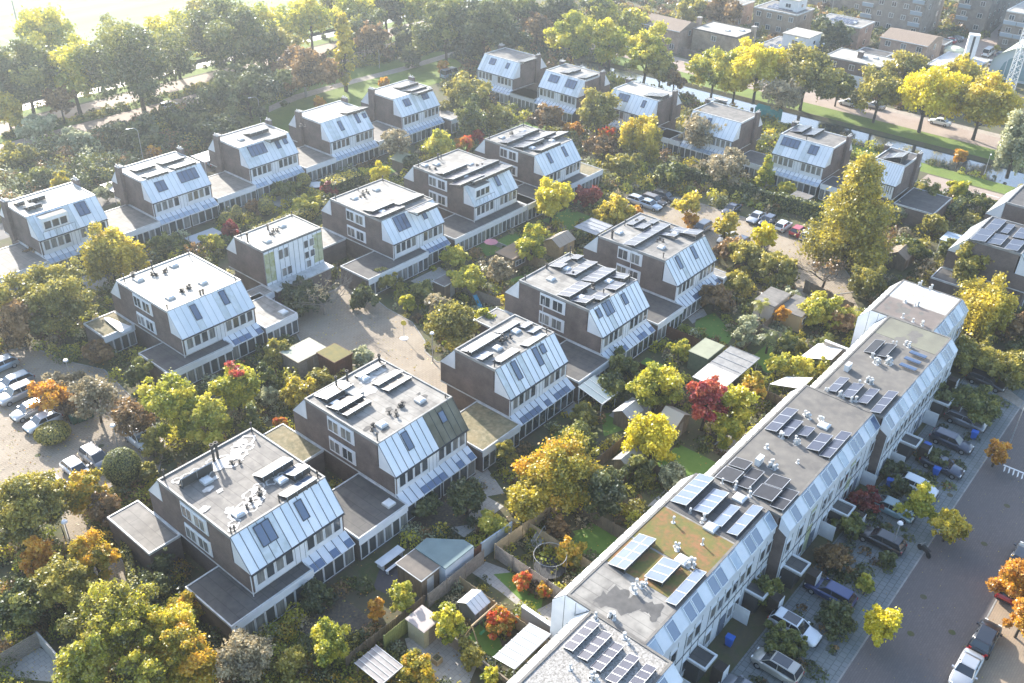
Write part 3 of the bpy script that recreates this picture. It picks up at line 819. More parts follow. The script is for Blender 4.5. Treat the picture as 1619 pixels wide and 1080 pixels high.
n4 = block("house", "paired house with nine tilted panel arrays covering most of its roof", 82.0, 55.0, roof=ROOF_L,
    sky=[(.13, 1, .6, .92), (.31, 2, .5, .98), (.64, 1, .5, .9)], annex=[(-6.5, -.02, -3.8, 3.0, ROOF_D, 'f'), (-4.4, -.02, 7.6, 14.6, ROOF_L, '')], lights=[(3.0, 8.2), (1.9, 2.5), (7.6, 2.4), (6.6, 8.4)],
    vent=[(3.4, 3.1, 3), (5.0, 3.0, 2), (5.6, 6.6, 2), (9.0, 1.2, 2)], pipes=[(.6, 10.5, .8), (5.0, 10.5, .7, .12), (9.9, 10.4, 1.5), (9.6, .6, 1.0), (4.4, 1.0, .8)], seed=11)
pvq(n4, (780, 390, .1853), [((540, 405), (720, 290), (625, 440), 4, 1), ((750, 280), (930, 170), (840, 315), 4, 1), ((610, 225), (790, 110), (700, 240), 4, 1), ((525, 130), (600, 80), (585, 145), 1, 1), ((645, 95), (700, 62), (700, 115), 1, 1),
    ((475, 160), (540, 130), (560, 185), 1, 1), ((660, 455), (745, 405), (775, 490), 2, 1), ((815, 435), (900, 385), (890, 470), 2, 1), ((950, 350), (1030, 290), (1030, 375), 2, 1), ((985, 250), (1050, 215), (1085, 295), 2, 1)], tilt=R(13))
mb = MB(); mb.tube((-.12, 6.9, 3.3), (-.12, 6.9, 7.4), .05, .05, WHITE, 6); mb.build("drain_pipe", n4)

n5 = block("house", "paired house beside the court car park, last of the near row", 99.42, 55.2, roof=ROOF_L,
    sky=[(.24, 1, .45, .95), (.62, 1, .45, .95)], annex=[(-6.5, -.02, -3.8, 3.0, ROOF_D, 'f'), (10.5, 12.4, -3.8, 3.0, ROOF_L, 'f')], lights=[(3.0, 2.5), (8.0, 3.4), (2.8, 9.4)], vent=[(4.6, 3.6, 3), (8.5, 2.8, 3), (7.4, 9.4, 3)],
    pipes=[(.8, .8, .7), (9.9, .6, .8), (.8, 9.2, 1.2, .14), (5.4, 10.2, 1.0)], seed=12, glassfrac=.5)
pvq(n5, (980, 270, .20383), [((20, 565), (330, 410), (95, 590), 6, 1), ((295, 490), (340, 480), (390, 530), 1, 2), ((350, 455), (420, 430), (570, 530), 2, 2), ((50, 410), (150, 355), (90, 425), 2, 1), ((205, 400), (260, 375), (240, 420), 1, 1), ((100, 435), (160, 400), (160, 460), 1, 1)], tilt=R(12))
mb = MB(); mb.tube((-.12, 5.2, 4.2), (-.12, 5.2, 8.2), .05, .05, WHITE, 6); mb.tube((-.12, 5.2, 8.2), (-.12, 4.3, 8.2), .04, .04, WHITE, 6); mb.build("drain_pipe", n5)

# ------------------------------------------------------------------ row M (middle)
m1 = block("house", "paired house with bright bare flat roof by the left car park", 47.7, 91.5, roof=ROOF_W, leanL=False, edge=FASCIA_W,
    sky=[(.3, 1, .36, .9), (.7, 1, .45, .95)], annex=[(-3.3, 5.5, -3.9, 2.6, ROOF_D, 'f'), (-4.2, -.02, 8.8, 13.6, ROOF_M, 'f'), (10.5, 15.6, -3.9, 4.0, ROOF_L, 'fk')],
    lights=[(2.1, 2.6), (6.9, 2.9), (2.0, 9.2), (7.0, 9.4)], vent=[(3.9, 2.9, 4), (5.0, 3.1, 4), (4.1, 9.0, 4), (5.4, 9.0, 3)],
    pipes=[(.4, .5, .6), (10.0, .5, .9), (.6, 10.2, 1.1), (4.6, 10.4, 1.3, .1), (9.9, 10.3, .9), (5.0, .6, .6, .12), (5.4, .6, .6, .12), (2.0, 10.6, .5, .2)], seed=21)
mb = MB(); mb.hexa([(-2.2, 7.7, 3.05), (-.9, 7.9, 3.05), (-1.6, 12.4, 3.05), (-2.0, 12.6, 3.05), (-2.4, 7.9, 3.35), (-.8, 8.1, 3.35), (-1.5, 12.2, 3.3), (-2.0, 12.5, 3.3)], WHITE)
tag(mb.build("rowing_boat", loc=(47.7, 91.5, 0)), "upturned white boat lying on the flat annex roof by the brick wall", "boat")
m2_ = block("house", "small upright house with panelled front and no sloping glass, green-stained panels", 64.8, 95.9, w=9.9, d=6.2, roof=ROOF_W, leanL=False, leanR=False, side=False, fullfront=True,
    lights=[(2.3, 2.0), (6.6, 4.3)], vent=[(4.2, 3.2, 3), (4.9, 3.6, 3)], pipes=[(.6, 5.4, 1.0), (.5, 3.8, 1.3, .12), (9.4, 5.6, .9), (4.6, 4.8, .8, .14)], annex=[(-4.6, -.02, -1.6, 1.2, ROOF_L, 'f')], seed=22)
m3 = block("house", "paired house with large dark panel arrays left of the small shrubs court", 81.95, 91.4, roof=ROOF_L, leanL=False, leanR=True,
    sky=[(.3, 3, .35, .97), (.72, 1, .4, .92)], annex=[(-6.4, 5.4, -3.9, 2.0, ROOF_D, 'f'), (-5.0, -.02, 8.0, 13.5, ROOF_L, '')], lights=[(2.6, 8.6), (2.2, 2.0), (7.8, 2.2), (7.0, 8.6)], vent=[(4.0, 8.3, 3), (5.2, 8.9, 3), (3.8, 2.6, 3)],
    pipes=[(.5, 10.3, .9), (9.9, 10.2, 1.0), (5.0, 10.4, .8)], seed=23)
pvq(m3, (540, 0, .33354), [((90, 990), (190, 945), (130, 1010), 3, 1), ((130, 1020), (240, 965), (165, 1035), 3, 1), ((220, 960), (320, 905), (250, 980), 3, 1), ((310, 1000), (390, 950), (335, 1020), 2, 1)], tilt=R(12))
blot(m3, [(2.2, 7.2, 1.2), (3.4, 8.0, .8), (1.2, 8.2, .7)], RZ_ + .004, CHIP)
m4_ = block("house", "paired house with a white dormer and balcony rail cut into its slope", 99.35, 91.6, roof=ROOF_L, leanL=False, leanR=False,
    sky=[(.66, 1, .4, .92)], dormer=(.7, 4.2), annex=[(-6.5, 10.5, -4.2, 2.0, ROOF_D, 'f'), (10.5, 13.2, -4.2, 3.0, ROOF_M, 'f')], lights=[(3.2, 8.9), (1.5, 9.9), (7.0, 5.0), (2.6, 2.2)], vent=[(1.6, 8.0, 3), (7.4, 3.4, 4)],
    pipes=[(.6, 10.4, 1.0), (5.0, 10.3, 1.0, .12), (5.4, 10.0, .8)], seed=24)
pvq(m4_, (540, 0, .33354), [((425, 815), (540, 770), (470, 830), 4, 1), ((470, 840), (600, 780), (520, 855), 4, 1), ((560, 805), (700, 755), (600, 820), 4, 1), ((505, 870), (620, 820), (545, 885), 3, 1), ((640, 830), (750, 775), (680, 840), 3, 1), ((580, 855), (650, 830), (610, 870), 2, 1)], tilt=R(13))
m5 = block("house", "paired house behind the vivid yellow tree, panels across its whole roof", 116.5, 91.5, w=10.3, roof=ROOF_L, leanL=False, leanR=False,
    sky=[(.3, 1, .4, .9), (.7, 1, .4, .9)], annex=[(-6.5, 10.3, -4.2, 2.0, ROOF_D, 'f'), (10.3, 14.4, -4.2, 4.0, ROOF_M, 'f')], lights=[(2.6, 9.4), (7.6, 8.8), (2.4, 2.4), (7.4, 2.2)], vent=[(4.9, 2.6, 3), (5.1, 9.2, 3)], pipes=[(.5, 10.4, 1.0), (9.6, 10.3, .9)], seed=25)
pvq(m5, (540, 0, .33354), [((715, 665), (790, 635), (760, 690), 2, 1), ((780, 640), (870, 600), (830, 655), 4, 1), ((850, 655), (950, 615), (900, 675), 4, 1), ((800, 690), (900, 650), (850, 705), 4, 1), ((870, 700), (960, 660), (930, 725), 3, 1), ((930, 640), (1000, 612), (1000, 660), 3, 1)], tilt=R(13))

# ------------------------------------------------------------------ row H (far left row)
HSP = dict(d=6.9, side=False, chim=True, leanL=True, leanR=True, glassfrac=.95, edge=FASCIA_W)
h1 = block("house", "paired house at the far left edge with rooftop balcony windows and jumbled white roof plates", 48.9, 127.9, roof=ROOF_W, w=10.3, dormer=(1.2, 5.0),
    sky=[(.74, 2, .4, .95)], annex=[(-7.2, -.02, -3.9, 4.5, ROOF_G, 'f')], lights=[(2.4, 3.0)], vent=[(3.2, 4.2, 4)], seed=31, **HSP)
solar(h1, 2.2, 2.4, RZ_, 2, 1, tilt=R(20)); solar(h1, 3.8, 4.6, RZ_, 2, 1, tilt=R(20)); solar(h1, 1.4, 4.8, RZ_, 1, 1, tilt=R(20))
h2 = block("house", "paired house with six wide blue roof windows, second of the far left row", 66.5, 127.8, roof=ROOF_W, sky=[(.25, 2, .35, .8), (.72, 4, .42, .9)],
    annex=[(-7.2, -.02, -3.6, 5.5, ROOF_G, 'f')], seed=32, **HSP)
pvq(h2, (180, 220, .19765), [((175, 275), (345, 225), (240, 320), 4, 1), ((110, 235), (270, 190), (150, 262), 4, 1), ((395, 205), (570, 155), (470, 245), 4, 1), ((320, 180), (480, 120), (380, 200), 4, 1)], tilt=R(10))
h3 = block("house", "paired house with four joined roof windows and a chimney at each end", 84.9, 128.6, w=10.2, roof=ROOF_L, sky=[(.3, 4, .45, .95), (.7, 1, .45, .9), (.86, 1, .55, .92)],
    annex=[(-7.6, -.02, -3.6, 5.0, ROOF_G, 'f')], lights=[(2.6, 3.0)], seed=33, **HSP)
pvq(h3, (0, 0, .33354), [((1195, 640), (1270, 615), (1255, 665), 2, 1), ((1130, 625), (1220, 600), (1160, 640), 3, 1)], tilt=R(15))
h4 = block("house", "paired house with two narrow roof windows beside the small orange tree", 102.0, 128.4, w=10.4, roof=ROOF_W, sky=[(.36, 1, .35, .85), (.76, 1, .45, .95), (.93, 1, .6, .85)],
    annex=[(-6.8, -.02, -3.6, 5.0, ROOF_G, 'f')], vent=[(-3.0, 1.0, 3)], seed=34, **HSP)
pvq(h4, (460, 120, .1853), [((350, 290), (440, 250), (450, 330), 2, 1), ((460, 290), (560, 250), (500, 315), 3, 1)], tilt=R(12))
h5 = block("house", "paired house at the end of the far left row, square roof windows, facing the park", 120.0, 128.8, w=10.3, roof=ROOF_W, sky=[(.27, 2, .45, .85), (.75, 2, .5, .9)],
    annex=[(-7.4, -.02, -3.6, 5.0, ROOF_G, 'f'), (10.6, 14.0, -5.0, 1.0, ROOF_L, 'f')], seed=35, **HSP)
pvq(h5, (460, 120, .1853), [((850, 90), (990, 40), (900, 110), 4, 1), ((930, 115), (1060, 75), (990, 140), 4, 1), ((1000, 140), (1110, 95), (1060, 155), 3, 1)], tilt=R(12))

# ------------------------------------------------------------------ row K (turned a quarter, along the canal)
KZ = -math.pi / 2
h6 = block("house", "topmost white-sloped house of the canal row, two small roof windows", 155.5, 137.2, KZ, w=10.2, roof=ROOF_G, sky=[(.3, 2, .5, .88), (.72, 1, .5, .85)], seed=41, annex=[(10.3, 17, -3.4, 1.5, ROOF_D, 'f')], **HSP)
h7 = block("house", "second white-sloped house of the canal row with two triple roof windows", 155.5, 120.1, KZ, w=10.2, roof=ROOF_L, sky=[(.28, 3, .45, .88), (.72, 3, .4, .88)], seed=42, annex=[(-6.8, -.02, -3.4, 1.5, ROOF_D, 'f')], **HSP)
h8 = block("house", "third house of the canal row, half hidden by birches, with white flat roof", 155.4, 102.9, KZ, w=10.6, roof=ROOF_W, sky=[(.3, 3, .5, .9), (.75, 1, .45, .85)], seed=43, annex=[(10.7, 16, -3.4, 1.5, ROOF_D, 'f')], **HSP)
h9 = block("house", "fourth house of the canal row with only its right slope showing between bushes", 155.6, 84.6, KZ, w=10.2, roof=ROOF_G, sky=[(.4, 1, .45, .85)], seed=44, annex=[(-6.0, -.02, -3.4, 1.5, ROOF_D, 'f')], **HSP)
h10 = block("house", "fifth house of the canal row, fully visible, four and two roof windows", 155.6, 66.5, KZ, w=10.0, roof=ROOF_G, sky=[(.24, 4, .5, .93), (.68, 2, .45, .9)], seed=45, annex=[(-6.4, -.02, -3.4, 2.5, ROOF_D, 'f'), (10.3, 16.4, -3.4, 1.5, ROOF_D, 'f')], pipes=[(4.6, .6, .8)], **HSP)
h11 = block("house", "half of a canal row house peeking out right of the tall golden conifer", 156.2, 49.4, KZ, w=5.2, roof=ROOF_D, sky=[(.3, 1, .4, .8)], seed=46, annex=[(5.8, 12.4, -3.0, 6.0, ROOF_D, '')], leanL=True, leanR=False, **{k: v for k, v in HSP.items() if k not in ('leanL', 'leanR')})
pvq(h7, (840, 1, .16677), [((180, 655), (215, 630), (330, 710), 4, 1), ((245, 645), (285, 615), (400, 690), 4, 1), ((380, 715), (430, 685), (520, 745), 3, 1), ((430, 690), (470, 665), (600, 720), 3, 1)], tilt=R(10), z=8.5)
pvq(h8, (840, 1, .16677), [((1015, 885), (1090, 860), (1200, 945), 3, 2)], tilt=R(10), z=8.5)
pvq(h6, (540, 0, .33354), [((800, 285), (860, 265), (860, 300), 3, 1)], tilt=R(10), z=8.5)
pvq(h10, (1080, 0, .33333), [((500, 620), (560, 595), (550, 635), 2, 1), ((560, 635), (620, 610), (610, 650), 2, 1)], tilt=R(12), z=8.5)
solar(h11, 2.6, 2.2, RZ_, 3, 2, tilt=R(20), rz=math.pi / 2)

# ------------------------------------------------------------------ the two blocks at the right edge
SSP = dict(d=7.1, side=False, leanL=False, leanR=False, roof=ROOF_D, edge=FASCIA)
s1 = block("house", "dark-roofed house at the right edge, four large pale panels in two rows", 135.3, 20.0, w=10.3, seed=51, annex=[(-4.2, -.02, 4.0, 9.6, ROOF_D, '')], **SSP)
s2 = block("house", "dark-roofed house furthest right by the road, long white slope in full sun", 152.6, 20.0, w=10.3, seed=52, **SSP)
pvq(s1, (1460, 250, .1851), [((525, 600), (600, 510), (630, 615), 2, 1), ((400, 690), (500, 600), (520, 720), 2, 1), ((660, 630), (730, 560), (720, 640), 2, 1), ((545, 720), (610, 640), (660, 740), 2, 1), ((760, 670), (830, 590), (859, 700), 2, 1), ((690, 770), (770, 690), (800, 795), 2, 1)], tilt=R(8))

# ------------------------------------------------------------------ the long stepped terrace
mat('wood_dark', (.05, .038, .03), .85, col2=(.035, .028, .024), scale=2)
def terrace(name, label, x0, x1, Y, houses, roof, seed, rear=True, cheekL=True, d=7.6, gfront=None, porch=True, roofs=None, green=()):
    t = thing(name, label, "terrace", (x0, Y, 0), 0, "stepped terrace along the street")
    w = x1 - x0; q = random.Random(seed); hw = w / houses
    keep(t, 0, w, -1.2, d + 1.4)
    yf = -.95; yk = d + 1.35
    wl = MB(); wl.prism([(yf + .1, 0), (yf + .1, 6.35), (.2, 7.2), (.2, 8.25), (d - .1, 8.25), (d - .1, 6.4), (yk - .1, 6.2), (yk - .1, 0)], .06, w - .06, BRICK); wl.build("wall", t)
    flat_roof(t, -.02, w + .02, 0, d, RZ_, roof, mat("terrace_edge", (.2, .19, .17), .7, col2=(.13, .12, .11), scale=1.5), h=.07, t=.22)
    if roofs:
        mb = MB()
        for (a, b, mm) in roofs: mb.box(a + .23, b - .02, .23, d - .23, RZ_ - .005, RZ_ + .02, mm)
        mb.build("roof_covering", t)
    mb = MB()   # front slope
    ya, za, yb, zb = -1.05, 7.2, -.0, 8.36
    mb.prism([(ya, 6.3), (ya, za), (yb, zb), (yb, 6.9)], 0.02, w - .02, WHITE_P)
    nb = houses * 4; bw = w / nb
    for i in range(nb + 1):
        x = bw * i; mb.hexa([(x - .03, ya, za + .01), (x + .03, ya, za + .01), (x + .03, yb, zb + .01), (x - .03, yb, zb + .01), (x - .03, ya - .02, za + .06), (x + .03, ya - .02, za + .06), (x + .03, yb, zb + .05), (x - .03, yb, zb + .05)], ZINC)
    mb.build("roof_slope", t)
    L = math.hypot(1.05, 1.16); th = math.atan2(1.16, 1.05)
    pat = [1, 0, 1, 1, 0, 1, 1, 0]
    for i in range(nb):
        if pat[(i + seed) % 8]:
            gm = [GLASS_B, GLASS_B, GLASS_P][q.randrange(3)]
            window(t, bw * i + .06, ya - .05, za + .04, bw - .12, L - .06, 0, 1, gm, ZINC, tilt=-(math.pi / 2 - th), name="skylight")
    fb = MB()
    fb.box(.0, w, yf - .02, yf + .1, 0.0, 6.3, WHITE_P)
    for i in range(nb * 1 + 1):
        x = min(max(bw * i, .02), w - .02); fb.box(x - .02, x + .02, yf - .045, yf - .02, .05, 6.3, SEAM)
    for z in (3.3,): fb.box(0, w, yf - .06, yf - .02, z - .05, z + .05, SEAM)
    if 0 in green or True:
        for i in green: fb.box(bw * i + .05, bw * (i + 1) - .05, yf - .03, yf - .02, .3, 6.2, mat("algae_panel", (0.30, 0.32, 0.13), .6, col2=(0.5, 0.52, 0.4), scale=1.2))
    fb.build("front_panelling", t)
    for i in range(nb):
        if q.random() < .72: window(t, bw * i + .1, yf - .05, 4.1, bw - .2, 1.5, glass=GLASS if q.random() < .6 else GLASS_C)
        if i % 4 == 1:
            dm = MB(); dm.box(bw * i + .12, bw * i + 1.05, yf - .09, yf - .04, .1, 2.25, mat("door_blue_grey", (.12, .15, .2), .4)); dm.box(bw * i + .9, bw * i + .96, yf - .15, yf - .09, 1.0, 1.1, ALU)
            dm.build("door", t)
        elif q.random() < .6: window(t, bw * i + .1, yf - .05, .9, bw - .2, 1.5, glass=GLASS if q.random() < .7 else GLASS_C)
    # rear slope: white boards in the sun
    rb = MB()
    rb.prism([(d, 8.36), (d, 6.0), (yk - .2, 4.75), (yk, 4.75), (yk, 6.85)][::-1], 0.02, w - .02, WHITE_P)
    for i in range(nb + 1):
        x = min(max(bw * i, .04), w - .04); rb.hexa([(x - .02, d, 8.37), (x + .02, d, 8.37), (x + .02, yk, 6.86), (x - .02, yk, 6.86), (x - .02, d, 8.42), (x + .02, d, 8.42), (x + .02, yk + .03, 6.9), (x - .02, yk + .03, 6.9)], SEAM)
    rb.build("rear_slope", t)
    sp = MB(); sp.prism([(d - 3.2, 2.2), (yk - .02, 2.2), (yk - .02, 6.8), (d, 8.3), (d - 3.2, 8.3)], -.035, .015, WHITE_P)
    for k_ in range(1, 4): sp.box(-.05, -.036, d - 3.2 + k_ * 1.1 - .02, d - 3.2 + k_ * 1.1 + .02, 2.2, 8.2, SEAM)
    sp.build("side_panelling", t)
    for h in range(houses):
        xx = hw * h
        for k_ in range(3): window(t, xx + 1.2 + k_ * 1.15 + 1.0, yk + .03, 3.0, 1.0, 1.4, rz=math.pi)
        if porch and (h + seed) % 2 == 0:
            x_ = xx + 4.2; s2 = MB(); s2.box(x_, x_ + .06, yf - 1.5, yf - .05, .05, 1.9, WHITE); s2.build("screen_wall", t)
        elif porch:
            p = MB(); a, b = xx + .7, xx + 2.7; y0, y1 = yf - 1.9, yf - .05
            p.box(a, b, y0, y1, 2.25, 2.33, ROOF_D)
            for (p0, p1, q0, q1) in ((a, b, y0, y0 + .16), (a, a + .16, y0 + .16, y1), (b - .16, b, y0 + .16, y1)): p.box(p0, p1, q0, q1, 2.2, 2.5, WHITE)
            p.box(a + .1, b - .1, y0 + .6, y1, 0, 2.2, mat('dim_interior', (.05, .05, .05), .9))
            po = p.build("porch", t)
            s_ = MB(); s_.box(b - .9, b + .1, y0 - 1.1, y0 - .05, 0.02, 1.95, MATS['wood_dark'])
            s_.box(b - .92, b + .12, y0 - 1.14, y0 - 1.1, 0.05, 2.05, WHITE); s_.box(b - .2, b - .14, y0 - 1.17, y0 - 1.14, 1.0, 1.1, DARKFRAME)
            s_.build("storage_cupboard", t)
            keep(t, a, b, y0 - 2.2, y1)
    return t
tA = terrace("terrace", "nearest terrace section with gravel roof and five dark panel strips", 23.9, 44.4, 19.6, 4, GRAVEL, 61)
tB = terrace("terrace", "terrace section with wet-stained felt, sedum carpet and pale panels", 44.42, 64.55, 22.05, 4, ROOF_L, 62, roofs=[(0, 5.0, ROOF_L), (5.0, 8.9, SEDUM), (8.9, 14.2, SEDUM), (14.2, 20.1, ROOF_D)], green=())
tC = terrace("terrace", "middle terrace section with black east-west panels and blue module strips", 64.57, 85.35, 20.8, 4, ROOF_G, 63, green=(4, 11), roofs=[(0, 20.8, mat("roof_felt_brown", (.16, .148, .132), .8, col2=(.115, .108, .1), scale=.3, detail=9, col3=(.2, .185, .16), scale3=1.1))])
tD = terrace("terrace", "terrace section with four slim panels in echelon and blue solar tubes", 85.37, 106.1, 19.7, 4, ROOF_G, 64, roofs=[(0, 15.6, MATS["roof_felt_brown"]), (15.6, 20.7, mat("roof_felt_green", (.21, .21, .155), .8, col2=(.15, .145, .115), scale=.35, detail=8))])
tE = terrace("terrace", "far end terrace section with white and red-brown roof halves", 106.12, 116.6, 21.9, 2, ROOF_W, 65, roofs=[(0, 4.9, mat("roof_felt_russet", (.20, .165, .145), .8, col2=(.15, .125, .11), scale=.5, detail=8)), (4.9, 10.4, mat("roof_felt_white", (.68, .68, .66), .6, col2=(.6, .6, .57), scale=.4))])
c4 = (860, 880, .1853); c3 = (960, 720, .1853); c2 = (1120, 560, .1853); c1 = (1270, 430, .1853)
pvq(tA, c4, [((165, 770), (395, 540), (245, 800), 4, 1), ((285, 850), (500, 625), (360, 890), 4, 1), ((395, 940), (600, 725), (470, 990), 4, 1), ((525, 1045), (720, 815), (610, 1090), 4, 1), ((680, 1130), (870, 905), (770, 1170), 4, 1)], tilt=R(16))
pvq(tB, c3, [((5, 920), (260, 655), (150, 975), 4, 2), ((315, 1030), (490, 870), (465, 1095), 3, 1), ((540, 385), (780, 150), (670, 430), 5, 1), ((730, 460), (920, 285), (855, 505), 4, 1), ((895, 580), (1075, 425), (970, 615), 2, 1), ((1020, 655), (1240, 415), (1105, 690), 3, 1)], tilt=R(15), m=PV_P)
pvq(tB, c4, [((1035, 380), (1290, 95), (1120, 425), 3, 1)], tilt=R(15), m=PV_P)
pvq(tC, c3, [((1035, 75), (1090, 5), (1160, 140), 1, 1), ((920, 180), (1010, 85), (1060, 250), 1, 1), ((1090, 245), (1240, 105), (1170, 320), 2, 1), ((1340, 235), (1410, 150), (1480, 300), 1, 1), ((1235, 330), (1330, 240), (1385, 415), 1, 1), ((1385, 425), (1520, 270), (1490, 480), 2, 1)], m=PV_B, tilt=R(10))
pvq(tC, c2, [((480, 635), (665, 450), (570, 670), 3, 1), ((585, 675), (710, 550), (670, 715), 2, 1), ((760, 680), (830, 610), (840, 705), 1, 1), ((835, 800), (960, 670), (930, 840), 2, 1), ((945, 860), (1120, 645), (1030, 890), 3, 1)], tilt=R(15))
pvq(tD, c2, [((1010, 305), (1120, 190), (1080, 330), 2, 1), ((1130, 355), (1250, 245), (1210, 385), 2, 1), ((1270, 405), (1385, 290), (1345, 430), 2, 1), ((1380, 485), (1530, 305), (1450, 520), 3, 1)], tilt=R(17))
pvq(tD, c1, [((515, 675), (610, 570), (590, 700), 1, 1), ((610, 705), (700, 600), (690, 735), 1, 1)], tilt=R(14), m=PV_B)
for k_, (a, b) in enumerate((((820, 790), (960, 840)), ((860, 735), (990, 790)), ((905, 685), (1040, 740)))):
    p0 = W(c1[0] + a[0] * c1[2], c1[1] + a[1] * c1[2], 8.7); p1 = W(c1[0] + b[0] * c1[2], c1[1] + b[1] * c1[2], 8.7)
    mb = MB()
    for j in range(3):
        mb.tube((p0[0] + j * .28, p0[1], 8.72 - .05 * j), (p0[0] + j * .28, p1[1], 8.72 - .05 * j), .1, .1, GLASS_B, 6)
    o = mb.build("solar_tube_collector", tD); o.matrix_parent_inverse = Matrix.Translation((-tD.location[0], -tD.location[1], 0))
def rel(t, crop, x, y, z=8.45):
    a = W(crop[0] + x * crop[2], crop[1] + y * crop[2], z); return a[0] - t.location[0], a[1] - t.location[1]
vi = 0
for t, crop, pts in ((tA, c4, [(240, 960, 1), (420, 1040, 4), (400, 505, 2), (720, 700, 2)]), (tB, c4, [(760, 300, 2), (830, 230, 4), (560, 540, 5), (1270, 80, 3)]), (tB, c3, [(590, 800, 4), (700, 490, 2), (830, 560, 2), (560, 590, 1), (850, 760, 1), (730, 940, 3)]),
        (tC, c3, [(1080, 300, 2), (1200, 320, 3), (1410, 100, 4), (970, 220, 1)]), (tC, c2, [(620, 700, 3), (750, 760, 5), (830, 520, 3), (950, 570, 4), (840, 545, 2), (510, 790, 1), (780, 920, 1), (550, 960, 4)]),
        (tD, c2, [(990, 330, 3), (1100, 390, 4), (1230, 400, 3), (1380, 240, 5), (1275, 235, 1), (1430, 70, 3), (1530, 60, 5)]), (tD, c1, [(600, 720, 2), (720, 780, 5), (780, 620, 2), (885, 625, 5), (640, 770, 2), (570, 940, 3)]), (tE, c1, [(870, 260, 2), (965, 285, 3), (990, 110, 3), (1095, 150, 3), (855, 405, 1), (1000, 490, 3), (915, 470, 1)])):
    for (x, y, n) in pts:
        vi += 1; a = rel(t, crop, x, y)
        a = (min(max(a[0], .5), 20), min(max(a[1], .5), 7.1))
        vents(t, a[0], a[1], RZ_, n, .5, VENTW, .34, seed=vi)
for t, crop, x, y in ((tC, c2, 985, 615), (tC, c3, 1130, 370), (tB, c3, 885, 620), (tB, c3, 640, 900)):
    a = rel(t, crop, x, y); roof_light(t, a[0], a[1], RZ_, 1.1)
for t, crop, x, y in ((tC, c2, 430, 930), (tD, c2, 1185, 130)):
    a = rel(t, crop, x, y); mb = MB(); mb.box(a[0] - .5, a[0] + .5, a[1] - .25, a[1] + .25, RZ_, RZ_ + .8, WHITE); mb.tube((a[0] - .1, a[1] - .27, RZ_ + .45), (a[0] - .1, a[1] - .26, RZ_ + .45), .28, .28, VENTW, 10); mb.build("air_conditioner", t)
blot(tB, [(1.6, 5.0, 1.0), (2.6, 4.4, 1.25), (2.2, 3.4, 1.2), (3.0, 3.0, 1.0), (3.2, 2.0, .7), (3.4, 1.3, .9), (2.6, 1.0, .5)], RZ_ + .024, STAIN)
blot(tD, [(11.6, 3.6, 1.5), (15.9, 4.3, 1.4), (17.2, 3.3, .9), (18.6, 3.6, 1.2)], RZ_ + .024, mat("roof_damp", (.12, .11, .1), .7, col2=(.16, .15, .13), scale=1.5))
blot(tE, [(2.6, 4.6, 1.2), (1.8, 6.2, .5), (3.6, 5.4, .6), (3.4, 2.6, .5), (1.3, 3.4, .4), (4.2, 4.0, .4), (2.4, 6.7, .4), (3.4, 6.6, .35)], RZ_ + .024, MATS["roof_damp"])
blot(tE, [(7.0, 5.0, 1.1), (7.6, 4.0, 1.1), (7.2, 3.2, .8)], RZ_ + .024, mat("roof_algae", (.42, .40, .2), .8, col2=(.6, .59, .5), scale=1.4, detail=8))

# ------------------------------------------------------------------ foliage
PAL = dict(
 yellow=leafmat("leaf_yellow", (0.40, 0.37, 0.02), (0.58, 0.535, 0.02), (0.68, 0.62, 0.035), .5),
 gold=leafmat("leaf_gold", (0.20, 0.185, 0.025), (0.38, 0.33, 0.035), (0.52, 0.44, 0.05), .5),
 ygreen=leafmat("leaf_yellow_green", (0.15, 0.19, 0.02), (0.33, 0.34, 0.035), (0.50, 0.46, 0.05), .5),
 lime=leafmat("leaf_lime", (0.19, 0.21, 0.03), (0.33, 0.34, 0.045), (0.48, 0.44, 0.07), .5),
 green=leafmat("leaf_green", (0.05, 0.065, 0.02), (0.10, 0.125, 0.03), (0.21, 0.215, 0.05), .42),
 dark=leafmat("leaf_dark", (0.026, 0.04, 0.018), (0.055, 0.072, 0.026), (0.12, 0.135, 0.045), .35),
 olive=leafmat("leaf_olive", (0.09, 0.095, 0.025), (0.20, 0.19, 0.04), (0.35, 0.31, 0.06), .42),
 brown=leafmat("leaf_brown", (0.08, 0.05, 0.025), (0.17, 0.11, 0.05), (0.28, 0.18, 0.08), .4),
 orange=leafmat("leaf_orange", (0.28, 0.14, 0.02), (0.48, 0.25, 0.025), (0.58, 0.38, 0.04), .5),
 red=leafmat("leaf_red", (0.15, 0.02, 0.025), (0.32, 0.035, 0.05), (0.42, 0.12, 0.05), .5),
 maroon=leafmat("leaf_maroon", (0.10, 0.015, 0.025), (0.2, 0.03, 0.04), (0.3, 0.07, 0.05), .45),
 silver=leafmat("leaf_silver", (0.13, 0.15, 0.10), (0.26, 0.28, 0.19), (0.42, 0.43, 0.32), .35),
 grey=leafmat("leaf_greyish", (0.14, 0.12, 0.085), (0.24, 0.21, 0.15), (0.36, 0.31, 0.22), .35),
 mixed=leafmat("leaf_orange_green", (0.15, 0.16, 0.02), (0.36, 0.31, 0.03), (0.54, 0.35, 0.03), .5),
 redyel=leafmat("leaf_red_tips", (0.26, 0.25, 0.03), (0.46, 0.25, 0.03), (0.55, 0.09, 0.03), .5),
)
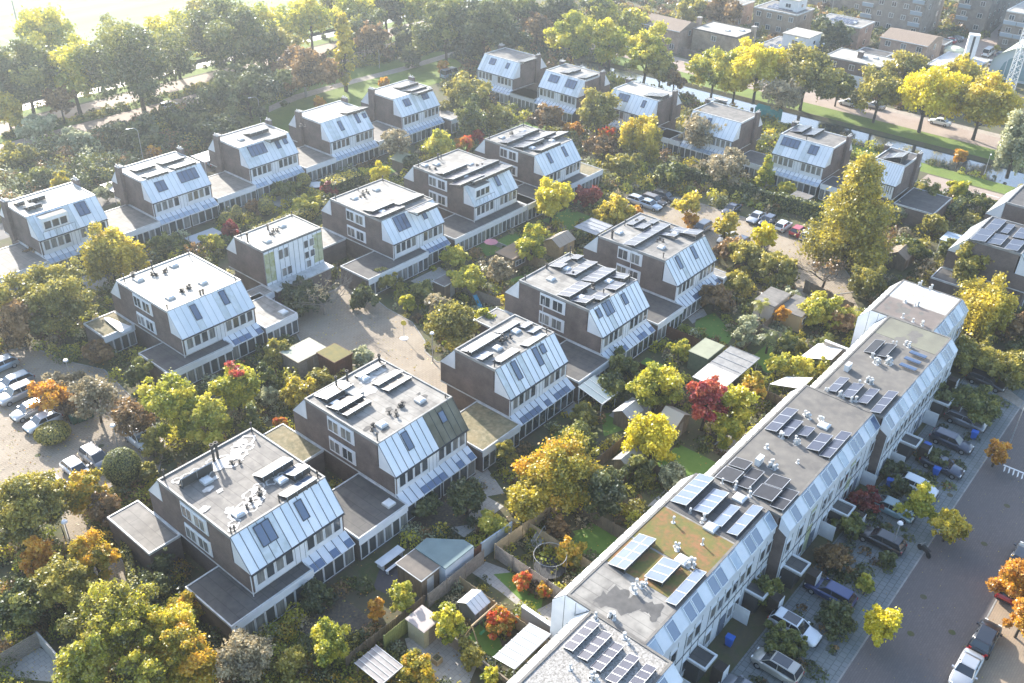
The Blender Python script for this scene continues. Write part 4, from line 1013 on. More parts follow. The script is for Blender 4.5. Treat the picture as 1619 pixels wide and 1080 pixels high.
def leaves_obj(name, cen, siz, tint, mats, mi, parent=None, up=0.35, nrm=None):
    """one mesh of many small leaf faces"""
    N = len(cen)
    if nrm is None:
        nrm = rng.normal(size=(N, 3)); nrm[:, 2] += up
    nrm = nrm / (np.linalg.norm(nrm, axis=1, keepdims=True) + 1e-9)
    a = rng.normal(size=(N, 3)); u = np.cross(nrm, a); u /= (np.linalg.norm(u, axis=1, keepdims=True) + 1e-9)
    v = np.cross(nrm, u)
    s = siz[:, None]
    k = rng.uniform(.55, .95, (N, 1))
    fold = nrm * s * rng.uniform(-.25, .25, (N, 1))
    P = np.stack([cen - u * s, cen - v * s * k + fold, cen + u * s * rng.uniform(.7, 1.1, (N, 1)), cen + v * s * k + fold], axis=1).reshape(-1, 3)
    me = bpy.data.meshes.new(name)
    me.vertices.add(4 * N); me.vertices.foreach_set("co", P.astype(np.float32).ravel())
    me.loops.add(4 * N); me.loops.foreach_set("vertex_index", np.arange(4 * N, dtype=np.int32))
    me.polygons.add(N)
    me.polygons.foreach_set("loop_start", np.arange(0, 4 * N, 4, dtype=np.int32))
    me.polygons.foreach_set("loop_total", np.full(N, 4, dtype=np.int32))
    for m in mats: me.materials.append(m)
    me.polygons.foreach_set("material_index", mi.astype(np.int32))
    at = me.attributes.new("tint", 'FLOAT', 'POINT')
    at.data.foreach_set("value", np.repeat(tint, 4).astype(np.float32))
    me.update(calc_edges=True)
    o = bpy.data.objects.new(name, me); COL.objects.link(o)
    if parent is not None: o.parent = parent
    return o

def clumps(form, R_, Rz, K):
    d = rng.normal(size=(K, 3)); d /= np.linalg.norm(d, axis=1, keepdims=True)
    if form in ('round', 'bush', 'thin', 'weep'):
        d[:, 2] = np.where(d[:, 2] < -.7, -d[:, 2] * .6, d[:, 2])
        rad = rng.uniform(.3, .95, K) ** .75
        lob = 1 + .16 * np.sin(3 * np.arctan2(d[:, 1], d[:, 0]) + rng.uniform(0, 6)) + .12 * np.sin(5 * np.arctan2(d[:, 1], d[:, 0]) + rng.uniform(0, 6))
        c = d * rad[:, None] * np.array([R_, R_, Rz]) * lob[:, None] * rng.uniform(.78, 1.06, (K, 1))
        r = rng.uniform(.10, .31, K) * min(R_, Rz * 1.15)
    elif form in ('cone', 'col'):
        h = rng.uniform(0, 1, K) ** (1.25 if form == 'cone' else 1.0)
        lim = ((1 - h * .95) ** .75 * (1 + .22 * np.sin(h * 17))) if form == 'cone' else (np.sin(np.pi * (h * .86 + .1)) ** .6)
        t = rng.uniform(0, 2 * np.pi, K); rr = lim * R_ * rng.uniform(.35, .92, K)
        c = np.stack([rr * np.cos(t), rr * np.sin(t), (h * 2 - 1) * Rz * .93], 1)
        r = (.12 + .22 * lim) * R_ * rng.uniform(.8, 1.3, K) + .12
    return c, r

def crown(form, R_, Rz, n, s, K):
    c, r = clumps(form, R_, Rz, K)
    w = r ** 2; w /= w.sum()
    idx = rng.choice(K, n, p=w)
    d = rng.normal(size=(n, 3)); d /= np.linalg.norm(d, axis=1, keepdims=True)
    rad = rng.uniform(0.2, 1.0, n) ** .5 * rng.uniform(.8, 1.25, n) + (rng.uniform(size=n) < .14) * rng.uniform(.1, .7, n)
    p = c[idx] + d * (r[idx] * rad)[:, None] * np.array([1, 1, .8])
    if form == 'weep':
        dr = rng.uniform(0, 1, n) ** 1.5 * Rz * .75
        p[:, 2] -= dr * (np.hypot(p[:, 0], p[:, 1]) / R_)
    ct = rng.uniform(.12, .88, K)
    tint = np.clip(ct[idx] + rng.normal(0, .16, n) + .18 * p[:, 2] / max(Rz, .1), 0, 1)  # leaf colour also gets lighter towards the crown top
    nr = d * .7 + rng.normal(size=(n, 3)) * .8; nr[:, 2] += .45
    return p, tint, nr, c, s * rng.uniform(.6, 1.35, n)

def limb(mb, a, b, r0, r1, m, bend=.12, n=5, seg=2):
    a = Vector(a); b = Vector(b); L = (b - a).length; prev = a; pr = r0
    for i in range(1, seg + 1):
        f = i / seg; q = a.lerp(b, f)
        if i < seg: q += Vector((rnd.uniform(-1, 1), rnd.uniform(-1, 1), rnd.uniform(0, 1))) * L * bend
        rr = r0 + (r1 - r0) * f
        mb.tube(prev, q, pr, rr, m, n, cap=False); prev = q; pr = rr

def branches(mb, base, tip, r, depth, m, spread=.8):
    limb(mb, base, tip, r, r * .62, m, .08, 5 if depth > 2 else 4, 2)
    if depth == 0: return
    d = (Vector(tip) - Vector(base)); L = d.length
    for i in range(rnd.choice((2, 3, 3)) if depth > 1 else 3):
        v = d.normalized() + Vector((rnd.uniform(-1, 1), rnd.uniform(-1, 1), rnd.uniform(-.35, .7))) * spread
        branches(mb, tip, Vector(tip) + v.normalized() * L * rnd.uniform(.55, .82), r * .6, depth - 1, m, spread)

TREES = []
def tree(form, cx, cy, rp, H, pal, label, cat="tree", name=None, asp=None, trunk=None, group=None, base=None, dens=1.0, pal2=None, bark=None):
    global rng
    rng = np.random.default_rng(int(cx * 31 + cy * 17 + rp)); rnd.seed(int(cx * 13 + cy * 7))
    bush = form in ('bush', 'clip', 'box')
    Rz = H * ({'round': .43, 'thin': .42, 'bare': .36, 'cone': .47, 'col': .46, 'weep': .42, 'bush': .5, 'palm': .3}.get(form, .5)) if asp is None else H * asp
    zc = H - Rz if not bush else H * .5
    X, Y = W(cx, cy, zc); D = DIST(X, Y, zc); R_ = rp * D / FPX
    s = max(.10, D * .0016)
    if form == 'round' and H < 9 and asp is None: Rz = H * .46; zc = H - Rz; X, Y = W(cx, cy, zc)
    name = name or {'bush': 'bush', 'cone': 'conifer_tree', 'palm': 'palm_tree', 'clip': 'clipped_bush'}.get(form, 'tree')
    t = thing(name, label, cat, (X, Y, 0), rnd.uniform(0, 6), group)
    TREES.append((X, Y, R_))
    bk = bark or BARK
    tm = MB(); mp = PAL[pal]; mats = [mp] + ([PAL[pal2]] if pal2 else [])
    if form == 'bare':
        r0 = max(.12, R_ * .05)
        hf = H * .26
        limb(tm, (0, 0, -.1), (rnd.uniform(-.2, .2), rnd.uniform(-.2, .2), hf), r0 * 1.3, r0, bk, .03, 7, 2)
        for i in range(6):
            a = i * 1.05 + rnd.uniform(-.3, .3); L = R_ * .52
            branches(tm, (0, 0, hf), (math.cos(a) * L, math.sin(a) * L, hf + H * .2 * rnd.uniform(.6, 1.3)), r0 * .55, 4 if rp > 20 else 3, bk, .75)
        tm.build("trunk", t)
        n = int(260 * dens); p, ti, nr, c, sz = crown('round', R_ * .95, Rz * .9, n, s * .8, 24)
        p[:, 2] += zc; leaves_obj("crown", p, sz, ti, mats, np.zeros(n), t, nrm=nr); return t
    if form == 'palm':
        limb(tm, (0, 0, -.1), (.1, 0, H * .72), .16, .13, bk, .02, 7, 3); tm.build("trunk", t)
        fm = MB()
        for i in range(20):
            a = i * 2.4; el = rnd.uniform(-.3, 1.0); L = R_ * rnd.uniform(.8, 1.1)
            dx, dy = math.cos(a), math.sin(a); z0 = H * .72
            pts = []
            for f in (0, .35, .7, 1.0):
                pts.append(Vector((dx * L * f * math.cos(el * (1 - f * .3)), dy * L * f * math.cos(el * (1 - f * .3)), z0 + L * f * math.sin(el) - L * .55 * f * f)))
            sd_ = Vector((-dy, dx, 0))
            for k_ in range(3):
                wd = (.06, .26, .22, .03); a_, b_ = pts[k_], pts[k_ + 1]
                for sg in (-1, 1):
                    for j in range(3):
                        f0, f1 = j / 3, (j + .7) / 3
                        m0, m1 = a_.lerp(b_, f0), a_.lerp(b_, f1); w0 = wd[k_] + (wd[k_ + 1] - wd[k_]) * f0
                        fm.poly([m0, m1, m1.lerp(b_, .3) + sd_ * sg * (w0 + .25) - Vector((0, 0, .12))], mp)
        f_ = fm.build("frond_crown", t)
        at = f_.data.attributes.new("tint", 'FLOAT', 'POINT'); at.data.foreach_set("value", rng.uniform(0, 1, len(f_.data.vertices)).astype(np.float32)); return t
    if form in ('clip', 'box'):
        n = int(min(7000, 900 + 2.6 * rp * rp) * dens)
        d = rng.normal(size=(n, 3)); d /= np.linalg.norm(d, axis=1, keepdims=True)
        d[:, 2] = np.abs(d[:, 2]) * np.where(rng.uniform(size=n) < .8, 1, -.8)
        p = d * np.array([R_, R_, H * .5]) * rng.uniform(.93, 1.03, (n, 1)); p[:, 2] += H * .5
        core = MB(); core.ball((0, 0, H * .5), R_ * .92, DARKLEAF, H * .5 / R_, 12, 8); core.build("trunk", t)  # dark solid core inside the leaf shell, no woody stem
        leaves_obj("crown", p, s * .62 * rng.uniform(.7, 1.2, n), rng.uniform(0, 1, n), mats, np.zeros(n), t, nrm=d + rng.normal(size=(n, 3)) * .35); return t
    # trees with a leafy crown
    n = int(min(30000, (650 + 8.0 * rp * rp * max(.8, Rz / R_))) * dens * (.42 if form == 'thin' else 1.0))
    K = int(22 + rp * (1.1 if form in ('round', 'bush') else 1.3)); K = min(K, 120)
    if form in ('cone', 'col'): K = max(60, K); n = int(n * 1.15)
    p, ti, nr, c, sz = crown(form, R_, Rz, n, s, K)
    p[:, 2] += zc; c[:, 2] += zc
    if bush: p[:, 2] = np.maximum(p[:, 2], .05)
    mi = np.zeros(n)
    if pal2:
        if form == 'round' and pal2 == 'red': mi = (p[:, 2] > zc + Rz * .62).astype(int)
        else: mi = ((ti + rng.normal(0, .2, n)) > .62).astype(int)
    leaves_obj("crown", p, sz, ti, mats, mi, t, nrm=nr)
    if not bush:
        r0 = max(.09, H * .018)
        top = zc + Rz * (.2 if form not in ('cone', 'col') else .8)
        limb(tm, (0, 0, -.1), (rnd.uniform(-.3, .3), rnd.uniform(-.3, .3), top), r0 * 1.5, r0 * .55, bk, .015, 8, 3)
        for q in c[:min(12 if rp > 20 else 6, K)]:
            z0 = zc - Rz * rnd.uniform(.2, .9)
            limb(tm, (0, 0, max(.8, z0)), tuple(q), r0 * .5, r0 * .14, bk, .08, 5, 2)
    else:
        for q in c[:5]: limb(tm, (0, 0, 0), tuple(q), .05, .02, bk, .1, 4, 2)
    tm.build("trunk", t)
    return t
DARKLEAF = mat("hedge_core", (.03, .045, .015), .95)

T_ = [
# --- trees along the two roads (top left)
('round', 213, 95, 78, 17, 'green', "huge dark green tree whose trunk stands on the upper-left road median"),
('round', 366, 60, 64, 17, 'green', "big dark green tree rising above the low rounded dark tree"),
('round', 392, 142, 66, 10.5, 'dark', "low broad dark tree in the shrub belt behind the far left row"),
('round', 38, 118, 50, 14, 'green', "green tree at the far left edge by the two roads, forked trunk"),
('thin', 112, 112, 38, 14, 'ygreen', "thin yellowish tree between two dark green trees by the sports field"),
('thin', 275, 62, 40, 14, 'ygreen', "pale yellow airy tree with bare slanting trunk by the roadside"),
('thin', 420, 45, 40, 13, 'ygreen', "pale yellow tree in front of the ditch, right of the big dark one"),
('thin', 490, 32, 38, 13, 'ygreen', "yellowish tree by the ditch, left of the tall golden poplar", ),
('col', 543, 78, 14, 17, 'gold', "slender golden poplar column standing on the park edge"),
('thin', 540, 12, 34, 12, 'olive', "airy olive tree at the top edge above the golden poplar"),
('round', 578, 48, 32, 10, 'green', "blue-green round tree right of the golden poplar"),
('round', 610, 12, 30, 12, 'dark', "dark roadside tree at the top edge near the ditch"),
('thin', 657, 12, 28, 13, 'ygreen', "yellow-green tree at the top edge left of the big dark clump"),
('round', 640, 62, 22, 7, 'dark', "small dark round tree above the clipped dark bush in the park"),
('bush', 651, 90, 20, 5, 'dark', "dark round bush beside the park path"),
('round', 705, 48, 42, 14, 'green', "broad green-topped tree in the park, left half of the big clump"),
('round', 765, 45, 52, 16, 'dark', "massive dark tree, right half of the big clump behind the canal row"),
('thin', 480, 108, 50, 10, 'brown', "half bare pale-trunked tree behind the small orange tree"),
('round', 505, 164, 9, 3.5, 'orange', "small orange tree on the bright lawn behind the far left row"),
('round', 608, 133, 9, 3.5, 'orange', "small golden-orange tree between two far left row roofs"),
('round', 701, 107, 9, 4, 'orange', "orange tree beside the parked van near the park"),
('round', 850, 45, 34, 9, 'brown', "brownish tree behind the canal row, left of the bright yellow trees"),
('round', 885, 22, 32, 12, 'dark', "dark evergreen mass at the top centre of the picture"),
('round', 948, 14, 26, 11, 'green', "green tree at the top edge above the pale willow"),
('round', 905, 58, 40, 13, 'ygreen', "first yellow-green tree left of the canal, above the second white house"),
('round', 966, 70, 34, 12, 'ygreen', "middle one of three yellow-green trees by the canal head"),
('round', 1022, 84, 37, 13, 'ygreen', "right one of three yellow-green trees standing beside the pale canal", ),
('weep', 953, 24, 28, 9, 'lime', "pale willow behind the first yellow-green tree"),
('weep', 1004, 34, 28, 9, 'lime', "pale willow left of the pitched brown roof"),
('thin', 1066, 124, 15, 7, 'brown', "small brown tree on the canal bank"),
('round', 1130, 112, 36, 10, 'ygreen', "yellow-green tree on the grassy canal verge, leftmost of its row", 'y'),
('round', 1200, 108, 42, 13, 'yellow', "brightest yellow tree on the canal verge"),
('round', 1276, 118, 44, 13, 'olive', "large dull olive tree between the brightest yellow one and the white-walled house"),
('round', 1326, 140, 21, 7, 'green', "small green tree on the verge in front of the white-walled house"),
('round', 1392, 145, 36, 11, 'olive', "olive-green tree on the verge with clean straight trunk"),
('thin', 1470, 145, 44, 14, 'yellow', "tall open yellow tree on the verge, white car parked behind it"),
('round', 1556, 162, 46, 13, 'gold', "wide golden tree on the verge near the lattice mast"),
('weep', 1612, 220, 30, 13, 'silver', "grey-green willow cut by the right edge beside the canal"),
('round', 1312, 58, 30, 8, 'dark', "dark evergreen between the flat roofed houses beyond the canal"),
('round', 1517, 248, 11, 4.5, 'orange', "tiny staked orange tree on the grass by the canal"),
('round', 1140, 22, 30, 10, 'brown', "russet tree behind the flat roofed brick house at the top"),
('round', 1095, 18, 24, 10, 'olive', "olive tree at the top edge near the pitched brown roof"),
# --- behind row H / in the belt
('round', 97, 296, 17, 6, 'gold', "small golden tree behind the chimney of the leftmost far house"),
('bush', 168, 305, 17, 3.2, 'silver', "silvery bush between the first and second far left houses"),
('thin', 95, 160, 26, 8, 'brown', "thin brown tree beside the road, far left"),
('round', 10, 175, 26, 8, 'gold', "yellow tree at the left edge above the shrub belt"),
('bush', 30, 250, 34, 5, 'olive', "olive thicket at the left edge behind the first house"),
('bush', 120, 225, 36, 4.5, 'silver', "pale feathery bush in the shrub belt"),
('bush', 215, 215, 50, 6, 'dark', "dark spreading bush behind the golden-lit second house"),
('bush', 300, 190, 40, 5.5, 'dark', "dark bush with reddish neighbours near the street lamp"),
('bush', 245, 243, 12, 3, 'orange', "small orange bush behind the second house, by the lamp"),
('bush', 60, 285, 34, 4, 'green', "green bush behind the leftmost far house"),
# --- gardens between row H and row M
('weep', 172, 392, 40, 9, 'gold', "weeping golden-green tree covering the corner of the leftmost house"),
('round', 212, 408, 24, 6, 'gold', "orange-gold tree just right of the weeping golden tree"),
('bush', 262, 385, 28, 3, 'green', "green shrub under the second far house"),
('bare', 305, 395, 28, 4, 'brown', "bare reddish shrub behind the bright flat roof", 'bush'),
('bush', 335, 385, 19, 3, 'lime', "fresh green clipped bush behind the upright panelled house"),
('clip', 358, 348, 12, 2.6, 'olive', "left clipped ball in the topiary garden"),
('clip', 375, 340, 8, 3.4, 'olive', "tall clipped egg between the topiary balls"),
('clip', 420, 328, 13, 3, 'olive', "right clipped ball in the topiary garden"),
('bush', 400, 330, 14, 3, 'brown', "brown feathery bush beside the right clipped ball"),
('bush', 365, 362, 15, 3, 'maroon', "purplish bush in front of the left clipped ball"),
('clip', 480, 287, 11, 3, 'olive', "egg-shaped bush beside the white garden table"),
('bush', 450, 300, 24, 3, 'green', "dark leafy bush below the third far house"),
('bush', 485, 325, 28, 3.2, 'lime', "bright leafy bush at the end of the long hedge"),
('bush', 522, 300, 14, 2.6, 'maroon', "dark red bush beside the clipped golden-topped hedge"),
('round', 602, 277, 17, 4.5, 'yellow', "small bright yellow tree behind the paired house with dark arrays"),
('thin', 624, 228, 26, 7, 'grey', "grey-brown half bare tree below the fourth far house"),
('round', 695, 232, 25, 6, 'lime', "lime green tree above the house with the white dormer"),
('round', 652, 258, 17, 3.5, 'dark', "dark round garden bush left of the lime green tree"),
('bush', 668, 282, 16, 3, 'green', "green bush beside the side wall of the dormer house"),
('bush', 733, 228, 16, 3, 'redyel', "red and orange bush behind the roof with many arrays"),
('bush', 755, 218, 12, 3, 'red', "red bush touching the house behind the vivid yellow tree"),
('round', 738, 150, 46, 9, 'olive', "wide brownish-yellow tree beyond the last far left house"),
('round', 745, 190, 22, 8, 'green', "narrow green tree in the garden left of the brown shrubs"),
('round', 792, 188, 24, 5, 'olive', "olive mop-headed tree in the canal row gardens"),
('round', 865, 185, 28, 6, 'brown', "brown-orange broad tree under the second canal house"),
('round', 945, 178, 33, 10, 'olive', "tall olive birch in front of the third canal house"),
('weep', 1018, 212, 32, 9, 'gold', "orange-gold birch in front of the third canal house, right of the olive one"),
('bush', 905, 205, 16, 3, 'orange', "orange-yellow bush at the foot of the olive birch"),
('bush', 950, 232, 34, 4, 'brown', "brownish shrub under the two birches"),
('bush', 960, 212, 16, 3, 'redyel', "red-leaved bush between the two birches"),
('thin', 1112, 208, 42, 9, 'grey', "greyish half bare tree in front of the fourth canal house"),
('thin', 1150, 262, 40, 7, 'grey', "grey bare-twigged tree left of the fifth canal house"),
('cone', 1212, 270, 13, 6, 'ygreen', "slim yellow-green conifer before the fifth canal house"),
('bush', 1240, 300, 14, 3, 'lime', "lime bush on the lawn before the fifth canal house"),
('round', 1060, 275, 26, 5, 'green', "dark green tree beside the court car park hedge"),
('round', 985, 262, 28, 5, 'olive', "olive shrub tree above the parked cars"),
('round', 872, 316, 30, 7.5, 'yellow', "vivid pure yellow tree in front of the house with many arrays"),
('bush', 924, 312, 23, 4, 'maroon', "magenta-red round bush right of the vivid yellow tree"),
('round', 842, 386, 27, 6.5, 'ygreen', "yellow-green round tree by the small timber sheds"),
('round', 975, 335, 32, 5, 'gold', "golden tree behind the roof of the last near-row house"),
('bush', 1005, 340, 18, 3, 'orange', "orange-yellow bush under the court parking tree"),
('thin', 1087, 322, 25, 6, 'gold', "thin golden tree standing in the court car park"),
('bush', 1092, 348, 14, 3, 'orange', "orange bush at the foot of the thin golden parking tree"),
('thin', 1148, 358, 22, 5.5, 'gold', "sparse orange tree beside the white hatchback in the car park"),
('thin', 1207, 372, 23, 5, 'yellow', "yellow-orange tree at the inner edge of the car park"),
('cone', 1355, 325, 58, 17.5, 'gold', "giant golden-olive conifer dominating the court car park", 'conifer', 'olive'),
('bare', 1307, 422, 34, 6, 'brown', "bare small tree on the sandy car park edge"),
('round', 1372, 445, 32, 5, 'olive', "olive shrub tree before the white-roofed terrace end"),
('round', 1180, 405, 30, 5, 'olive', "silvery-olive tree below the parked dark cars"),
('round', 1230, 425, 34, 5, 'olive', "wide olive bush tree along the sandy car park"),
('bush', 1150, 395, 24, 4, 'brown', "brown-green bush beside the last near-row house"),
('weep', 1562, 478, 48, 9, 'gold', "orange-gold weeping tree right of the terrace end"),
('round', 1530, 425, 26, 8, 'olive', "olive tree against the dark-roofed house at the right"),
('round', 1500, 395, 16, 4, 'green', "green tree behind the pale veranda roof at right"),
('round', 1480, 355, 22, 5, 'olive', "olive tree in the garden left of the dark-roofed house"),
('round', 1515, 300, 18, 4.5, 'ygreen', "yellow-green bush by the road at right"),
('round', 1470, 310, 20, 4, 'green', "green bush behind the half canal house"),
('bush', 1545, 320, 30, 3, 'green', "long dark hedge-like bush along the road at right"),
('bush', 1420, 335, 26, 3, 'silver', "pale-topped shrub right of the giant conifer"),
('round', 1445, 395, 24, 4, 'green', "dark green garden tree right of the giant conifer's foot"),
# --- middle gardens
('bare', 510, 458, 38, 6, 'grey', "grey bare twiggy tree at the head of the sandy court", 'tree'),
('bush', 478, 470, 40, 4.5, 'dark', "dark shrub mass left of the sandy court"),
('bush', 575, 470, 20, 3.5, 'dark', "dark bush along the shaded edge of the sandy court", ),
('bush', 600, 440, 30, 3.5, 'olive', "olive shrub under the annex of the house with triple roof windows"),
('bush', 646, 478, 13, 3, 'ygreen', "yellow bush at the sandy court's upper edge"),
('bush', 668, 462, 22, 3, 'green', "fresh green shrub above the yellow court bush"),
('thin', 690, 482, 20, 4, 'grey', "grey twiggy shrub left of the round court tree"),
('round', 716, 512, 42, 6, 'olive', "big round olive bush tree in the planted bed of the sandy court"),
('bush', 762, 508, 20, 3.5, 'ygreen', "yellow-green bush behind the short flat-ended house"),
('round', 712, 598, 7, 3.2, 'gold', "tiny golden tree on the court paving against the brick end wall"),
('bush', 572, 568, 22, 3, 'silver', "pale variegated bush behind the moss-darkened house"),
('round', 720, 405, 24, 3.5, 'lime', "lime shrub beside the small L-shaped shed"),
('round', 740, 440, 30, 4.5, 'lime', "lime green spreading tree over the fence"),
('thin', 790, 425, 20, 4.5, 'grey', "half bare tree by the pink parasol"),
('bush', 915, 375, 14, 2.6, 'green', "green bush between two timber sheds"),
('round', 75, 470, 76, 9, 'olive', "wide olive tree left of the bright bare-roofed house"),
('round', 30, 512, 38, 7, 'brown', "brown-orange tree above the parked cars at the left edge"),
('bush', 60, 400, 32, 4, 'brown', "reddish brown shrub below the leftmost house"),
('bush', 155, 555, 28, 3, 'brown', "brown bush left of the dark front annex"),
('bush', 218, 590, 20, 4, 'green', "upright green bush at the parking entrance"),
('bush', 90, 610, 38, 3, 'grey', "lilac-grey shrub bed beside the parked cars"),
('thin', 78, 625, 34, 4.5, 'orange', "orange-brown small tree over the silver parked cars"),
('clip', 83, 685, 27, 2, 'olive', "clipped oval bush bed behind the parked silver car"),
('bush', 120, 640, 26, 2.5, 'brown', "brown low shrub beside the green bins"),
('round', 275, 640, 44, 8, 'ygreen', "big yellow-green tree right of the left car park"),
('round', 330, 665, 36, 7, 'lime', "lime tree between two bigger yellow-green ones"),
('round', 372, 612, 38, 7, 'ygreen', "yellow-green tree with scarlet top before the bright-roofed house", 'tree', 'red'),
('round', 420, 600, 18, 4, 'green', "green upright shrub behind the red-topped tree"),
('bush', 425, 625, 18, 2.6, 'silver', "white plumed grasses in the garden before the moss-darkened house"),
('bush', 440, 560, 30, 3, 'olive', "olive shrub beside the green-roofed shed"),
('cone', 400, 665, 13, 5, 'green', "narrow green conifer left of the moss-darkened house", 'conifer'),
('bush', 470, 620, 28, 3.5, 'gold', "golden shrub under the brown mossy-roofed shed"),
('bush', 505, 600, 24, 3, 'olive', "olive bush between the mossy shed and the house"),
('bush', 447, 670, 12, 2, 'redyel', "small crimson bush at the corner of the moss-darkened house"),
('clip', 193, 740, 29, 4.5, 'green', "big clipped green dome behind the nearest house"),
('bush', 233, 745, 16, 3.5, 'olive', "olive bush between the clipped green dome and the nearest house"),
('bush', 240, 705, 20, 3.5, 'olive', "yellowish bush above the clipped green dome"),
('round', 133, 778, 38, 5, 'mixed', "orange and yellow tree over the parked cars at lower left"),
('bush', 168, 805, 26, 4, 'brown', "brown leafy shrub beside the nearest house's rear annex"),
('round', 42, 800, 58, 8, 'olive', "large olive tree at the left edge below the car park"),
('round', 60, 880, 24, 4.5, 'orange', "burnt orange bush at lower left"),
('round', 150, 880, 34, 5, 'mixed', "orange-tinged tree beside the footpath"),
('round', 100, 925, 46, 6, 'olive', "dull green and yellow tree between the orange bush and the big lower-left tree"),
('round', 185, 985, 62, 9.5, 'olive', "largest olive and yellow-green tree in the lower left corner", 'tree', 'ygreen'),
('round', 268, 1000, 44, 8, 'ygreen', "yellow-green tree between the largest olive tree and the orange-brown one", 'tree', 'gold'),
('round', 140, 1052, 50, 8, 'ygreen', "yellow-green tree at the bottom edge under the largest olive tree", 'tree', 'olive'),
('round', 228, 1070, 40, 7, 'olive', "olive tree at the bottom edge between yellow-green and orange-brown crowns", 'tree', 'ygreen'),
('round', 295, 1040, 46, 7, 'mixed', "orange-brown tree at the bottom edge"),
('round', 30, 960, 44, 4.5, 'green', "green shrub at the left edge above the fenced yard"),
('round', 385, 1040, 46, 5, 'grey', "greyish tan tree at the bottom edge below the front annex"),
('bush', 290, 965, 30, 3.5, 'mixed', "autumn shrub along the nearest house's front annex"),
('round', 520, 1018, 32, 5, 'ygreen', "bright yellow-green tree at the bottom, left of the corrugated roof"),
('bush', 462, 1050, 26, 3.5, 'olive', "olive bush at the bottom edge beside the bright tree"),
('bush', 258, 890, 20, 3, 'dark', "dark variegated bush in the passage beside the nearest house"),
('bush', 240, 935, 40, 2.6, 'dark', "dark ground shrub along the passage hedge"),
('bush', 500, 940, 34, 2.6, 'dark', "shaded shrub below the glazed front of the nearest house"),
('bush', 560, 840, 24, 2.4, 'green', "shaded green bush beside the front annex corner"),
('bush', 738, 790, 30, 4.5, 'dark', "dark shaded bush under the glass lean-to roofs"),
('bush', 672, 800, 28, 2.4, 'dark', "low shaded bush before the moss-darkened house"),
('bush', 780, 830, 26, 3, 'lime', "lime climbing bush over the pale blue wall"),
('round', 838, 785, 40, 5.5, 'gold', "golden feathery bush beside the slatted fence"),
('round', 893, 745, 60, 8, 'mixed', "large orange and gold tree in the middle of the gardens"),
('round', 955, 775, 40, 6, 'dark', "dark evergreen right of the large orange tree"),
('bush', 915, 700, 34, 5, 'green', "fresh green bush above the large orange tree"),
('round', 800, 718, 16, 4, 'olive', "small olive tree left of the large orange tree"),
('round', 1037, 612, 42, 6.5, 'ygreen', "yellow tree left of the red maple"),
('round', 1032, 690, 44, 6, 'yellow', "bright yellow sprawling tree below the small sheds"),
('round', 1117, 632, 30, 8, 'red', "crimson maple in the middle of the gardens"),
('round', 1158, 640, 31, 6, 'ygreen', "yellow-green tree touching the crimson maple's right side"),
('bush', 1150, 680, 30, 3.5, 'ygreen', "yellow-green bush below the crimson maple"),
('round', 1192, 612, 22, 4.5, 'mixed', "small orange tree right of the crimson maple"),
('bush', 1010, 740, 26, 3.5, 'green', "green bush by the curved roofed shed"),
('bush', 1065, 755, 24, 3, 'silver', "silvery bush against the terrace's sunlit rear boards"),
('round', 965, 610, 30, 4, 'green', "green tree beside the blue-glazed lean-to"),
('bush', 985, 580, 26, 4, 'green', "blue-green bush before the house with nine arrays"),
('bush', 925, 655, 22, 3, 'olive', "small olive bush on the shaded lawn"),
('bush', 1075, 555, 16, 3, 'lime', "pink-tinged lime bush left of the green-roofed shed"),
('round', 1228, 580, 19, 4, 'lime', "left one of two rounded bright lime trees behind the terrace"),
('round', 1267, 585, 25, 4, 'lime', "right, bigger one of two rounded bright lime trees behind the terrace"),
('bush', 1300, 585, 12, 3, 'lime', "small lime bush between the bright lime trees and terrace wall"),
('round', 1178, 525, 19, 6, 'silver', "tall silvery green shrub between two gardens"),
('palm', 1217, 530, 20, 4, 'green', "fan palm in the garden right of the silvery shrub", 'palm'),
('palm', 1206, 478, 17, 4, 'lime', "fan palm beside the flat-roofed garden studio", 'palm'),
('palm', 1350, 495, 20, 4, 'ygreen', "spiky palm behind the white rear boards", 'palm'),
('bush', 1245, 545, 20, 3, 'green', "dense green bush right of the fan palm"),
('bush', 1262, 548, 16, 3, 'olive', "olive bush beside the striped fence"),
('round', 1235, 498, 12, 4, 'orange', "small orange tree beside the yellow-walled garden studio"),
('round', 1300, 490, 36, 5, 'lime', "large leafy lime tree in the garden behind the terrace"),
('bush', 1305, 545, 18, 3, 'green', "green bush beside the white awning"),
('bush', 1330, 510, 24, 3.5, 'brown', "brown shrub right of the leafy lime tree"),
('round', 1130, 470, 28, 4, 'brown', "brown-green shrub tree before the last near-row house"),
('bush', 1165, 450, 26, 3.5, 'olive', "olive bush beside the garden studio"),
('bush', 1250, 470, 16, 2.5, 'silver', "silvery bush behind the yellow-walled garden studio"),
('bush', 635, 945, 22, 4, 'lime', "lime green shrub standing before the brown-roofed shed"),
('bush', 595, 965, 17, 3, 'orange', "orange bush on the dark patio"),
('round', 712, 985, 28, 4, 'ygreen', "rounded yellow-green tree between the cream shed and the playhouse"),
('bush', 790, 985, 24, 2.5, 'redyel', "russet and yellow shrub beside the wooden swing beam"),
('bush', 825, 918, 16, 2, 'redyel', "russet bush on the lawn's upper border"),
('bush', 860, 935, 12, 1.8, 'redyel', "smaller russet bush near the terrace wall"),
('bush', 655, 1060, 30, 3, 'mixed', "autumn bush at the bottom edge beside the corrugated roof"),
('bush', 775, 1075, 16, 3, 'ygreen', "yellow-green bush at the bottom edge by the glass veranda"),
('bush', 745, 1035, 24, 2.2, 'olive', "olive climber along the small lawn"),
('bush', 898, 875, 22, 3, 'mixed', "orange climbing shrub beside the trampoline"),
('bush', 880, 835, 20, 2.4, 'brown', "reddish bush on the garden bank"),
# --- street side
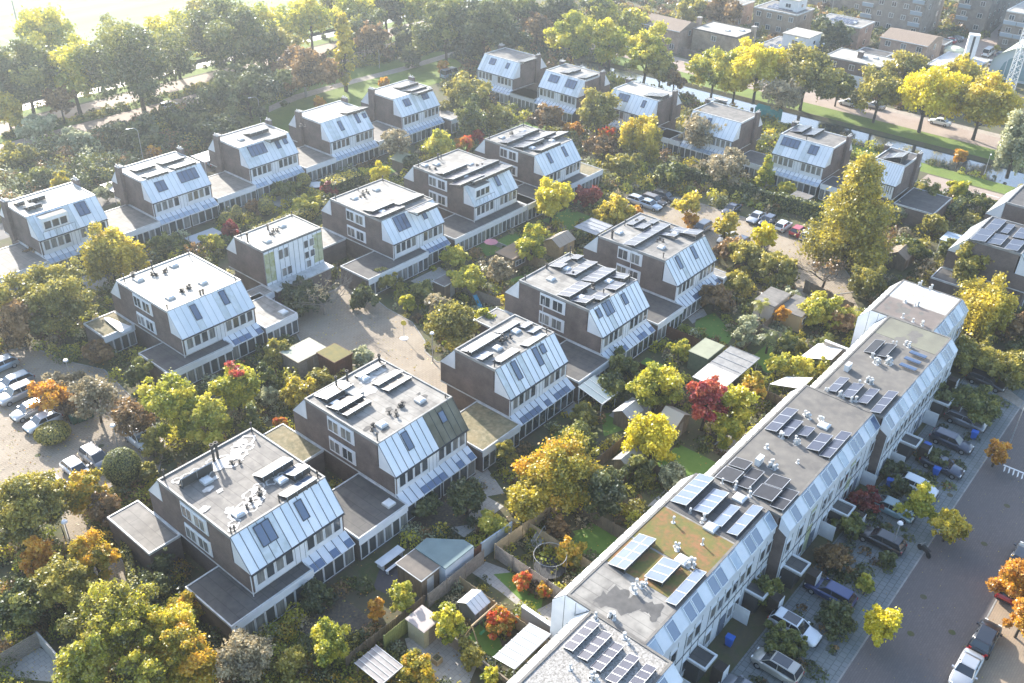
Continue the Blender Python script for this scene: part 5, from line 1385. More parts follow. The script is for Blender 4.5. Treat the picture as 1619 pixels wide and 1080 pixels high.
('round', 1452, 797, 25, 4.5, 'ygreen', "yellow-topped street tree in front of the black estate car", ),
('round', 1500, 832, 28, 3.8, 'gold', "golden street tree on the driveway edge right of the yellow-topped one"),
('round', 1393, 987, 29, 4.6, 'yellow', "bright golden street tree nearest the camera"),
('round', 1577, 716, 19, 3.6, 'orange', "orange street tree beside the lamp post"),
('round', 1612, 920, 38, 5.5, 'orange', "orange tree over the parked red car at the right edge"),
('round', 1620, 975, 28, 5, 'orange', "lower orange tree at the right edge above the black car"),
('bush', 1370, 925, 14, 2.5, 'lime', "green bush beside the dark blue car"),
('bush', 1322, 975, 36, 2.6, 'dark', "dark oval shrub bed between the white car and the blue car"),
('bush', 1210, 935, 26, 3, 'green', "green front garden bush below the sedum roof"),
('bush', 1320, 880, 28, 2.4, 'brown', "dark reddish front garden shrub"),
('bush', 1400, 885, 14, 2.2, 'dark', "dark clipped ball at the end of a front garden"),
('bush', 1345, 830, 26, 2.4, 'green', "green front garden bush beside the black estate car"),
('bush', 1370, 790, 30, 2.2, 'maroon', "dark red front garden hedge"),
('bush', 1240, 1015, 40, 2, 'green', "low green shrub bed between two white cars"),
('bush', 1425, 770, 16, 2.6, 'dark', "dark bush behind the yellow-topped street tree"),
('bush', 1545, 640, 44, 4, 'green', "leafy green thicket at the end of the driveway gardens"),
('bush', 1465, 620, 40, 4, 'dark', "dark thicket beside the terrace's far end"),
('bush', 1530, 560, 50, 4, 'olive', "olive thicket beyond the terrace's far end"),
('bush', 1590, 580, 44, 4, 'olive', "twiggy olive thicket at the right edge"),
('bush', 1604, 515, 34, 4, 'brown', "brown thicket at the right edge below the weeping gold tree"),
('bush', 1405, 740, 20, 2.2, 'dark', "dark clump behind the parked dark cars"),
('bush', 1480, 725, 30, 1.8, 'dark', "dark low hedge between two parked dark cars"),
]
T_ += [
('thin', 70, 60, 40, 15, 'ygreen', "pale tree on the field side of the ditch at the far left"),
('thin', 330, 30, 40, 15, 'olive', "tall airy tree behind the big dark green trees"),
('round', 450, 80, 30, 10, 'olive', "olive tree right of the low broad dark tree"),
('thin', 590, 60, 26, 10, 'brown', "brownish tree on the park side of the near road"),
('round', 700, 20, 34, 13, 'olive', "olive-topped tree at the top edge, left of centre"),
('round', 820, 20, 34, 12, 'green', "green tree at the top edge left of the road car"),
('bush', 350, 205, 46, 6, 'dark', "dark bushes under the low broad dark tree"),
('bush', 430, 120, 30, 5, 'dark', "dark bush beside the half bare pale-trunked tree"),
('bush', 60, 200, 34, 5, 'silver', "pale bush below the forked far left tree"),
('thin', 150, 628, 40, 6, 'grey', "thin grey tree casting dappled shade over the left car park"),
('thin', 205, 660, 34, 5.5, 'brown', "sparse brown tree at the car park's right edge", ),
('thin', 560, 20, 34, 12, 'ygreen', "yellowish tree at the top edge between the ditch and the pale lawn"),
('thin', 1240, 150, 30, 9, 'grey', "greyish shrub-like tree on the verge beside the dull olive tree"),
('thin', 1430, 110, 34, 10, 'olive', "olive tree across the canal street left of the tall open yellow tree"),
('thin', 1520, 120, 30, 10, 'gold', "golden tree before the shop, between the yellow and golden ones"),
('round', 1045, 110, 26, 9, 'olive', "olive tree right of the three yellow-green trees by the canal head"),
('round', 1165, 120, 28, 10, 'yellow', "yellow tree left of the brightest one on the canal verge"),
]
for r in T_:
    if r[1] < 830 and r[2] < 150 and r[0] in ('round', 'thin') and r[3] > 25: r = r[:3] + (r[3] * 1.14, r[4] * 1.08) + r[5:]
    if r[1] > 1080 and r[2] < 170 and r[3] > 20 and r[0] in ('round', 'thin'): r = r[:3] + (r[3] * 1.15, r[4] * 1.06) + r[5:]
    kw = {}
    form, cx, cy, rp, H, pal, lab = r[:7]
    cat = {'bush': 'bush', 'clip': 'bush', 'palm': 'palm', 'cone': 'conifer'}.get(form, 'tree')
    if len(r) > 7 and r[7] == 'bush': cat = 'bush'
    if len(r) > 8: kw['pal2'] = r[8]
    if 'pale-trunked' in lab: kw['bark'] = BARK_P
    if form == 'bare' and pal == 'grey': kw['bark'] = mat("grey_bark", (.22, .2, .175), .9)
    tree(form, cx, cy, rp, H, pal, lab, cat, **kw)

# clipped hedges: long boxes of foliage
def hedge(name, label, p0, p1, wd, h, pal, top=None, z=0.0):
    a, b = Vector(p0).to_3d(), Vector(p1).to_3d(); L = (b - a).length; d = (b - a).normalized(); nrm = Vector((-d.y, d.x, 0))
    global rng; rng = np.random.default_rng(int(abs(a.x * 10 + b.y * 7)))
    D = DIST(*((a + b) / 2).xy, 1); s = max(.1, D * .0016)
    t = thing(name, label, "hedge", (a.x, a.y, z), math.atan2(d.y, d.x))
    c = MB(); c.box(.08, L - .08, -wd / 2 + .08, wd / 2 - .08, 0, h - .08, DARKLEAF); c.build("inner_core", t)  # dark solid box filling the hedge behind its leaves
    area = L * h * 2 + L * wd + wd * h * 2; n = int(min(22000, area / (s * s) * 1.1))
    u = rng.uniform(0, 1, n) * area; P = np.zeros((n, 3)); N = np.zeros((n, 3)); q = rng.uniform(0, 1, (n, 2))
    A = [L * h, L * h, L * wd, wd * h, wd * h]; cum = np.cumsum(A)
    k = np.searchsorted(cum, u)
    P[:, 0] = np.where(k < 3, q[:, 0] * L, np.where(k == 3, 0, L)); P[:, 1] = np.where(k == 0, -wd / 2, np.where(k == 1, wd / 2, (q[:, 1] - .5) * wd)); P[:, 2] = np.where(k == 2, h, q[:, 0 if False else 1] * h)
    P[:, 1] = np.where(k >= 3, (q[:, 0] - .5) * wd, P[:, 1])
    N[:, 0] = np.where(k == 3, -1, np.where(k == 4, 1, 0)); N[:, 1] = np.where(k == 0, -1, np.where(k == 1, 1, 0)); N[:, 2] = np.where(k == 2, 1, 0)
    P += rng.normal(0, .04, (n, 3))
    leaves_obj("foliage", P, s * rng.uniform(.6, 1.1, n), rng.uniform(0, 1, n), [PAL[pal], PAL[top or pal]], (k == 2).astype(int) if top else np.zeros(n), t, nrm=N + rng.normal(size=(n, 3)) * .4)
hedge("hedge", "flat-topped golden hedge block with dark sides in the garden", (94.2, 118.4), (100.8, 118.4), 3.2, 2.5, 'dark', 'gold')
hedge("hedge", "long clipped hedge running from the topiary garden to the bright bush", (76, 113.6), (90.5, 113.6), 1.4, 2.0, 'olive')
hedge("hedge", "tall dark hedge wall behind the parked cars, left of the flat-roofed shed", (143.9, 60.6), (143.5, 82), 1.2, 2.4, 'dark')
hedge("hedge", "tall hedge wall behind the white and red parked cars", (144.8, 44), (144.2, 60.2), 1.4, 2.6, 'green')
hedge("hedge", "low hedge line winding beside the passage at the nearest house", (22.6, 58.5), (30.2, 75.5), .7, 1.3, 'olive')
hedge("hedge", "dark hedge along the brick side of the nearest front annex", (25.6, 52), (26.1, 63), .8, 1.1, 'dark')
hedge("hedge", "hedge on the sunny lawn right of the fifth canal house", (146.5, 51.5), (149.5, 60), 1.0, 1.2, 'lime')
hedge("hedge", "hedge beyond the canal between two flat-roofed brick houses", (231.5, 108), (232.5, 124), 1.5, 2.6, 'green', 'lime')
hedge("hedge", "clipped hedge beside the road at the right, before the dark-roofed houses", (160, 36), (169, 36), 1.6, 2.2, 'green')

# ------------------------------------------------------------------ ground planting that nobody could count
def pip(x, y, poly):
    c = False; j = len(poly) - 1
    for i in range(len(poly)):
        xi, yi = poly[i]; xj, yj = poly[j]
        if (yi > y) != (yj > y) and x < (xj - xi) * (y - yi) / (yj - yi) + xi: c = not c
        j = i
    return c
KEEPOUT = []
def blocked(x, y, r):
    for a, b, c, d in HOUSES:
        if a - r * .8 < x < b + r * .8 and c - r * .8 < y < d + r * .8: return True
    for a, b, c, d in KEEPOUT:
        if a - r < x < b + r and c - r < y < d + r: return True
    if 184 < x < 193.6 and y < 138 or 195.6 < y < 201.6: return True
    for n_, q in SHEETS:
        if n_ in ("grass_bank", "road_median", "driveway"): continue
        if pip(x, y, q) or (n_.startswith('court') and (pip(x - r, y, q) or pip(x + r, y, q) or pip(x, y - r, q) or pip(x, y + r, q))): return True
    return False
def onscreen(x, y, z=1.0, m=40):
    v = _RM @ np.array([x, y, z - CAMH])
    if v[2] < 1: return False
    px = 809.5 + FPX * v[0] / v[2]; py = 540 - FPX * v[1] / v[2]
    return -m < px < 1619 + m and -m < py < 1080 + m
def undergrowth(name, label, x0, x1, y0, y1, per, rr, hh, pals, seed, lf=1.0):
    g_ = np.random.default_rng(seed); n = int((x1 - x0) * (y1 - y0) / per)
    C, S, Tn, M, Nn = [], [], [], [], []
    mats = [PAL[p] for p in pals]
    for i in range(n):
        x, y = g_.uniform(x0, x1), g_.uniform(y0, y1); r = g_.uniform(*rr); h = g_.uniform(*hh) * (.6 + .4 * r / rr[1])
        if not onscreen(x, y) or blocked(x, y, r * .75): continue
        D = DIST(x, y); s = max(.09, D * .0015)
        k = int(min(230, 14 + 2.2 * (r * r + r * h) / (s * s) * .5 * lf))
        d = g_.normal(size=(k, 3)); d /= np.linalg.norm(d, axis=1, keepdims=True); d[:, 2] = np.abs(d[:, 2])
        p = d * np.array([r, r, h]) * g_.uniform(.6, 1.08, (k, 1)) + np.array([x, y, .02])
        C.append(p); S.append(s * g_.uniform(.6, 1.3, k)); b = g_.uniform(0, .75)
        Tn.append(np.clip(b + g_.normal(.1, .15, k), 0, 1)); M.append(np.full(k, g_.integers(len(mats)))); Nn.append(d + g_.normal(size=(k, 3)) * .7)
    if not C: return
    global rng; rng = g_
    o = leaves_obj(name, np.concatenate(C), np.concatenate(S), np.concatenate(Tn), mats, np.concatenate(M), None, nrm=np.concatenate(Nn))
    tag(o, label, "planting", kind="stuff"); return o

# ------------------------------------------------------------------ cars
TYRE = mat("tyre", (.02, .02, .022), .85)
RIM = mat("wheel_rim", (.4, .41, .42), .35, .7)
CARGLASS = mat("car_glass", (.03, .035, .042), .05, spec=.9, coat=.5)
HEADL = mat("head_lamp", (.8, .8, .78), .1, coat=.8)
TAILL = mat("tail_lamp", (.35, .015, .015), .2, coat=.8)
TRIMK = mat("dark_trim", (.03, .03, .032), .6)
def paint(n, c, metal=.2): return mat("car_paint_" + n, c, .3, metal, spec=.6, coat=1.0)
PAINT = dict(white=paint("white", (.72, .74, .76), 0), silver=paint("silver", (.47, .48, .49), .5), grey=paint("grey", (.17, .18, .2), .4), black=paint("black", (.014, .016, .022), .1),
    blue=paint("dark_blue", (.02, .045, .15), .3), red=paint("red", (.42, .02, .025), .1), beige=paint("beige", (.44, .42, .37), .4), navy=paint("navy_grey", (.045, .055, .085), .3), bluesil=paint("blue_silver", (.36, .44, .52), .4), brown=paint("brown", (.12, .09, .07), .3), teal=paint("teal", (.2, .3, .32), .2))
CT = dict(  # L, W, H, windscreen base, roof front, roof rear, rear glass base, hood z, boot z
    hatch=(4.05, 1.74, 1.46, .95, .35, -1.45, -1.88, .92, .98), estate=(4.65, 1.8, 1.48, 1.05, .4, -1.85, -2.18, .92, 1.0),
    sedan=(4.55, 1.78, 1.44, 1.0, .35, -.95, -1.62, .9, .98), suv=(4.5, 1.85, 1.68, 1.0, .45, -1.75, -2.1, 1.05, 1.12), van=(5.2, 1.95, 2.2, 1.95, 1.35, -2.5, -2.58, 1.15, 1.2), mpv=(4.3, 1.8, 1.62, 1.25, .5, -1.75, -2.05, .98, 1.05))
_car = {}
def loft(mb, secs, m, close=True):
    n = len(secs[0]); b = len(mb.v); k = mb.mi(m)
    for s_ in secs: mb.v += [tuple(p) for p in s_]
    for i in range(len(secs) - 1):
        for j in range(n):
            jj = (j + 1) % n
            mb.f.append((b + i * n + j, b + i * n + jj, b + (i + 1) * n + jj, b + (i + 1) * n + j)); mb.m.append(k)
    if close:
        mb.f.append(tuple(b + n - 1 - j for j in range(n))); mb.m.append(k)
        e = b + (len(secs) - 1) * n; mb.f.append(tuple(e + j for j in range(n))); mb.m.append(k)
def car_parts(kind, pano):
    L, Wd, H, wb, rf, rr, rb, hz_, bz = CT[kind]; w = Wd / 2; ph = PAINT['white']
    out = []
    body = MB(); h = L / 2
    st = [(-h, .80, .42, bz - .28), (-h + .06, .9, .34, bz - .1), (-h + .3, .97, .26, bz), (rb, 1, .24, bz + .0), (-.5, 1, .22, (bz + hz_) / 2 + .02), (wb, 1, .22, hz_ + .02), (wb + (h - wb) * .55, .97, .24, hz_ - .06), (h - .22, .9, .28, hz_ - .18), (h - .05, .78, .36, hz_ - .3), (h, .66, .44, hz_ - .42)]
    secs = []
    for x, f, z0, z1 in st:
        ww = w * f
        secs.append([(x, -ww * .9, z0), (x, -ww, z0 + .14), (x, -ww, z1 - .2), (x, -ww * .94, z1 - .05), (x, -ww * .8, z1), (x, ww * .8, z1), (x, ww * .94, z1 - .05), (x, ww, z1 - .2), (x, ww, z0 + .14), (x, ww * .9, z0)][::-1])
    loft(body, secs, ph)
    rw = w * .74; a = [(rr, H - .03), (rr + .12, H), (-.4, H + .01), (rf - .12, H), (rf, H - .04)]
    out.append(('body', body, True))
    rfm = MB(); secs = [[(x, -rw, z - .03), (x, -rw * .9, z + .015), (x, rw * .9, z + .015), (x, rw, z - .03), (x, rw, z - .06), (x, -rw, z - .06)][::-1] for x, z in a]; loft(rfm, secs, ph)
    for sx in (-1, 1):     # pillars
        for (x0, x1) in ((rf, wb), (-.25, -.3), (rr, rb)):
            z1 = bz if x1 < 0 else hz_
            rfm.tube((x0, sx * rw * .97, H - .05), (x1, sx * w * .86, z1), .035, .045, ph, 4)
    if pano: rfm.box(-1.1, rf - .15, -rw * .82, rw * .82, H + .01, H + .035, CARGLASS)
    out.append(('roof', rfm, True))
    gl = MB(); zb0 = hz_ - .02; zb1 = bz - .02
    p = [(wb, -w * .84, zb0), (wb, w * .84, zb0), (rb, w * .84, zb1), (rb, -w * .84, zb1), (rf, -rw * .96, H - .05), (rf, rw * .96, H - .05), (rr, rw * .96, H - .05), (rr, -rw * .96, H - .05)]
    gl.hexa([p[0], p[1], p[2], p[3], p[4], p[5], p[6], p[7]], CARGLASS); out.append(('window_glass', gl, False))
    bp = MB(); bp.box(-h - .02, -h + .12, -w * .7, w * .7, .3, .48, TRIMK); bp.box(h - .1, h + .015, -w * .55, w * .55, .32, .5, TRIMK); out.append(('bumper', bp, False))
    for sx in (-1, 1):
        m = MB(); m.box(h - .28, h - .06, sx * w * .62 - .14, sx * w * .62 + .14, hz_ - .36, hz_ - .22, HEADL); out.append(('headlight', m, False))
        m = MB(); m.box(-h - .01, -h + .16, sx * w * .74 - .12, sx * w * .74 + .12, bz - .32, bz - .12, TAILL); out.append(('tail_light', m, False))
        m = MB(); m.box(wb - .35, wb - .15, sx * (w + .08) - .09, sx * (w + .08) + .09, hz_ + .0, hz_ + .15, ph); out.append(('wing_mirror', m, True))
    wh = MB(); wh.tube((0, -.1, 0), (0, .1, 0), .33, .33, TYRE, 16); wh.tube((0, -.115, 0), (0, .115, 0), .2, .2, RIM, 10)
    return out, wh
def car(px, py, head, kind, col, label, cat="car", pano=False, z=0.02, group=None):
    X, Y = W(px, py, .7)
    key = (kind, pano)
    if key not in _car:
        parts, wh = car_parts(kind, pano); d = []
        for nm, m, pt in parts: o = m.build(nm, smooth=nm in ('body',)); d.append((nm, o.data, pt)); bpy.data.objects.remove(o)
        o = wh.build("wheel", smooth=False); wd = o.data; bpy.data.objects.remove(o); _car[key] = (d, wd)
    d, wd = _car[key]
    t = thing("parked_van" if kind == 'van' else "parked_car", label, "van" if kind == 'van' else cat, (X, Y, z), R(head), group or "parked vehicles")
    for nm, me, pt in d:
        o = bpy.data.objects.new(nm, me); COL.objects.link(o); o.parent = t
        if pt:
            o.material_slots[0].link = 'OBJECT'; o.material_slots[0].material = PAINT[col]
    L, Wd = CT[kind][:2]
    for x in (L * .31, -L * .31):
        for y in (-Wd / 2 + .1, Wd / 2 - .1):
            o = bpy.data.objects.new("wheel", wd); COL.objects.link(o); o.parent = t; o.location = (x, y, .33)
    KEEPOUT.append((X - 1.3, X + 1.3, Y - 2.9, Y + 2.9) if head in (90, 270) else (X - 2.6, X + 2.6, Y - 1.3, Y + 1.3))
    return t
for a in [
 (0, 577, 180, 'hatch', 'bluesil', "silver car cut by the left edge, uppermost in the left car park"),
 (20, 605, 180, 'estate', 'bluesil', "pale blue-silver estate, second in the left car park row"),
 (27, 622, 180, 'suv', 'silver', "silver car third in the left car park row, beside the pale blue estate"),
 (46, 648, 180, 'hatch', 'silver', "silver car partly under the sparse orange tree"),
 (67, 666, 180, 'hatch', 'white', "white car beside the clipped oval bed"),
 (121, 742, 270, 'hatch', 'white', "white car facing the clipped green dome's left neighbour bush"),
 (152, 724, 270, 'mpv', 'grey', "dark grey car parked left of the clipped green dome"),
 (88, 768, 270, 'sedan', 'navy', "dark car behind the orange and yellow tree at lower left"),
 (222, 694, 270, 'suv', 'white', "white car left of the big yellow-green tree"),
 (1009, 317, 270, 'hatch', 'silver', "silver car half hidden behind the golden tree, far end of court parking"),
 (1027, 323, 270, 'sedan', 'bluesil', "blue-grey car at the far end of the court parking"),
 (1034, 316, 270, 'estate', 'brown', "brown car between the blue-grey and black ones in the court parking"),
 (1051, 310, 270, 'estate', 'black', "black car at the head of the court parking beside the hedge"),
 (1157, 330, 180, 'sedan', 'navy', "dark grey saloon standing alone along the hedge"),
 (1196, 343, 180, 'sedan', 'silver', "silver saloon left of the small dark car along the hedge"),
 (1214, 349, 180, 'hatch', 'navy', "small dark car between the silver saloon and the white hatchback"),
 (1239, 356, 0, 'hatch', 'white', "white hatchback left of the bright red car"),
 (1263, 364, 0, 'hatch', 'red', "bright red hatchback along the hedge"),
 (1280, 372, 0, 'mpv', 'silver', "silver car partly hidden by the giant conifer"),
 (1109, 361, 180, 'suv', 'grey', "grey car behind the corner of the last near-row house"),
 (1149, 376, 180, 'hatch', 'white', "white hatchback under the sparse orange parking tree"),
 (1170, 384, 180, 'hatch', 'navy', "dark blue-grey rounded car right of the white hatchback"),
 (1200, 393, 180, 'hatch', 'black', "black car under the yellow-orange parking tree"),
 (1257, 991, 270, 'estate', 'white', "white estate with dark sunroof, nearest white car in the driveways", 'car', True),
 (1228, 1052, 90, 'mpv', 'beige', "pale champagne people carrier with glass roof at the bottom edge", 'car', True),
 (1175, 1092, 90, 'hatch', 'grey', "dark car cut by the bottom edge"),
 (1313, 935, 90, 'estate', 'blue', "dark blue estate in a front drive"),
 (1393, 852, 90, 'estate', 'black', "black estate behind the leaning white pole"),
 (1412, 803, 270, 'sedan', 'teal', "pale teal car hidden by the yellow-topped street tree"),
 (1452, 768, 270, 'hatch', 'white', "white car in a drive near the blue bins"),
 (1490, 735, 270, 'sedan', 'navy', "long dark saloon between the white car and the dark estate"),
 (1505, 697, 270, 'estate', 'navy', "dark estate beside the upright blue bin"),
 (1527, 664, 270, 'estate', 'grey', "slate estate at the far end of the driveways"),
 (1560, 602, 270, 'estate', 'black', "black car in the shade by the side path"),
 (1558, 1008, 0, 'suv', 'black', "black car parked along the street, in front of the silver one"),
 (1528, 1058, 180, 'sedan', 'silver', "silver saloon at the bottom edge of the street"),
 (1598, 928, 0, 'hatch', 'red', "crimson car under the orange tree at the right edge"),
 (1616, 878, 0, 'hatch', 'black', "black car cut by the right edge of the picture"),
 (712, 118, 0, 'van', 'bluesil', "light blue-grey van beside the orange tree near the park"),
 (1486, 192, 90, 'sedan', 'white', "white car on the canal street behind the tall open yellow tree"),
 (1383, 166, 90, 'sedan', 'silver', "silver car on the canal street behind the straight-trunked tree"),
 (1341, 162, 90, 'hatch', 'white', "white car on the canal street left of the silver one"),
 (1066, 74, 90, 'hatch', 'grey', "grey car parked in front of the pitched brown roofed house"),
 (1500, 64, 90, 'hatch', 'red', "red car at the foot of the flats"),
 (1512, 61, 90, 'hatch', 'grey', "blue-grey car right of the red one at the flats"),
 (1562, 84, 0, 'van', 'white', "white delivery van by the curved hall roof"),
 (1566, 99, 0, 'hatch', 'silver', "silver car below the white delivery van"),
 (1582, 86, 0, 'hatch', 'grey', "grey car right of the white delivery van"),
 (1607, 188, 90, 'hatch', 'silver', "silver car on the canal street near the lattice mast"),
 (898, 14, 0, 'hatch', 'grey', "grey car on the road at the top centre"),
 (345, 256, 0, 'hatch', 'grey', "grey car under the white carport behind the second far house"),
 (267, 166, 10, 'hatch', 'white', "white car driving behind the huge dark tree"),
]: car(*a)

# ------------------------------------------------------------------ sheds, pergolas, fences
def addkeep(x0, x1, y0, y1): KEEPOUT.append((x0, x1, y0, y1))
def shed(label, x0, x1, y0, y1, h, wall, roof, name="shed", cat="shed", gable=None, door=True, over=.15, edge=None, slope=0.0, win=False, rz=0):
    t = thing(name, label, cat, (x0, y0, 0)); w, d = x1 - x0, y1 - y0; addkeep(x0, x1, y0, y1)
    m = MB()
    if gable == 'x':   # ridge along x
        m.prism([(0, 0), (0, h), (d / 2, h + d * .3), (d, h), (d, 0)][::-1], 0, w, wall); m.build("wall", t)
        r = MB()
        for s_ in (0, 1):
            y_a, y_b = (-over, d / 2) if s_ == 0 else (d / 2, d + over)
            za, zb = (h - over * .6, h + d * .3) if s_ == 0 else (h + d * .3, h - over * .6)
            r.hexa([(-over, y_a, za), (w + over, y_a, za), (w + over, y_b, zb), (-over, y_b, zb), (-over, y_a, za + .06), (w + over, y_a, za + .06), (w + over, y_b, zb + .06), (-over, y_b, zb + .06)], roof)
            for k in range(5):
                xx = -over + (w + 2 * over) * k / 4; r.hexa([(xx - .02, y_a, za + .06), (xx + .02, y_a, za + .06), (xx + .02, y_b, zb + .06), (xx - .02, y_b, zb + .06), (xx - .02, y_a, za + .09), (xx + .02, y_a, za + .09), (xx + .02, y_b, zb + .09), (xx - .02, y_b, zb + .09)], edge or roof)
        r.build("roof", t)
    elif gable == 'y':
        m.prism([(0, 0), (w, 0), (w, h), (w / 2, h + w * .3), (0, h)][::-1], 0, d, wall, 'y'); m.build("wall", t)
        r = MB()
        for s_ in (0, 1):
            a, b = (-over, w / 2) if s_ == 0 else (w / 2, w + over); za, zb = (h - over * .6, h + w * .3) if s_ == 0 else (h + w * .3, h - over * .6)
            r.hexa([(a, -over, za), (b, -over, zb), (b, d + over, zb), (a, d + over, za), (a, -over, za + .06), (b, -over, zb + .06), (b, d + over, zb + .06), (a, d + over, za + .06)], roof)
        r.build("roof", t)
    else:
        m.box(0, w, 0, d, 0, h, wall); m.build("wall", t)
        r = MB(); r.box(-over, w + over, -over, d + over, h + .002, h + .1, edge or roof); r.box(-over + .08, w + over - .08, -over + .08, d + over - .08, h + .1, h + .115, roof); r.build("roof", t)
    if door:
        dm = MB(); dm.box(w * .3, w * .3 + .85, -.04, -.003, .05, min(h - .15, 2.0), edge or WOOD_G); dm.build("door", t)
    if win: window(t, w * .15, -.05, .9, w * .5, .9, panes=3)
    bd = MB()
    for i in range(int(w / .35) + 1): bd.box(i * .35, i * .35 + .03, -.02, -.001, 0, h, wall)
    for i in range(int(d / .35) + 1): bd.box(-.02, -.001, i * .35, i * .35 + .03, 0, h, wall)
    bd.build("boarding", t)
    return t
def pergola(label, x0, x1, y0, y1, h, post, roofm, n=4, name="pergola", cat="pergola", h2=None, beam=None, two=None):
    t = thing(name, label, cat, (x0, y0, 0)); w, d = x1 - x0, y1 - y0; h2 = h2 or h
    for (a, b) in ((.06, .06), (w - .06, .06), (.06, d - .06), (w - .06, d - .06)):
        m = MB(); m.tube((a, b, 0), (a, b, (h if b < 1 else h2) - .02), .05, .05, post, 6); m.build("post", t)
    r = MB(); r.hexa([(-.1, -.1, h), (w + .1, -.1, h), (w + .1, d + .1, h2), (-.1, d + .1, h2), (-.1, -.1, h + .04), (w + .1, -.1, h + .04), (w + .1, d + .1, h2 + .04), (-.1, d + .1, h2 + .04)], roofm)
    if two:
        xm = w * two[0]; r.hexa([(-.09, -.09, h + .045), (xm, -.09, h + .045), (xm, d + .09, h2 + .045), (-.09, d + .09, h2 + .045), (-.09, -.09, h + .07), (xm, -.09, h + .07), (xm, d + .09, h2 + .07), (-.09, d + .09, h2 + .07)], two[1])
    r.build("roof", t)
    b_ = MB()
    for i in range(n + 1):
        xx = -.1 + (w + .2) * i / n; b_.hexa([(xx - .03, -.12, h + .05), (xx + .03, -.12, h + .05), (xx + .03, d + .12, h2 + .05), (xx - .03, d + .12, h2 + .05), (xx - .03, -.12, h + .1), (xx + .03, -.12, h + .1), (xx + .03, d + .12, h2 + .1), (xx - .03, d + .12, h2 + .1)], beam or WHITE)
    b_.box(-.1, w + .1, -.16, -.1, h - .06, h + .1, beam or WHITE); b_.build("rafters", t)
    return t
def fence(label, p0, p1, h, m, slats=True, posts=True, name="fence", cat="fence", solid=False, thick=.04):
    a, b = Vector(p0), Vector(p1); L = (b - a).length
    t = thing(name, label, cat, (a.x, a.y, 0), math.atan2((b - a).y, (b - a).x))
    k = MB()
    if solid: k.box(0, L, -thick, thick, 0, h, m); k.box(-.02, L + .02, -thick - .03, thick + .03, h, h + .05, m)
    elif slats:
        n = int(h / .2)
        for i in range(n): k.box(0, L, -.02, .02, .05 + i * h / n, .05 + (i + .72) * h / n, m)
    else:
        n = int(L / .22)
        for i in range(n): k.box(i * L / n, (i + .9) * L / n, -.015, .015, .03, h + .03 * (i % 3), m)
        for z in (.4, h - .3): k.box(0, L, .016, .05, z, z + .08, m)
    k.build("panel", t)
    n = max(1, int(L / 1.9))
    for i in range(n + 1):
        q = MB(); q.box(L * i / n - .05, L * i / n + .05, -.07, .07, 0, h + .08, m); q.build("post", t)
    return t
S_ = shed
S_("green flat-roofed shed with pale green walls behind the crimson maple", 90.9, 94.9, 42.8, 45.4, 2.5, FOAM, mat("shed_roof_green", (.33, .34, .24), .8, col2=(.27, .28, .2), scale=1), edge=mat("shed_edge", (.1, .12, .08), .7))
pergola("large polycarbonate pergola, half bright half dark roof, beside the green shed", 86.3, 95.4, 38.2, 42.1, 2.5, METAL_G, mat("pergola_grey_roof", (.22, .215, .205), .5, col2=(.33, .32, .3), scale=1.5), 6, two=(.42, mat("pergola_pale_roof", (.62, .58, .5), .6)), beam=METAL_G)
S_("garden studio with flat grey roof and curved white side wall", 107.8, 112.4, 42.4, 45.2, 2.9, mat("studio_wall", (.62, .52, .44), .7), ROOF_G, "garden_studio", "studio")
S_("yellow-walled garden room with glazed doors beside the studio", 108.6, 113.6, 38.8, 42.0, 2.4, mat("yellow_wall", (.52, .38, .2), .8), ROOF_G, "garden_studio", "studio", win=True)
S_("pale green-roofed shed beside the brown mossy shed", 56.6, 61.0, 79.3, 82.6, 2.3, WOOD_G, mat("shed_roof_pale_green", (.40, .42, .33), .8, col2=(.33, .35, .27), scale=1), gable=None, edge=WOOD)
S_("red-brown cube shed with mossy olive roof", 59.4, 62.1, 75.9, 79.0, 2.5, WOOD_R, mat("shed_roof_mossy", (.2, .165, .05), .9, col2=(.14, .13, .05), scale=1.6), edge=WOOD_R)
S_("low dark shed with L-shaped flat roof and white edge near the court", 82.4, 86.4, 79.6, 81.7, 2.2, WOOD, ROOF_D, edge=FASCIA_W)
S_("timber pavilion with dark lattice windows near the pink parasol", *(lambda a: (a[0] - 2.2, a[0] + 2.2, a[1] - 1.6, a[1] + 1.6))(W(812, 405, 1.5)), 2.3, WOOD, mat("shed_roof_russet", (.3, .2, .12), .8, col2=(.24, .18, .13), scale=1.5), win=True, edge=WOOD)
S_("timber shed with beige gable roof behind the yellow-green round tree", *(lambda a: (a[0] - 1.9, a[0] + 1.9, a[1] - 1.5, a[1] + 1.5))(W(884, 385, 1.5)), 2.1, WOOD_Y, mat("shed_roof_beige", (.36, .31, .25), .8), gable='x')
pergola("open timber shelter with grey hipped roof beside the last middle garden", *(lambda a: (a[0] - 2.2, a[0] + 2.2, a[1] - 2, a[1] + 2))(W(938, 360, 2.2)), 2.4, WOOD_Y, mat("shelter_roof", (.3, .31, .33), .6), 4, "shelter", "shelter", beam=METAL_G)
S_("brown-walled shed with flat brown roof next to the teal-roofed one", 41.6, 43.9, 43.5, 46.6, 2.4, WOOD, mat("shed_roof_brown", (.17, .145, .12), .8, col2=(.12, .105, .09), scale=1.2), edge=FASCIA_W)
t = thing("shed", "many-sided teal-roofed shed with pale blue wall beside the brown shed", "shed", (0, 0, 0)); addkeep(43.5, 48, 42.5, 46.8)
P5 = [(43.95, 42.75), (47.8, 42.75), (47.8, 44.0), (45.6, 46.8), (43.95, 46.7)]
m = MB(); m.poly([(x, y, 0) for x, y in P5][::-1], WHITE)
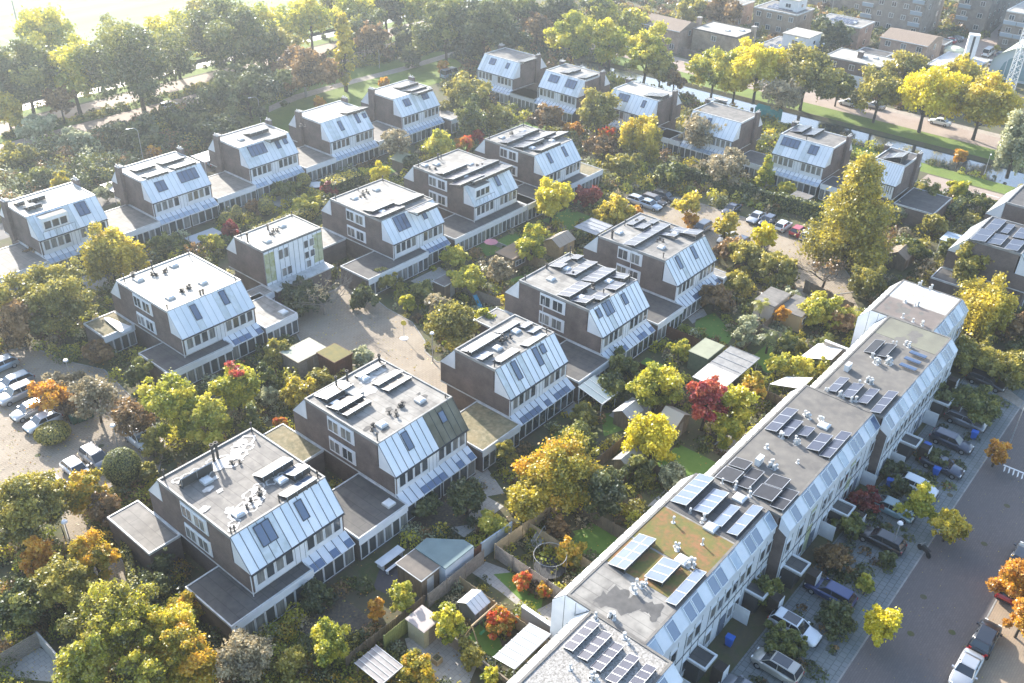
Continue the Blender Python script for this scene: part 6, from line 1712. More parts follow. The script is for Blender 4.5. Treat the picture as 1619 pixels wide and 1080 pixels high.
for i in range(5): a, b = P5[i], P5[(i + 1) % 5]; m.poly([(a[0], a[1], 0), (b[0], b[1], 0), (b[0], b[1], 2.5), (a[0], a[1], 2.5)], mat("blue_white_wall", (.5, .57, .66), .6, col2=(.42, .49, .58), scale=1))
m.build("wall", t)
m = MB(); m.poly([(x, y, 2.62) for x, y in P5], mat("teal_roof", (.13, .2, .21), .6, col2=(.1, .16, .175), scale=.8))
for i in range(5): a, b = P5[i], P5[(i + 1) % 5]; m.poly([(a[0], a[1], 2.5), (b[0], b[1], 2.5), (b[0], b[1], 2.62), (a[0], a[1], 2.62)], MATS["teal_roof"])
m.build("roof", t)
fence("pale blue garden wall running from the teal-roofed shed to the lime bush", (48.9, 42.8), (53.0, 42.5), 2.1, mat("blue_wall", (.33, .4, .46), .7, col2=(.27, .33, .38), scale=1), solid=True, name="garden_wall", cat="wall")
fence("small red-brown garden gate between blue wall and teal-roofed shed", (47.95, 42.8), (48.85, 42.8), 2.0, WOOD_R, slats=False, name="garden_gate", cat="gate")
fence("new horizontal slat fence behind the paved garden, left part", (41.2, 42.3), (48.6, 42.25), 1.85, WOOD_G)
fence("horizontal slat fence under the golden feathery bush", (49.9, 41.9), (59.5, 41.3), 1.9, WOOD_Y)
fence("long slat fence between the artificial lawn garden and the trampoline garden", (49.9, 41.8), (49.6, 31.2), 1.8, WOOD_G)
fence("slat fence between the trampoline garden and the third lawn", (54.6, 41.6), (54.3, 31.2), 1.6, WOOD_Y)
fence("vertical board fence left of the cream cupboard shed", (32.0, 42.8), (41.0, 42.6), 1.6, WOOD, slats=False)
fence("green-stained fence beside the corrugated roof", (35.4, 41.8), (38.6, 41.8), 1.9, mat("green_fence", (.3, .32, .1), .8, col2=(.22, .24, .08), scale=1.2), slats=False)
fence("brick-coloured low garden wall between swing lawn and patio", (39.6, 41.0), (39.4, 31.2), 1.2, mat("wall_clay", (.3, .25, .19), .9, col2=(.23, .19, .15), scale=1), solid=True, name="garden_wall", cat="wall")
fence("thin fence between playhouse garden and the paved garden", (44.9, 41.8), (44.6, 31.2), 1.5, WOOD_Y, slats=False)
fence("red-brown fence beyond the glazed garden room of the nine-array house", (95.3, 54.2), (95.3, 45.2), 1.8, WOOD_R, slats=False)
fence("brown fence behind the dark canal row parking hedge gardens", (85.6, 51), (85.4, 43.2), 1.7, WOOD_R, slats=False)
fence("grey striped fence between the palm gardens", (104.3, 42.0), (104.0, 31.4), 1.7, WOOD_G)
fence("dark fence running behind the fan palms", (96.6, 42.2), (107.5, 42.2), 1.8, WOOD, slats=False)
fence("fence behind the yellow tree left of the crimson maple", (66, 42.3), (84, 42.3), 1.7, WOOD, slats=False)
fence("long dark timber wall at the foot of the bare car park tree", (*W(1270, 462), ), W(1345, 500), 2.0, WOOD, slats=False)
fence("fence behind the pavilion with lattice windows", W(700, 455), W(790, 490), 1.7, WOOD_G, slats=False)
fence("beige fence right of the lattice pavilion", W(835, 418), W(880, 440), 1.8, WOOD_Y, slats=False)
fence("white-capped wall stepping round the small pond garden", W(810, 402), W(850, 378), .9, CONC, solid=True, name="garden_wall", cat="wall")
fence("concrete planter wall below the dormer house", W(772, 384), W(815, 402), .8, CONC, solid=True, name="garden_wall", cat="wall")
fence("dark fence behind the magenta bush", W(880, 400), W(975, 345), 1.9, WOOD, slats=False)
fence("horizontal board fence of the yard in the lower left corner", W(0, 1062), W(66, 1022), 1.8, WOOD_G)
fence("rendered wall of the yard in the lower left corner", W(66, 1022), W(112, 1075), 1.8, CONC, solid=True, name="garden_wall", cat="wall")
fence("brown fence between two terrace back gardens near the orange climber", (60.2, 41.2), (60.0, 31.4), 1.6, WOOD, slats=False)
fence("boundary fence in the terrace garden below the bright yellow tree", (70.6, 41), (70.4, 30.8), 1.5, WOOD, slats=False)
fence("fence beside the lime trees behind the terrace", (91.0, 37.6), (90.8, 31.4), 1.7, WOOD, slats=False)
S_("small gabled shed with two-tone roof on the shaded lawn", *(lambda a: (a[0] - 1.1, a[0] + 1.3, a[1] - 1.1, a[1] + 1.1))(W(992, 652, 1.6)), 1.8, WOOD, mat("shed_roof_light", (.5, .5, .5), .6), gable='x')
S_("timber shed with pale flat roof under the yellow tree", *(lambda a: (a[0] - 1.5, a[0] + 1.6, a[1] - 1.1, a[1] + 1.1))(W(1065, 662, 2)), 2.2, WOOD, mat("shed_roof_tan", (.5, .45, .36), .8), gable='y')
S_("low curved-roof shed left of the bright yellow sprawling tree", *(lambda a: (a[0] - 1.6, a[0] + 1.6, a[1] - .9, a[1] + .9))(W(995, 722, 1.8)), 1.9, WOOD_Y, CONC, gable='x')
S_("grey playhouse shed with white gable roof near the swing", 42.4, 44.1, 37.7, 39.6, 1.9, mat("grey_blue_boards", (.15, .17, .19), .7), mat("white_roof", (.62, .64, .66), .5), gable='x', edge=METAL_G)
S_("cream cupboard shed with flat top in the patio garden", 37.8, 39.6, 39.4, 41.4, 2.2, mat("cream_wall", (.5, .46, .33), .8, col2=(.42, .4, .26), scale=1), mat("cupboard_roof", (.42, .36, .33), .7))
pergola("corrugated lean roof on posts at the bottom, beside the green-stained fence", 31.9, 34.1, 38.4, 41.4, 2.0, WOOD, mat("corrugated", (.33, .31, .3), .6, col2=(.24, .22, .21), scale=1.5), 5, "lean_to", "canopy", beam=METAL_G)
pergola("glass-roofed veranda leaning on the nearest terrace section", 39.6, 44.1, 30.9, 33.0, 2.9, METAL_G, GLASS_T, 6, "veranda", "veranda", h2=2.5, beam=METAL_G)
pergola("slanted glass awning roof beside the short flat-ended house", 74.9, 77.9, 47.4, 50.7, 2.1, WHITE, mat("awning_glass", (.33, .38, .38), .3, col2=(.28, .33, .33), scale=1), 3, "glass_canopy", "canopy", h2=2.9)
pergola("pale veranda roof left of the dark-roofed right edge house", *(lambda a: (a[0] - 1.8, a[0] + 1.8, a[1] - 1.4, a[1] + 1.4))(W(1507, 376, 2.5)), 2.4, WHITE, mat("veranda_blue", (.5, .6, .68), .4), 4, "veranda", "veranda")
def sail(label, pts, m, cat="awning"):
    t = thing("awning", label, cat, (*pts[0][:2], 0)); o = Vector(pts[0][:2]).to_3d(); q = MB()
    P = [Vector(p) - o for p in pts]; n = Vector((0, 0, .03))
    q.poly(P, m); q.poly([p + n for p in P], m)
    for i in range(len(P)): j = (i + 1) % len(P); q.poly([P[i], P[j], P[j] + n, P[i] + n], m)
    q.build("cloth", t)
    for i in (0, 1): k = MB(); k.tube((P[i].x, P[i].y, 0), P[i], .03, .03, METAL_G, 6); k.build("post", t)
CLOTH = mat("white_cloth", (.78, .77, .74), .8)
sail("big white awning stretched out from the terrace rear, right of the lime bush", [(99.4, 34.6, 2.3), (104.0, 34.2, 2.4), (104.6, 31.0, 3.0), (100.6, 31.0, 3.0)], CLOTH)
sail("white awning behind the two rounded lime trees", [(91.4, 34.6, 2.4), (94.2, 33.8, 2.4), (95.3, 31.0, 3.0), (92.2, 31.0, 3.0)], CLOTH)
# white side walls at the terrace rear steps
for lab, x0, x1, y0, y1, h in (("grey wall panel standing at the rear of the fourth terrace section", 103.8, 104.1, 28.4, 33.4, 3.2), ("brown wall panel at the rear beside the glass-roofed veranda", 45.0, 45.25, 31.2, 34.6, 2.8)):
    t = thing("garden_wall", lab, "wall", (x0, y0, 0)); q = MB()
    if x1 - x0 > 1: q.prism([(0, 0), (0, h), (y1 - y0 - 1.2, h), (y1 - y0, h - 1.6), (y1 - y0, 0)][::-1], 0, x1 - x0, WHITE_P)
    else: q.box(0, x1 - x0, 0, y1 - y0, 0, h, mat("render_taupe", (.33, .29, .25), .8, col2=(.27, .24, .21), scale=1)); q.box(-.06, x1 - x0 + .06, -.05, y1 - y0 + .05, h, h + .08, WHITE)
    q.build("panel", t)
# garden furniture and play things
t = thing("picnic_table", "white garden table with bench on the dark patio by the nearest annex", "table", (*W(617, 888), 0)); q = MB(); q.box(-1.5, 1.5, -.5, .5, .72, .78, WHITE); q.build("table_top", t)
for s_ in (-1, 1): q = MB(); q.box(s_ * 1.2 - .05, s_ * 1.2 + .05, -.45, .45, 0, .72, WHITE); q.build("leg", t)
q = MB(); q.box(-1.4, 1.4, -1.1, -.8, .42, .47, WHITE); q.box(-1.3, -1.2, -1.1, -.8, 0, .42, WHITE); q.box(1.2, 1.3, -1.1, -.8, 0, .42, WHITE); q.build("bench", t)
addkeep(t.location.x - 2, t.location.x + 2, t.location.y - 1.5, t.location.y + 1)
t = thing("trampoline", "netted trampoline in the garden behind the slat fence", "trampoline", (*W(868, 905), 0)); q = MB(); q.tube((0, 0, .68), (0, 0, .72), 1.5, 1.5, TRIMK, 20); q.build("mat", t)
for i in range(6):
    a = i * 1.047; q = MB(); q.tube((1.55 * math.cos(a), 1.55 * math.sin(a), 0), (1.55 * math.cos(a), 1.55 * math.sin(a), 2.4), .03, .03, METAL_G, 5); q.build("pole", t)
q = MB()
for i in range(24):
    a, b = i * math.pi / 12, (i + 1) * math.pi / 12
    q.tube((1.55 * math.cos(a), 1.55 * math.sin(a), 2.35), (1.55 * math.cos(b), 1.55 * math.sin(b), 2.35), .025, .025, METAL_G, 4); q.tube((1.55 * math.cos(a), 1.55 * math.sin(a), .7), (1.55 * math.cos(b), 1.55 * math.sin(b), 2.35), .008, .008, TRIMK, 3)
q.build("net", t)
t = thing("garden_swing", "grey cushioned garden swing seat beside the golden feathery bush", "swing", (*W(853, 862), 0), R(15)); q = MB(); q.box(-.9, .9, -.3, .3, .42, .55, METAL_G); q.build("seat", t); q = MB(); q.hexa([(-.9, .3, .5), (.9, .3, .5), (.9, .42, .5), (-.9, .42, .5), (-.9, .5, 1.1), (.9, .5, 1.1), (.9, .6, 1.1), (-.9, .6, 1.1)], METAL_G); q.build("backrest", t)
q = MB()
for s_ in (-1, 1): q.tube((s_ * 1.05, -.6, 0), (s_ * 1.05, 0, 1.7), .03, .03, METAL_G, 5); q.tube((s_ * 1.05, .7, 0), (s_ * 1.05, 0, 1.7), .03, .03, METAL_G, 5)
q.tube((-1.05, 0, 1.7), (1.05, 0, 1.7), .03, .03, METAL_G, 5); q.build("frame", t)
t = thing("swing_set", "wooden swing beam with green ropes over the small lawn", "swing set", (40.9, 36.8, 0)); q = MB(); q.tube((0, 0, 2.15), (3.4, 0, 2.15), .09, .09, WOOD_Y, 8); q.build("beam", t)
for x in (0.1, 3.3):
    for s_ in (-1, 1): q = MB(); q.tube((x, s_ * .9, 0), (x, 0, 2.1), .06, .06, WOOD_Y, 6); q.build("leg", t)
q = MB(); GR = mat("green_rope", (.08, .3, .12), .8); q.tube((1.0, 0, 2.1), (1.0, -.2, .5), .02, .02, GR, 4); q.tube((1.5, 0, 2.1), (1.5, -.2, .5), .02, .02, GR, 4); q.box(.95, 1.55, -.32, -.08, .46, .5, GR); q.build("seat", t)
t = thing("slide", "turquoise children's slide in a back garden near the sandy court", "slide", (*W(755, 484), 0), R(70)); q = MB(); BL = mat("turquoise_plastic", (.03, .25, .4), .35); q.hexa([(-1.2, -.25, .05), (-1.2, .25, .05), (.9, .25, 1.25), (.9, -.25, 1.25), (-1.2, -.25, .12), (-1.2, .25, .12), (.9, .25, 1.32), (.9, -.25, 1.32)], BL)
for s_ in (-.28, .25): q.hexa([(-1.2, s_, .05), (-1.2, s_ + .04, .05), (.9, s_ + .04, 1.25), (.9, s_, 1.25), (-1.2, s_, .25), (-1.2, s_ + .04, .25), (.9, s_ + .04, 1.45), (.9, s_, 1.45)], BL)
q.build("chute", t); q = MB()
for s_ in (-.22, .22): q.tube((1.0, s_, 0), (.9, s_, 1.3), .03, .03, METAL_G, 5)
q.build("ladder", t)
t = thing("parasol", "closed pink parasol near the lattice-windowed pavilion", "parasol", (*W(776, 402), 0)); q = MB(); q.tube((0, 0, 0), (0, 0, 2.6), .03, .03, WOOD, 6); q.build("pole", t); q = MB(); PK = mat("pink_cloth", (.62, .25, .28), .8); q.tube((0, 0, 2.1), (0, 0, 2.6), 1.1, .05, PK, 8); q.build("canopy", t)
t = thing("garden_table", "white oval garden table with chairs below the third far left house", "table", (*W(500, 298), 0)); q = MB(); q.tube((0, 0, .7), (0, 0, .75), 1.3, 1.3, WHITE, 18); q.tube((0, 0, 0), (0, 0, .7), .1, .1, WHITE, 6); q.build("table_top", t)
for i in range(4): a = i * 1.57 + .5; q = MB(); q.box(1.8 * math.cos(a) - .25, 1.8 * math.cos(a) + .25, 1.8 * math.sin(a) - .25, 1.8 * math.sin(a) + .25, .4, .46, WHITE); q.build("seat", t)
t = thing("garden_table", "small blue-topped round table on the paving before the short house", "table", (*W(773, 731), 0)); q = MB(); q.tube((0, 0, .7), (0, 0, .75), .6, .6, GLASS_P, 14); q.build("table_top", t); q = MB(); q.tube((0, 0, 0), (0, 0, .7), .05, .05, METAL_G, 6); q.build("leg", t)
t = thing("planter_box", "wooden planter box at the end of the patio garden", "planter", (*W(691, 1047), 0)); q = MB(); q.box(-.35, .35, -.35, .35, 0, .6, WOOD_Y); q.box(-.28, .28, -.28, .28, .6, .62, GROUND); q.build("box", t); q = MB(); q.tube((0, 0, .6), (0, 0, .75), .1, .1, BARK, 5); q.build("stem", t)
t = thing("container", "teal tarpaulin-covered container beside the canal behind the fourth house", "container", (*W(1213, 188), 0), R(90)); q = MB(); TE = mat("teal_tarp", (.05, .27, .25), .6, col2=(.04, .2, .2), scale=1); q.prism([(-1.2, 0), (-1.2, 2.2), (0, 2.8), (1.2, 2.2), (1.2, 0)][::-1], -2.6, 2.6, TE); q.build("cover", t)
t = thing("swan_boat", "small pale boat moored on the canal near the first houses", "boat", (189.5, 96.5, -.55), R(90)); q = MB(); loft(q, [[(x, -w_, .5), (x, 0, 0 + z_), (x, w_, .5)][::-1] for x, w_, z_ in ((-1.6, .5, .05), (0, .7, 0), (1.2, .45, .05), (1.8, .05, .3))], WHITE); q.build("hull", t)

# bins, posts, lamps, signs
def bin_(px, py, m, label, h=1.05, cat="bin"):
    x, y = W(px, py); t = thing("wheelie_bin", label, cat, (x, y, 0), R(rnd.uniform(-10, 10)), "wheeled refuse bins")
    q = MB(); q.hexa([(-.24, -.26, .08), (.24, -.26, .08), (.24, .26, .08), (-.24, .26, .08), (-.3, -.34, h), (.3, -.34, h), (.3, .36, h), (-.3, .36, h)], m); q.build("body", t)
    q = MB(); q.hexa([(-.32, -.38, h), (.32, -.38, h), (.32, .4, h), (-.32, .4, h), (-.28, -.3, h + .1), (.28, -.3, h + .1), (.28, .36, h + .08), (-.28, .36, h + .08)], m); q.build("lid", t)
    for s_ in (-.26, .26): q = MB(); q.tube((s_ - .03, .28, .1), (s_ + .03, .28, .1), .1, .1, TYRE, 8); q.build("wheel", t)
BB = mat("bin_blue", (.02, .12, .5), .45); BG = mat("bin_green", (.03, .09, .05), .45, col2=(.05, .12, .08), scale=2)
bin_(1538, 694, BB, "upright blue bin beside the dark estate"); bin_(1478, 752, BB, "blue bin behind the white car in the drives"); bin_(1405, 770, BB, "dark blue bin near the red front hedge", 1.0)
bin_(1152, 1020, BB, "blue bin beside the storage cupboard, lowest of the blue ones"); bin_(1463, 713, BB, "blue bin half hidden under a porch")
for i, (x, y, l) in enumerate(((118, 670, "green bin, leftmost of the four by the oval bed"), (127, 667, "green bin, second of the four by the oval bed"), (135, 664, "green bin with pale lid, third of the four by the oval bed"), (144, 660, "green bin, rightmost of the four by the oval bed"))): bin_(x, y, BG, l, 1.1)
def lamp(px, py, h, label, arm=0.9, ang=0, m=None, zb=0, head=WHITE):
    x, y = W(px, py); t = thing("street_lamp", label, "lamp post", (x, y, 0), R(ang), "street lamps"); m = m or METAL_G
    q = MB(); q.tube((0, 0, 0), (0, 0, h * .93), .07, .045, m, 8); q.tube((0, 0, 0), (0, 0, .7), .1, .1, m, 8); q.build("pole", t)
    if arm:
        q = MB(); q.tube((0, 0, h * .93), (arm * .35, 0, h), .04, .04, m, 6); q.tube((arm * .35, 0, h), (arm, 0, h), .04, .035, m, 6); q.build("arm", t)
        q = MB(); q.hexa([(arm - .1, -.12, h - .06), (arm + .5, -.1, h - .04), (arm + .5, .1, h - .04), (arm - .1, .12, h - .06), (arm - .1, -.1, h + .06), (arm + .45, -.08, h + .04), (arm + .45, .08, h + .04), (arm - .1, .1, h + .06)], head); q.build("lamp_head", t)
    else:
        q = MB(); q.tube((0, 0, h * .93), (0, 0, h * .96), .1, .2, m, 8); q.tube((0, 0, h * .96), (0, 0, h), .3, .22, head, 10); q.build("lamp_head", t)
for a in [(684, 571, 4.3, "lamp post in the sandy court beside the round planted bed", 0, 0), (229, 266, 7.5, "curved lamp post behind the second far left house", 1.4, 160), (414, 208, 7.0, "curved lamp post behind the third far left house", 1.4, 160),
          (116, 615, 4.2, "lamp post rising from the lilac-grey bed in the left car park", 0, 0), (190, 720, 4.2, "lamp post in front of the clipped green dome", 0, 0), (117, 875, 4.2, "lamp post with ladder-like sign brackets on the footpath", 0, 0),
          (1596, 702, 5.2, "pale lamp post with long arm beside the orange street tree", 1.3, 0), (1556, 276, 4.2, "short lamp on the grass by the canal", .5, 200), (600, 108, 5, "lamp post on the park grass", 0, 0),
          (1408, 873, 4.0, "leaning white pole over the black estate car", 0, 0), (1313, 27, 8, "lamp post between the flat roofed houses at the top", .7, 90), (1296, 100, 5, "lamp post left of the dark evergreen beyond the canal", 0, 0), (660, 62, 7, "pale lamp post by the ditch road", 0, 0), (1468, 45, 7, "lamp beside the carports at the flats", .6, 90)]:
    lamp(*a[:4], arm=a[4], ang=a[5])
x, y = W(639, 535); t = thing("road_sign", "round yellow sign on a post in the middle of the sandy court", "sign", (x, y, 0), R(-60)); q = MB(); q.tube((0, 0, 0), (0, 0, 2.1), .035, .035, METAL_G, 6); q.build("post", t)
q = MB(); q.tube((0, -.02, 2.35), (0, .02, 2.35), .38, .38, mat("sign_yellow", (.65, .52, .05), .5), 20); q.build("sign_face", t); q = MB(); q.tube((0, 0, 0), (0, 0, .06), .6, .5, WHITE, 12); q.build("base", t)
for (px, py, l) in ((0, 0, ""),): pass
x, y = W(1460, 875); t = thing("parked_motorbike", "dark motorbike standing on the driveway tiles", "motorbike", (x, y, 0), R(60))
for s_ in (-.62, .62): q = MB(); q.tube((s_, -.06, .3), (s_, .06, .3), .3, .3, TYRE, 14); q.build("wheel", t)
q = MB(); q.hexa([(-.5, -.12, .4), (.45, -.14, .4), (.45, .14, .4), (-.5, .12, .4), (-.3, -.13, .8), (.3, -.16, .9), (.3, .16, .9), (-.3, .13, .8)], TRIMK); q.tube((.62, 0, .3), (.42, 0, 1.0), .04, .04, METAL_G, 6); q.build("body", t)
q = MB(); q.box(-.65, .0, -.14, .14, .78, .86, TRIMK); q.build("seat", t); q = MB(); q.tube((.42, -.35, 1.02), (.42, .35, 1.02), .02, .02, METAL_G, 5); q.build("handlebar", t)
x, y = W(104, 855); t = thing("bicycle_rack", "ladder-shaped metal rack beside the footpath", "rack", (x, y, 0), R(75)); q = MB()
for s_ in (-.5, .5): q.tube((s_, 0, 0), (s_, 0, 1.6), .03, .03, TRIMK, 5)
for i in range(4): q.tube((-.5, 0, .4 + i * .38), (.5, 0, .4 + i * .38), .025, .025, TRIMK, 5)
q.build("frame", t)
pergola("white carport behind the second far left house", *(lambda a: (a[0] - 2.4, a[0] + 2.4, a[1] - 2, a[1] + 2))(W(331, 246, 2.3)), 2.3, WHITE, WHITE, 2, "carport", "carport")
pergola("white carport roof left of the second far house", *(lambda a: (a[0] - 1.5, a[0] + 1.5, a[1] - 2, a[1] + 2))(W(183, 294, 2.3)), 2.3, WHITE, WHITE, 2, "carport", "carport")
S_("flat-roofed bin store cut into the tall parking hedge", 143.9, 147.8, 55.4, 58.3, 2.3, WOOD, ROOF_G, edge=METAL_G, name="bin_store", cat="bin store")
S_("low black box shed beside the lawn of the fifth canal house", 146.6, 149.0, 46.6, 50.0, .9, WOOD, ROOF_D, name="planter_shed", cat="shed", edge=METAL_G)
S_("small brown shed roof by the conifer's right side", *(lambda a: (a[0] - 1.8, a[0] + 1.8, a[1] - 1.4, a[1] + 1.4))(W(1425, 400, 2)), 2.0, WOOD, mat("shed_roof_brown2", (.25, .2, .15), .8), gable='x')
S_("shed with pale curved roof in the garden below the fourth far house", *(lambda a: (a[0] - 1.8, a[0] + 1.8, a[1] - 1.5, a[1] + 1.5))(W(640, 250, 2)), 2.0, WOOD, mat("shed_roof_olive", (.36, .36, .24), .8), gable='y')
t = thing("sun_canopy", "pale rectangular terrace canopy lying in the garden behind the upright panelled house", "canopy", (*W(322, 372, .6), 0)); q = MB(); q.box(-2.6, 2.6, -1.4, 1.4, .45, .55, mat("canopy_grey", (.45, .47, .48), .6)); q.build("canopy_roof", t)
for s_ in (-2.4, 2.4): q = MB(); q.box(s_ - .06, s_ + .06, -1.2, 1.2, 0, .45, METAL_G); q.build("leg", t)
# tall field light and the lattice mast
x, y = W(39, 83); t = thing("floodlight_mast", "tall thin floodlight mast on the sports field", "floodlight", (x, y, 0)); q = MB(); q.tube((0, 0, 0), (0, 0, 17), .2, .09, METAL_G, 8); q.build("pole", t)
q = MB(); q.box(-.9, .9, -.1, .1, 16.9, 17.05, METAL_G)
for s_ in (-.8, -.3, .3, .8): q.box(s_ - .15, s_ + .15, -.3, .0, 17.05, 17.4, TRIMK)
q.build("floodlights", t)
x, y = W(1592, 152); t = thing("lattice_mast", "tall white lattice antenna mast by the curved hall", "mast", (x, y, 0)); H_ = 40.0
q = MB(); B_ = 1.3
cor = [(B_ * math.cos(a), B_ * math.sin(a)) for a in (.3, .3 + 2.094, .3 + 4.189)]
for c in cor:
    q.tube((c[0], c[1], 0), (c[0] * .5, c[1] * .5, H_), .12, .08, WHITE, 6)
q.build("legs", t); q = MB(); n = 26
for i in range(n):
    f0, f1 = i / n, (i + 1) / n; s0, s1 = 1 - .5 * f0, 1 - .5 * f1
    for j in range(3):
        a, b = cor[j], cor[(j + 1) % 3]
        q.tube((a[0] * s0, a[1] * s0, f0 * H_), (b[0] * s1, b[1] * s1, f1 * H_), .06, .06, WHITE, 4); q.tube((b[0] * s0, b[1] * s0, f0 * H_), (a[0] * s1, a[1] * s1, f1 * H_), .06, .06, WHITE, 4)
q.build("bracing", t)
q = MB()
for z in (20, 27, 34): q.box(-1.5, -1.1, -.2, .2, z, z + 1.8, WHITE); q.box(1.0, 1.3, -.2, .2, z + .8, z + 2.4, WHITE)
q.build("antenna", t)

# ------------------------------------------------------------------ buildings beyond the canal
def building(label, x0, x1, y0, y1, h, wall, roof, cols=(3, 3), floors=2, name="house", cat="house", edge=FASCIA_W, pitch=None, chim=None, pent=None, base=None, win=(1.1, 1.3), pv_=None, skyl=0, seed=0, balc=None):
    t = thing(name, label, cat, (x0, y0, 0)); w, d = x1 - x0, y1 - y0; q = random.Random(seed + int(x0)); addkeep(x0, x1, y0, y1)
    m = MB(); m.box(0, w, 0, d, 0, h - .05, wall); m.build("wall", t)
    if pitch:
        r = MB(); r.prism([(-.3, h - .1), (-.3, h), (w / 2, h + pitch), (w + .3, h), (w + .3, h - .1)][::-1], -.2, d + .2, roof, 'y'); r.build("roof", t)
        g = MB(); g.box(-.36, -.3, -.2, d + .2, h - .15, h + .03, WHITE); g.build("gutter", t)
    else: flat_roof(t, -.15, w + .15, -.15, d + .15, h, roof, edge, h=.12, t=.25)
    ww, wh = win; fh = h / floors
    for fl in range(floors):
        z = fl * fh + fh * .33
        for i in range(cols[0]):
            yy = d * (i + .5) / cols[0]
            if q.random() < .9: window(t, -.05, yy + ww / 2 * q.choice((1, 1, 1.3)), z, ww * 1.2, min(wh, fh * .55), rz=-math.pi / 2, panes=2, glass=GLASS if q.random() < .6 else GLASS_C)
        for i in range(cols[1]):
            if q.random() < .75: window(t, w * (i + .5) / cols[1] - ww / 2, -.05, z, ww, min(wh, fh * .55), panes=1, glass=GLASS if q.random() < .6 else GLASS_C)
    if base: b = MB(); b.box(-.12, -.001, .3, d - .3, fh - .35, fh + .1, WHITE_P); b.box(-.3, -.12, .5, d * .45, 0, fh - .3, WHITE_P); b.build("porch_band", t)
    if chim:
        c = MB(); c.box(chim[0], chim[0] + 1.2, chim[1], chim[1] + 1.0, 0 if chim[0] < 0 or chim[1] < 0 else h - .2, h + 1.3 + (pitch or 0) * .5, wall); c.box(chim[0] - .08, chim[0] + 1.28, chim[1] - .08, chim[1] + 1.08, h + 1.3 + (pitch or 0) * .5, h + 1.42 + (pitch or 0) * .5, CONC); c.build("chimney", t)
    if pent:
        a, b, c_, d_, hh = pent; p = MB(); p.box(a, b, c_, d_, h, h + hh, WHITE); pp = p.build("roof_storey", t); e = MB(); e.box(a - .2, b + .2, c_ - .2, d_ + .2, h + hh, h + hh + .2, ROOF_W); e.build("roof_cap", t)
        window(t, a - .04, (c_ + d_) / 2 + .8, h + .8, 1.6, 1.1, rz=-math.pi / 2, panes=2); window(t, (a + b) / 2 - .6, c_ - .04, h + .8, 1.3, 1.0)
    if pv_:
        for i in range(pv_): solar(t, w * (.25 + .6 * i / pv_), d * .5, h, int(d * .6 / 1.05), 1, rz=math.pi / 2, tilt=R(10))
    for i in range(skyl): roof_light(t, w * q.uniform(.3, .7), d * q.uniform(.15, .85), h, 1.1)
    if balc:
        for fl in range(1, floors):
            for i in balc:
                yy = d * (i + .5) / cols[0]; b = MB(); b.box(-1.0, 0, yy - 1.6, yy + 1.6, fl * fh - .1, fl * fh + .05, CONC); b.box(-1.05, -1.0, yy - 1.6, yy + 1.6, fl * fh + .05, fl * fh + .95, mat("balcony_panel", (.28, .34, .4), .4)); b.box(-1.06, -.98, yy - 1.65, yy + 1.65, fl * fh + .95, fl * fh + 1.05, WHITE); b.build("balcony", t)
    return t
PITCHR = mat("roof_tiles_brown", (.28, .21, .155), .85, col2=(.22, .165, .125), scale=1.0, stretch=(1, 4, 1))
building("brick house with low brown pitched roof and brick chimney beyond the canal", 213.4, 223.5, 122.8, 134.5, 5.6, BRICK_R, PITCHR, (3, 1), pitch=1.6, chim=(8.0, -.9), seed=1)
building("broad tan brick house with dark-edged flat roof left of the hedge, beyond the canal", 217.0, 227.0, 108.8, 121.0, 6.1, BRICK_Y, ROOF_W, (1, 0), edge=ROOF_D, chim=(7.5, -.9), skyl=2, seed=2)
building("tan house with white roof storey and solar roof at the top", 249.4, 260.0, 108.4, 121.0, 6.2, BRICK_Y, ROOF_G, (4, 1), pent=(3.0, 8.6, 1.5, 7.0, 2.8), pv_=2, seed=3)
building("low house with white upper block beside the dark evergreen", 222.5, 236.5, 95.2, 106.5, 3.3, BRICK, ROOF_L, (3, 2), floors=1, pent=(6.5, 14, .2, 7.0, 2.9), pv_=2, seed=4)
building("white-walled dark brick house with two pale flat roof halves by the canal street", 218.2, 227.4, 72.8, 86.0, 6.1, BRICK, ROOF_W, (3, 1), chim=(4.0, 6.2), base=True, edge=FASCIA, skyl=2, seed=5)
building("brown brick house with low tiled hip roof in front of the flats", 247.0, 258.5, 72.2, 84.0, 5.6, BRICK_R, PITCHR, (3, 1), pitch=1.3, base=False, seed=6)
building("flat-roofed orange brick house with roof panels right of the evergreen", 249.8, 259.0, 90.8, 103.0, 6.0, BRICK_R, ROOF_L, (2, 1), pv_=2, skyl=1, seed=7)
building("pink brick house partly hidden at the top by a russet tree", *(lambda a: (a[0] - 4, a[0] + 6, a[1] - 5, a[1] + 6))(W(1150, 14, 4)), 6.0, BRICK_R, ROOF_L, (3, 2), seed=8)
building("dark shed-like garage behind the tiled hip roof house", 262, 268, 72.5, 78.5, 3.0, BRICK, ROOF_D, (2, 3), floors=1, seed=9, name="garage", cat="garage")
building("low glazed pavilion beside the tiled hip roof house", 236, 244, 79, 86.5, 3.0, BRICK, ROOF_D, (4, 2), floors=1, seed=10, name="garage", cat="garage")
FLAT = brickmat("flats_brick", (.27, .23, .19), (.23, .195, .165), (.28, .25, .22))
building("four-storey flats with blue-grey balconies, left of the two towers", 276.0, 292.0, 84.0, 101.0, 15.0, FLAT, ROOF_L, (5, 2), floors=5, name="apartment_block", cat="flats", balc=(0, 4), seed=11)
building("brick flats with long balconied side wall running off the top", 293.4, 345.0, 72.0, 80.5, 16.0, FLAT, ROOF_L, (2, 12), floors=5, name="apartment_block", cat="flats", balc=(1,), seed=12)
building("low-rise flats with white-edged roof at the top right edge", 283.0, 312.0, 48.0, 65.0, 9.5, FLAT, ROOF_W, (5, 6), floors=3, name="apartment_block", cat="flats", balc=(1, 3, 4), seed=13)
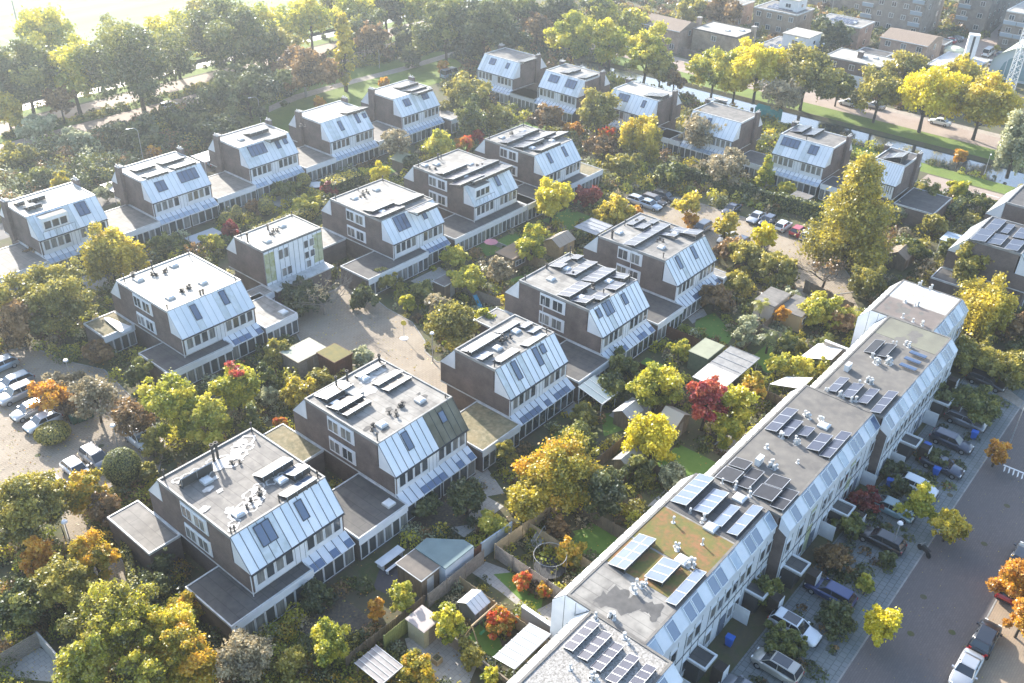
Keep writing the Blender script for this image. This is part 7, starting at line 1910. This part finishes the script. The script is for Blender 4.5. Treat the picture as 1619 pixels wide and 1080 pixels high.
building("grey windowless block at the top behind the roof-storey house", 292.0, 308.0, 103.5, 124.0, 7.0, FLAT, ROOF_G, (2, 1), floors=2, name="apartment_block", cat="flats", seed=14)
building("flat-roofed shop with fenced bleached roof near the white pylon", 238.5, 254.0, 59.0, 68.8, 3.5, BRICK_Y, mat("shop_roof", (.45, .42, .4), .7, col2=(.55, .55, .55), scale=.3), (4, 4), floors=1, skyl=2, name="shop", cat="shop", seed=15)
x, y = W(1524, 116); t = thing("pylon", "white square pylon with dark vertical slot beside the shop", "pylon", (x, y, 0), R(20)); q = MB(); q.box(-1.2, 1.2, -1.2, 1.2, 0, 9.5, WHITE); q.build("shaft", t); q = MB(); q.box(-.25, .25, -1.26, -1.2, .5, 9.2, DARKFRAME); q.box(-1.26, -1.2, -.25, .25, .5, 9.2, DARKFRAME); q.build("slot", t)
t = thing("hall", "long hall with pale green curved roof at the right edge", "hall", (252, 30, 0)); addkeep(252, 276, 30, 60); q = MB(); pr = []
for i in range(13):
    a = math.pi * i / 12; pr.append((14 - 14 * math.cos(a), 3 + 6.2 * math.sin(a)))
q.prism([(0, 0)] + pr + [(28, 0)], .3, 22, mat("hall_wall", (.55, .6, .6), .6), 'x'); q.build("wall", t)
q = MB()
for i in range(12): (y0_, z0_), (y1_, z1_) = pr[i], pr[i + 1]; q.hexa([(-.4, y0_, z0_), (22.4, y0_, z0_), (22.4, y1_, z1_), (-.4, y1_, z1_), (-.4, y0_, z0_ + .2), (22.4, y0_, z0_ + .2), (22.4, y1_, z1_ + .2), (-.4, y1_, z1_ + .2)], mat("hall_roof", (.42, .46, .36), .6, col2=(.36, .4, .32), scale=.4))
q.build("roof", t)
q = MB(); q.prism([(2, .6)] + [(14 - 11.5 * math.cos(math.pi * i / 12), 2.8 + 4.8 * math.sin(math.pi * i / 12)) for i in range(13)] + [(26, .6)], .2, .29, mat("hall_glass", (.25, .36, .38), .2, spec=.8), 'x'); q.build("arched_window", t)
q = MB()
for i in range(1, 8): q.box(.12, .2, 28 * i / 8 - .08, 28 * i / 8 + .08, .6, 3 + 5.5 * math.sin(math.pi * i / 8), WHITE)
q.build("mullions", t)
q = MB(); fl_ = 0
t = thing("fabric_shelter", "pale domed tent behind the shop", "tent", (*W(1508, 80, 1.5), 0)); q = MB(); q.ball((0, 0, 1.4), 3.0, mat("tent_cloth", (.6, .62, .45), .8), .4, 12, 6)
for i in range(4): q.tube((2 * math.cos(i * 1.57), 2 * math.sin(i * 1.57), 0), (2 * math.cos(i * 1.57), 2 * math.sin(i * 1.57), 1.3), .05, .05, METAL_G, 5)
q.build("canopy", t)
fence("white-topped low wall in front of the tan flat-roofed house", W(1076, 88), W(1116, 100), 2.0, BRICK, solid=True, name="garden_wall", cat="wall", thick=.15)

MIX = ['green', 'olive', 'green', 'ygreen', 'brown', 'lime', 'gold', 'silver', 'dark', 'grey', 'olive', 'green', 'lime']
undergrowth("garden_planting", "mixed low garden shrubs between the near houses and the terrace", 26, 122, 30.4, 55, 1.9, (.35, 1.3), (.3, 1.7), MIX, 1)
undergrowth("garden_planting", "mixed shrubs around the sandy court between the two middle rows", 36, 122, 57, 92, 2.1, (.4, 1.5), (.4, 2.0), MIX, 2)
undergrowth("garden_planting", "mixed shrubs in the gardens below the far left row", 20, 122, 93, 128, 2.7, (.5, 1.6), (.4, 2.2), MIX, 3)
undergrowth("shrub_belt", "dense shrub belt between the estate and the two roads", -40, 125, 148.5, 172, 2.4, (1.0, 2.6), (1.2, 3.8), ['dark', 'green', 'green', 'olive', 'dark', 'brown', 'silver'], 4)
undergrowth("shrub_belt", "rough planting between the park and the near road", 110, 222, 165, 174, 3.2, (.9, 2.3), (1.2, 3.8), ['dark', 'green', 'olive'], 14)
undergrowth("garden_planting", "mixed shrubs in the canal row gardens", 122, 185, 48, 128, 3.0, (.6, 1.8), (.4, 2.5), MIX, 5)
undergrowth("garden_planting", "thicket around the right edge houses and the terrace end", 116, 172, -4, 48, 2.6, (.6, 1.7), (.5, 2.4), ['green', 'olive', 'dark', 'brown', 'olive', 'grey'], 6)
undergrowth("front_garden_planting", "shaded ground planting between the driveways", 30, 118, 12.4, 18.0, .8, (.3, 1.0), (.15, .8), ['dark', 'green', 'green', 'dark', 'brown'], 7)
undergrowth("garden_planting", "leafy thicket in the lower left corner", -4, 36, 36, 130, 1.7, (.5, 1.5), (.5, 2.0), ['olive', 'green', 'dark', 'brown', 'mixed', 'ygreen'], 8)
undergrowth("garden_planting", "hedges and gardens beyond the canal", 211.5, 330, 55, 175, 7.5, (.8, 2.4), (.6, 2.8), ['green', 'olive', 'dark', 'brown'], 9)
undergrowth("shrub_belt", "bushes behind the canal row towards the park", 150, 205, 128, 165, 4.5, (.8, 2.2), (.8, 3.0), ['dark', 'green', 'olive', 'brown'], 10)
undergrowth("bank_planting", "rough reeds and bushes along the ditch", 40, 225, 191.4, 196, 3.2, (.5, 1.2), (.5, 1.4), ['dark', 'olive', 'green'], 11)
undergrowth("bank_planting", "rough grass and reeds on the canal banks", 180, 184, 20, 132, 2.5, (.4, 1.2), (.3, 1.4), ['dark', 'olive', 'lime'], 12)
undergrowth("bank_planting", "weeds on the grassy field side bank", 60, 260, 202, 214, 7, (.5, 1.4), (.3, 1.6), ['lime', 'ygreen', 'olive'], 13)
undergrowth("median_planting", "hedge and bushes between the two roads", 40, 215, 180.8, 184.5, 2.2, (.6, 1.2), (.6, 1.5), ['dark', 'olive', 'green'], 15)
# fallen leaves
def litter(name, label, x0, x1, y0, y1, n, pals, seed, s=.09, ok=None):
    g_ = np.random.default_rng(seed); p = np.stack([g_.uniform(x0, x1, n), g_.uniform(y0, y1, n), np.full(n, .035)], 1)
    keepm = np.array([onscreen(a, b, 0, 0) for a, b in p[:, :2]]); p = p[keepm]; n = len(p)
    p[:, 0] += g_.normal(0, .6, n)
    nr = g_.normal(0, .3, (n, 3)); nr[:, 2] = 1
    global rng; rng = g_
    o = leaves_obj(name, p, s * g_.uniform(.5, 1.2, n), g_.uniform(0, 1, n), [PAL[q] for q in pals], g_.integers(0, len(pals), n), None, nrm=nr); tag(o, label, "leaves", kind="stuff")
litter("fallen_leaves", "fallen leaves scattered over the street and driveways", 40, 120, 0, 18, 900, ['gold', 'brown', 'brown'], 3, .06)
litter("fallen_leaves", "fallen leaves scattered over the sandy court and gardens", 25, 120, 30, 100, 7000, ['gold', 'brown', 'orange', 'olive'], 4, .11)
litter("fallen_leaves", "fallen leaves in the left car park", 5, 45, 60, 120, 3500, ['gold', 'brown', 'orange'], 5, .1)
litter("fallen_leaves", "fallen leaves in the court car park", 112, 150, 35, 85, 1800, ['gold', 'brown'], 6, .15)

# haze over the whole estate
hz = MB(); hz.box(-950, 1550, -950, 1650, -3.0, 74.0, GROUND)
ho = hz.build("haze"); ho["kind"] = "stuff"
hm = bpy.data.materials.new("haze_air"); hm.use_nodes = True
hn = hm.node_tree.nodes; hn.remove(hn["Principled BSDF"])
pv_ = hn.new("ShaderNodeVolumePrincipled")
pv_.inputs["Color"].default_value = (0.80, 0.90, 1.0, 1)
pv_.inputs["Density"].default_value = 0.00042
pv_.inputs["Anisotropy"].default_value = 0.6
hm.node_tree.links.new(pv_.outputs[0], hn["Material Output"].inputs["Volume"])
ho.data.materials.clear(); ho.data.materials.append(hm)
ho["label"] = "thin bright haze over the whole estate"
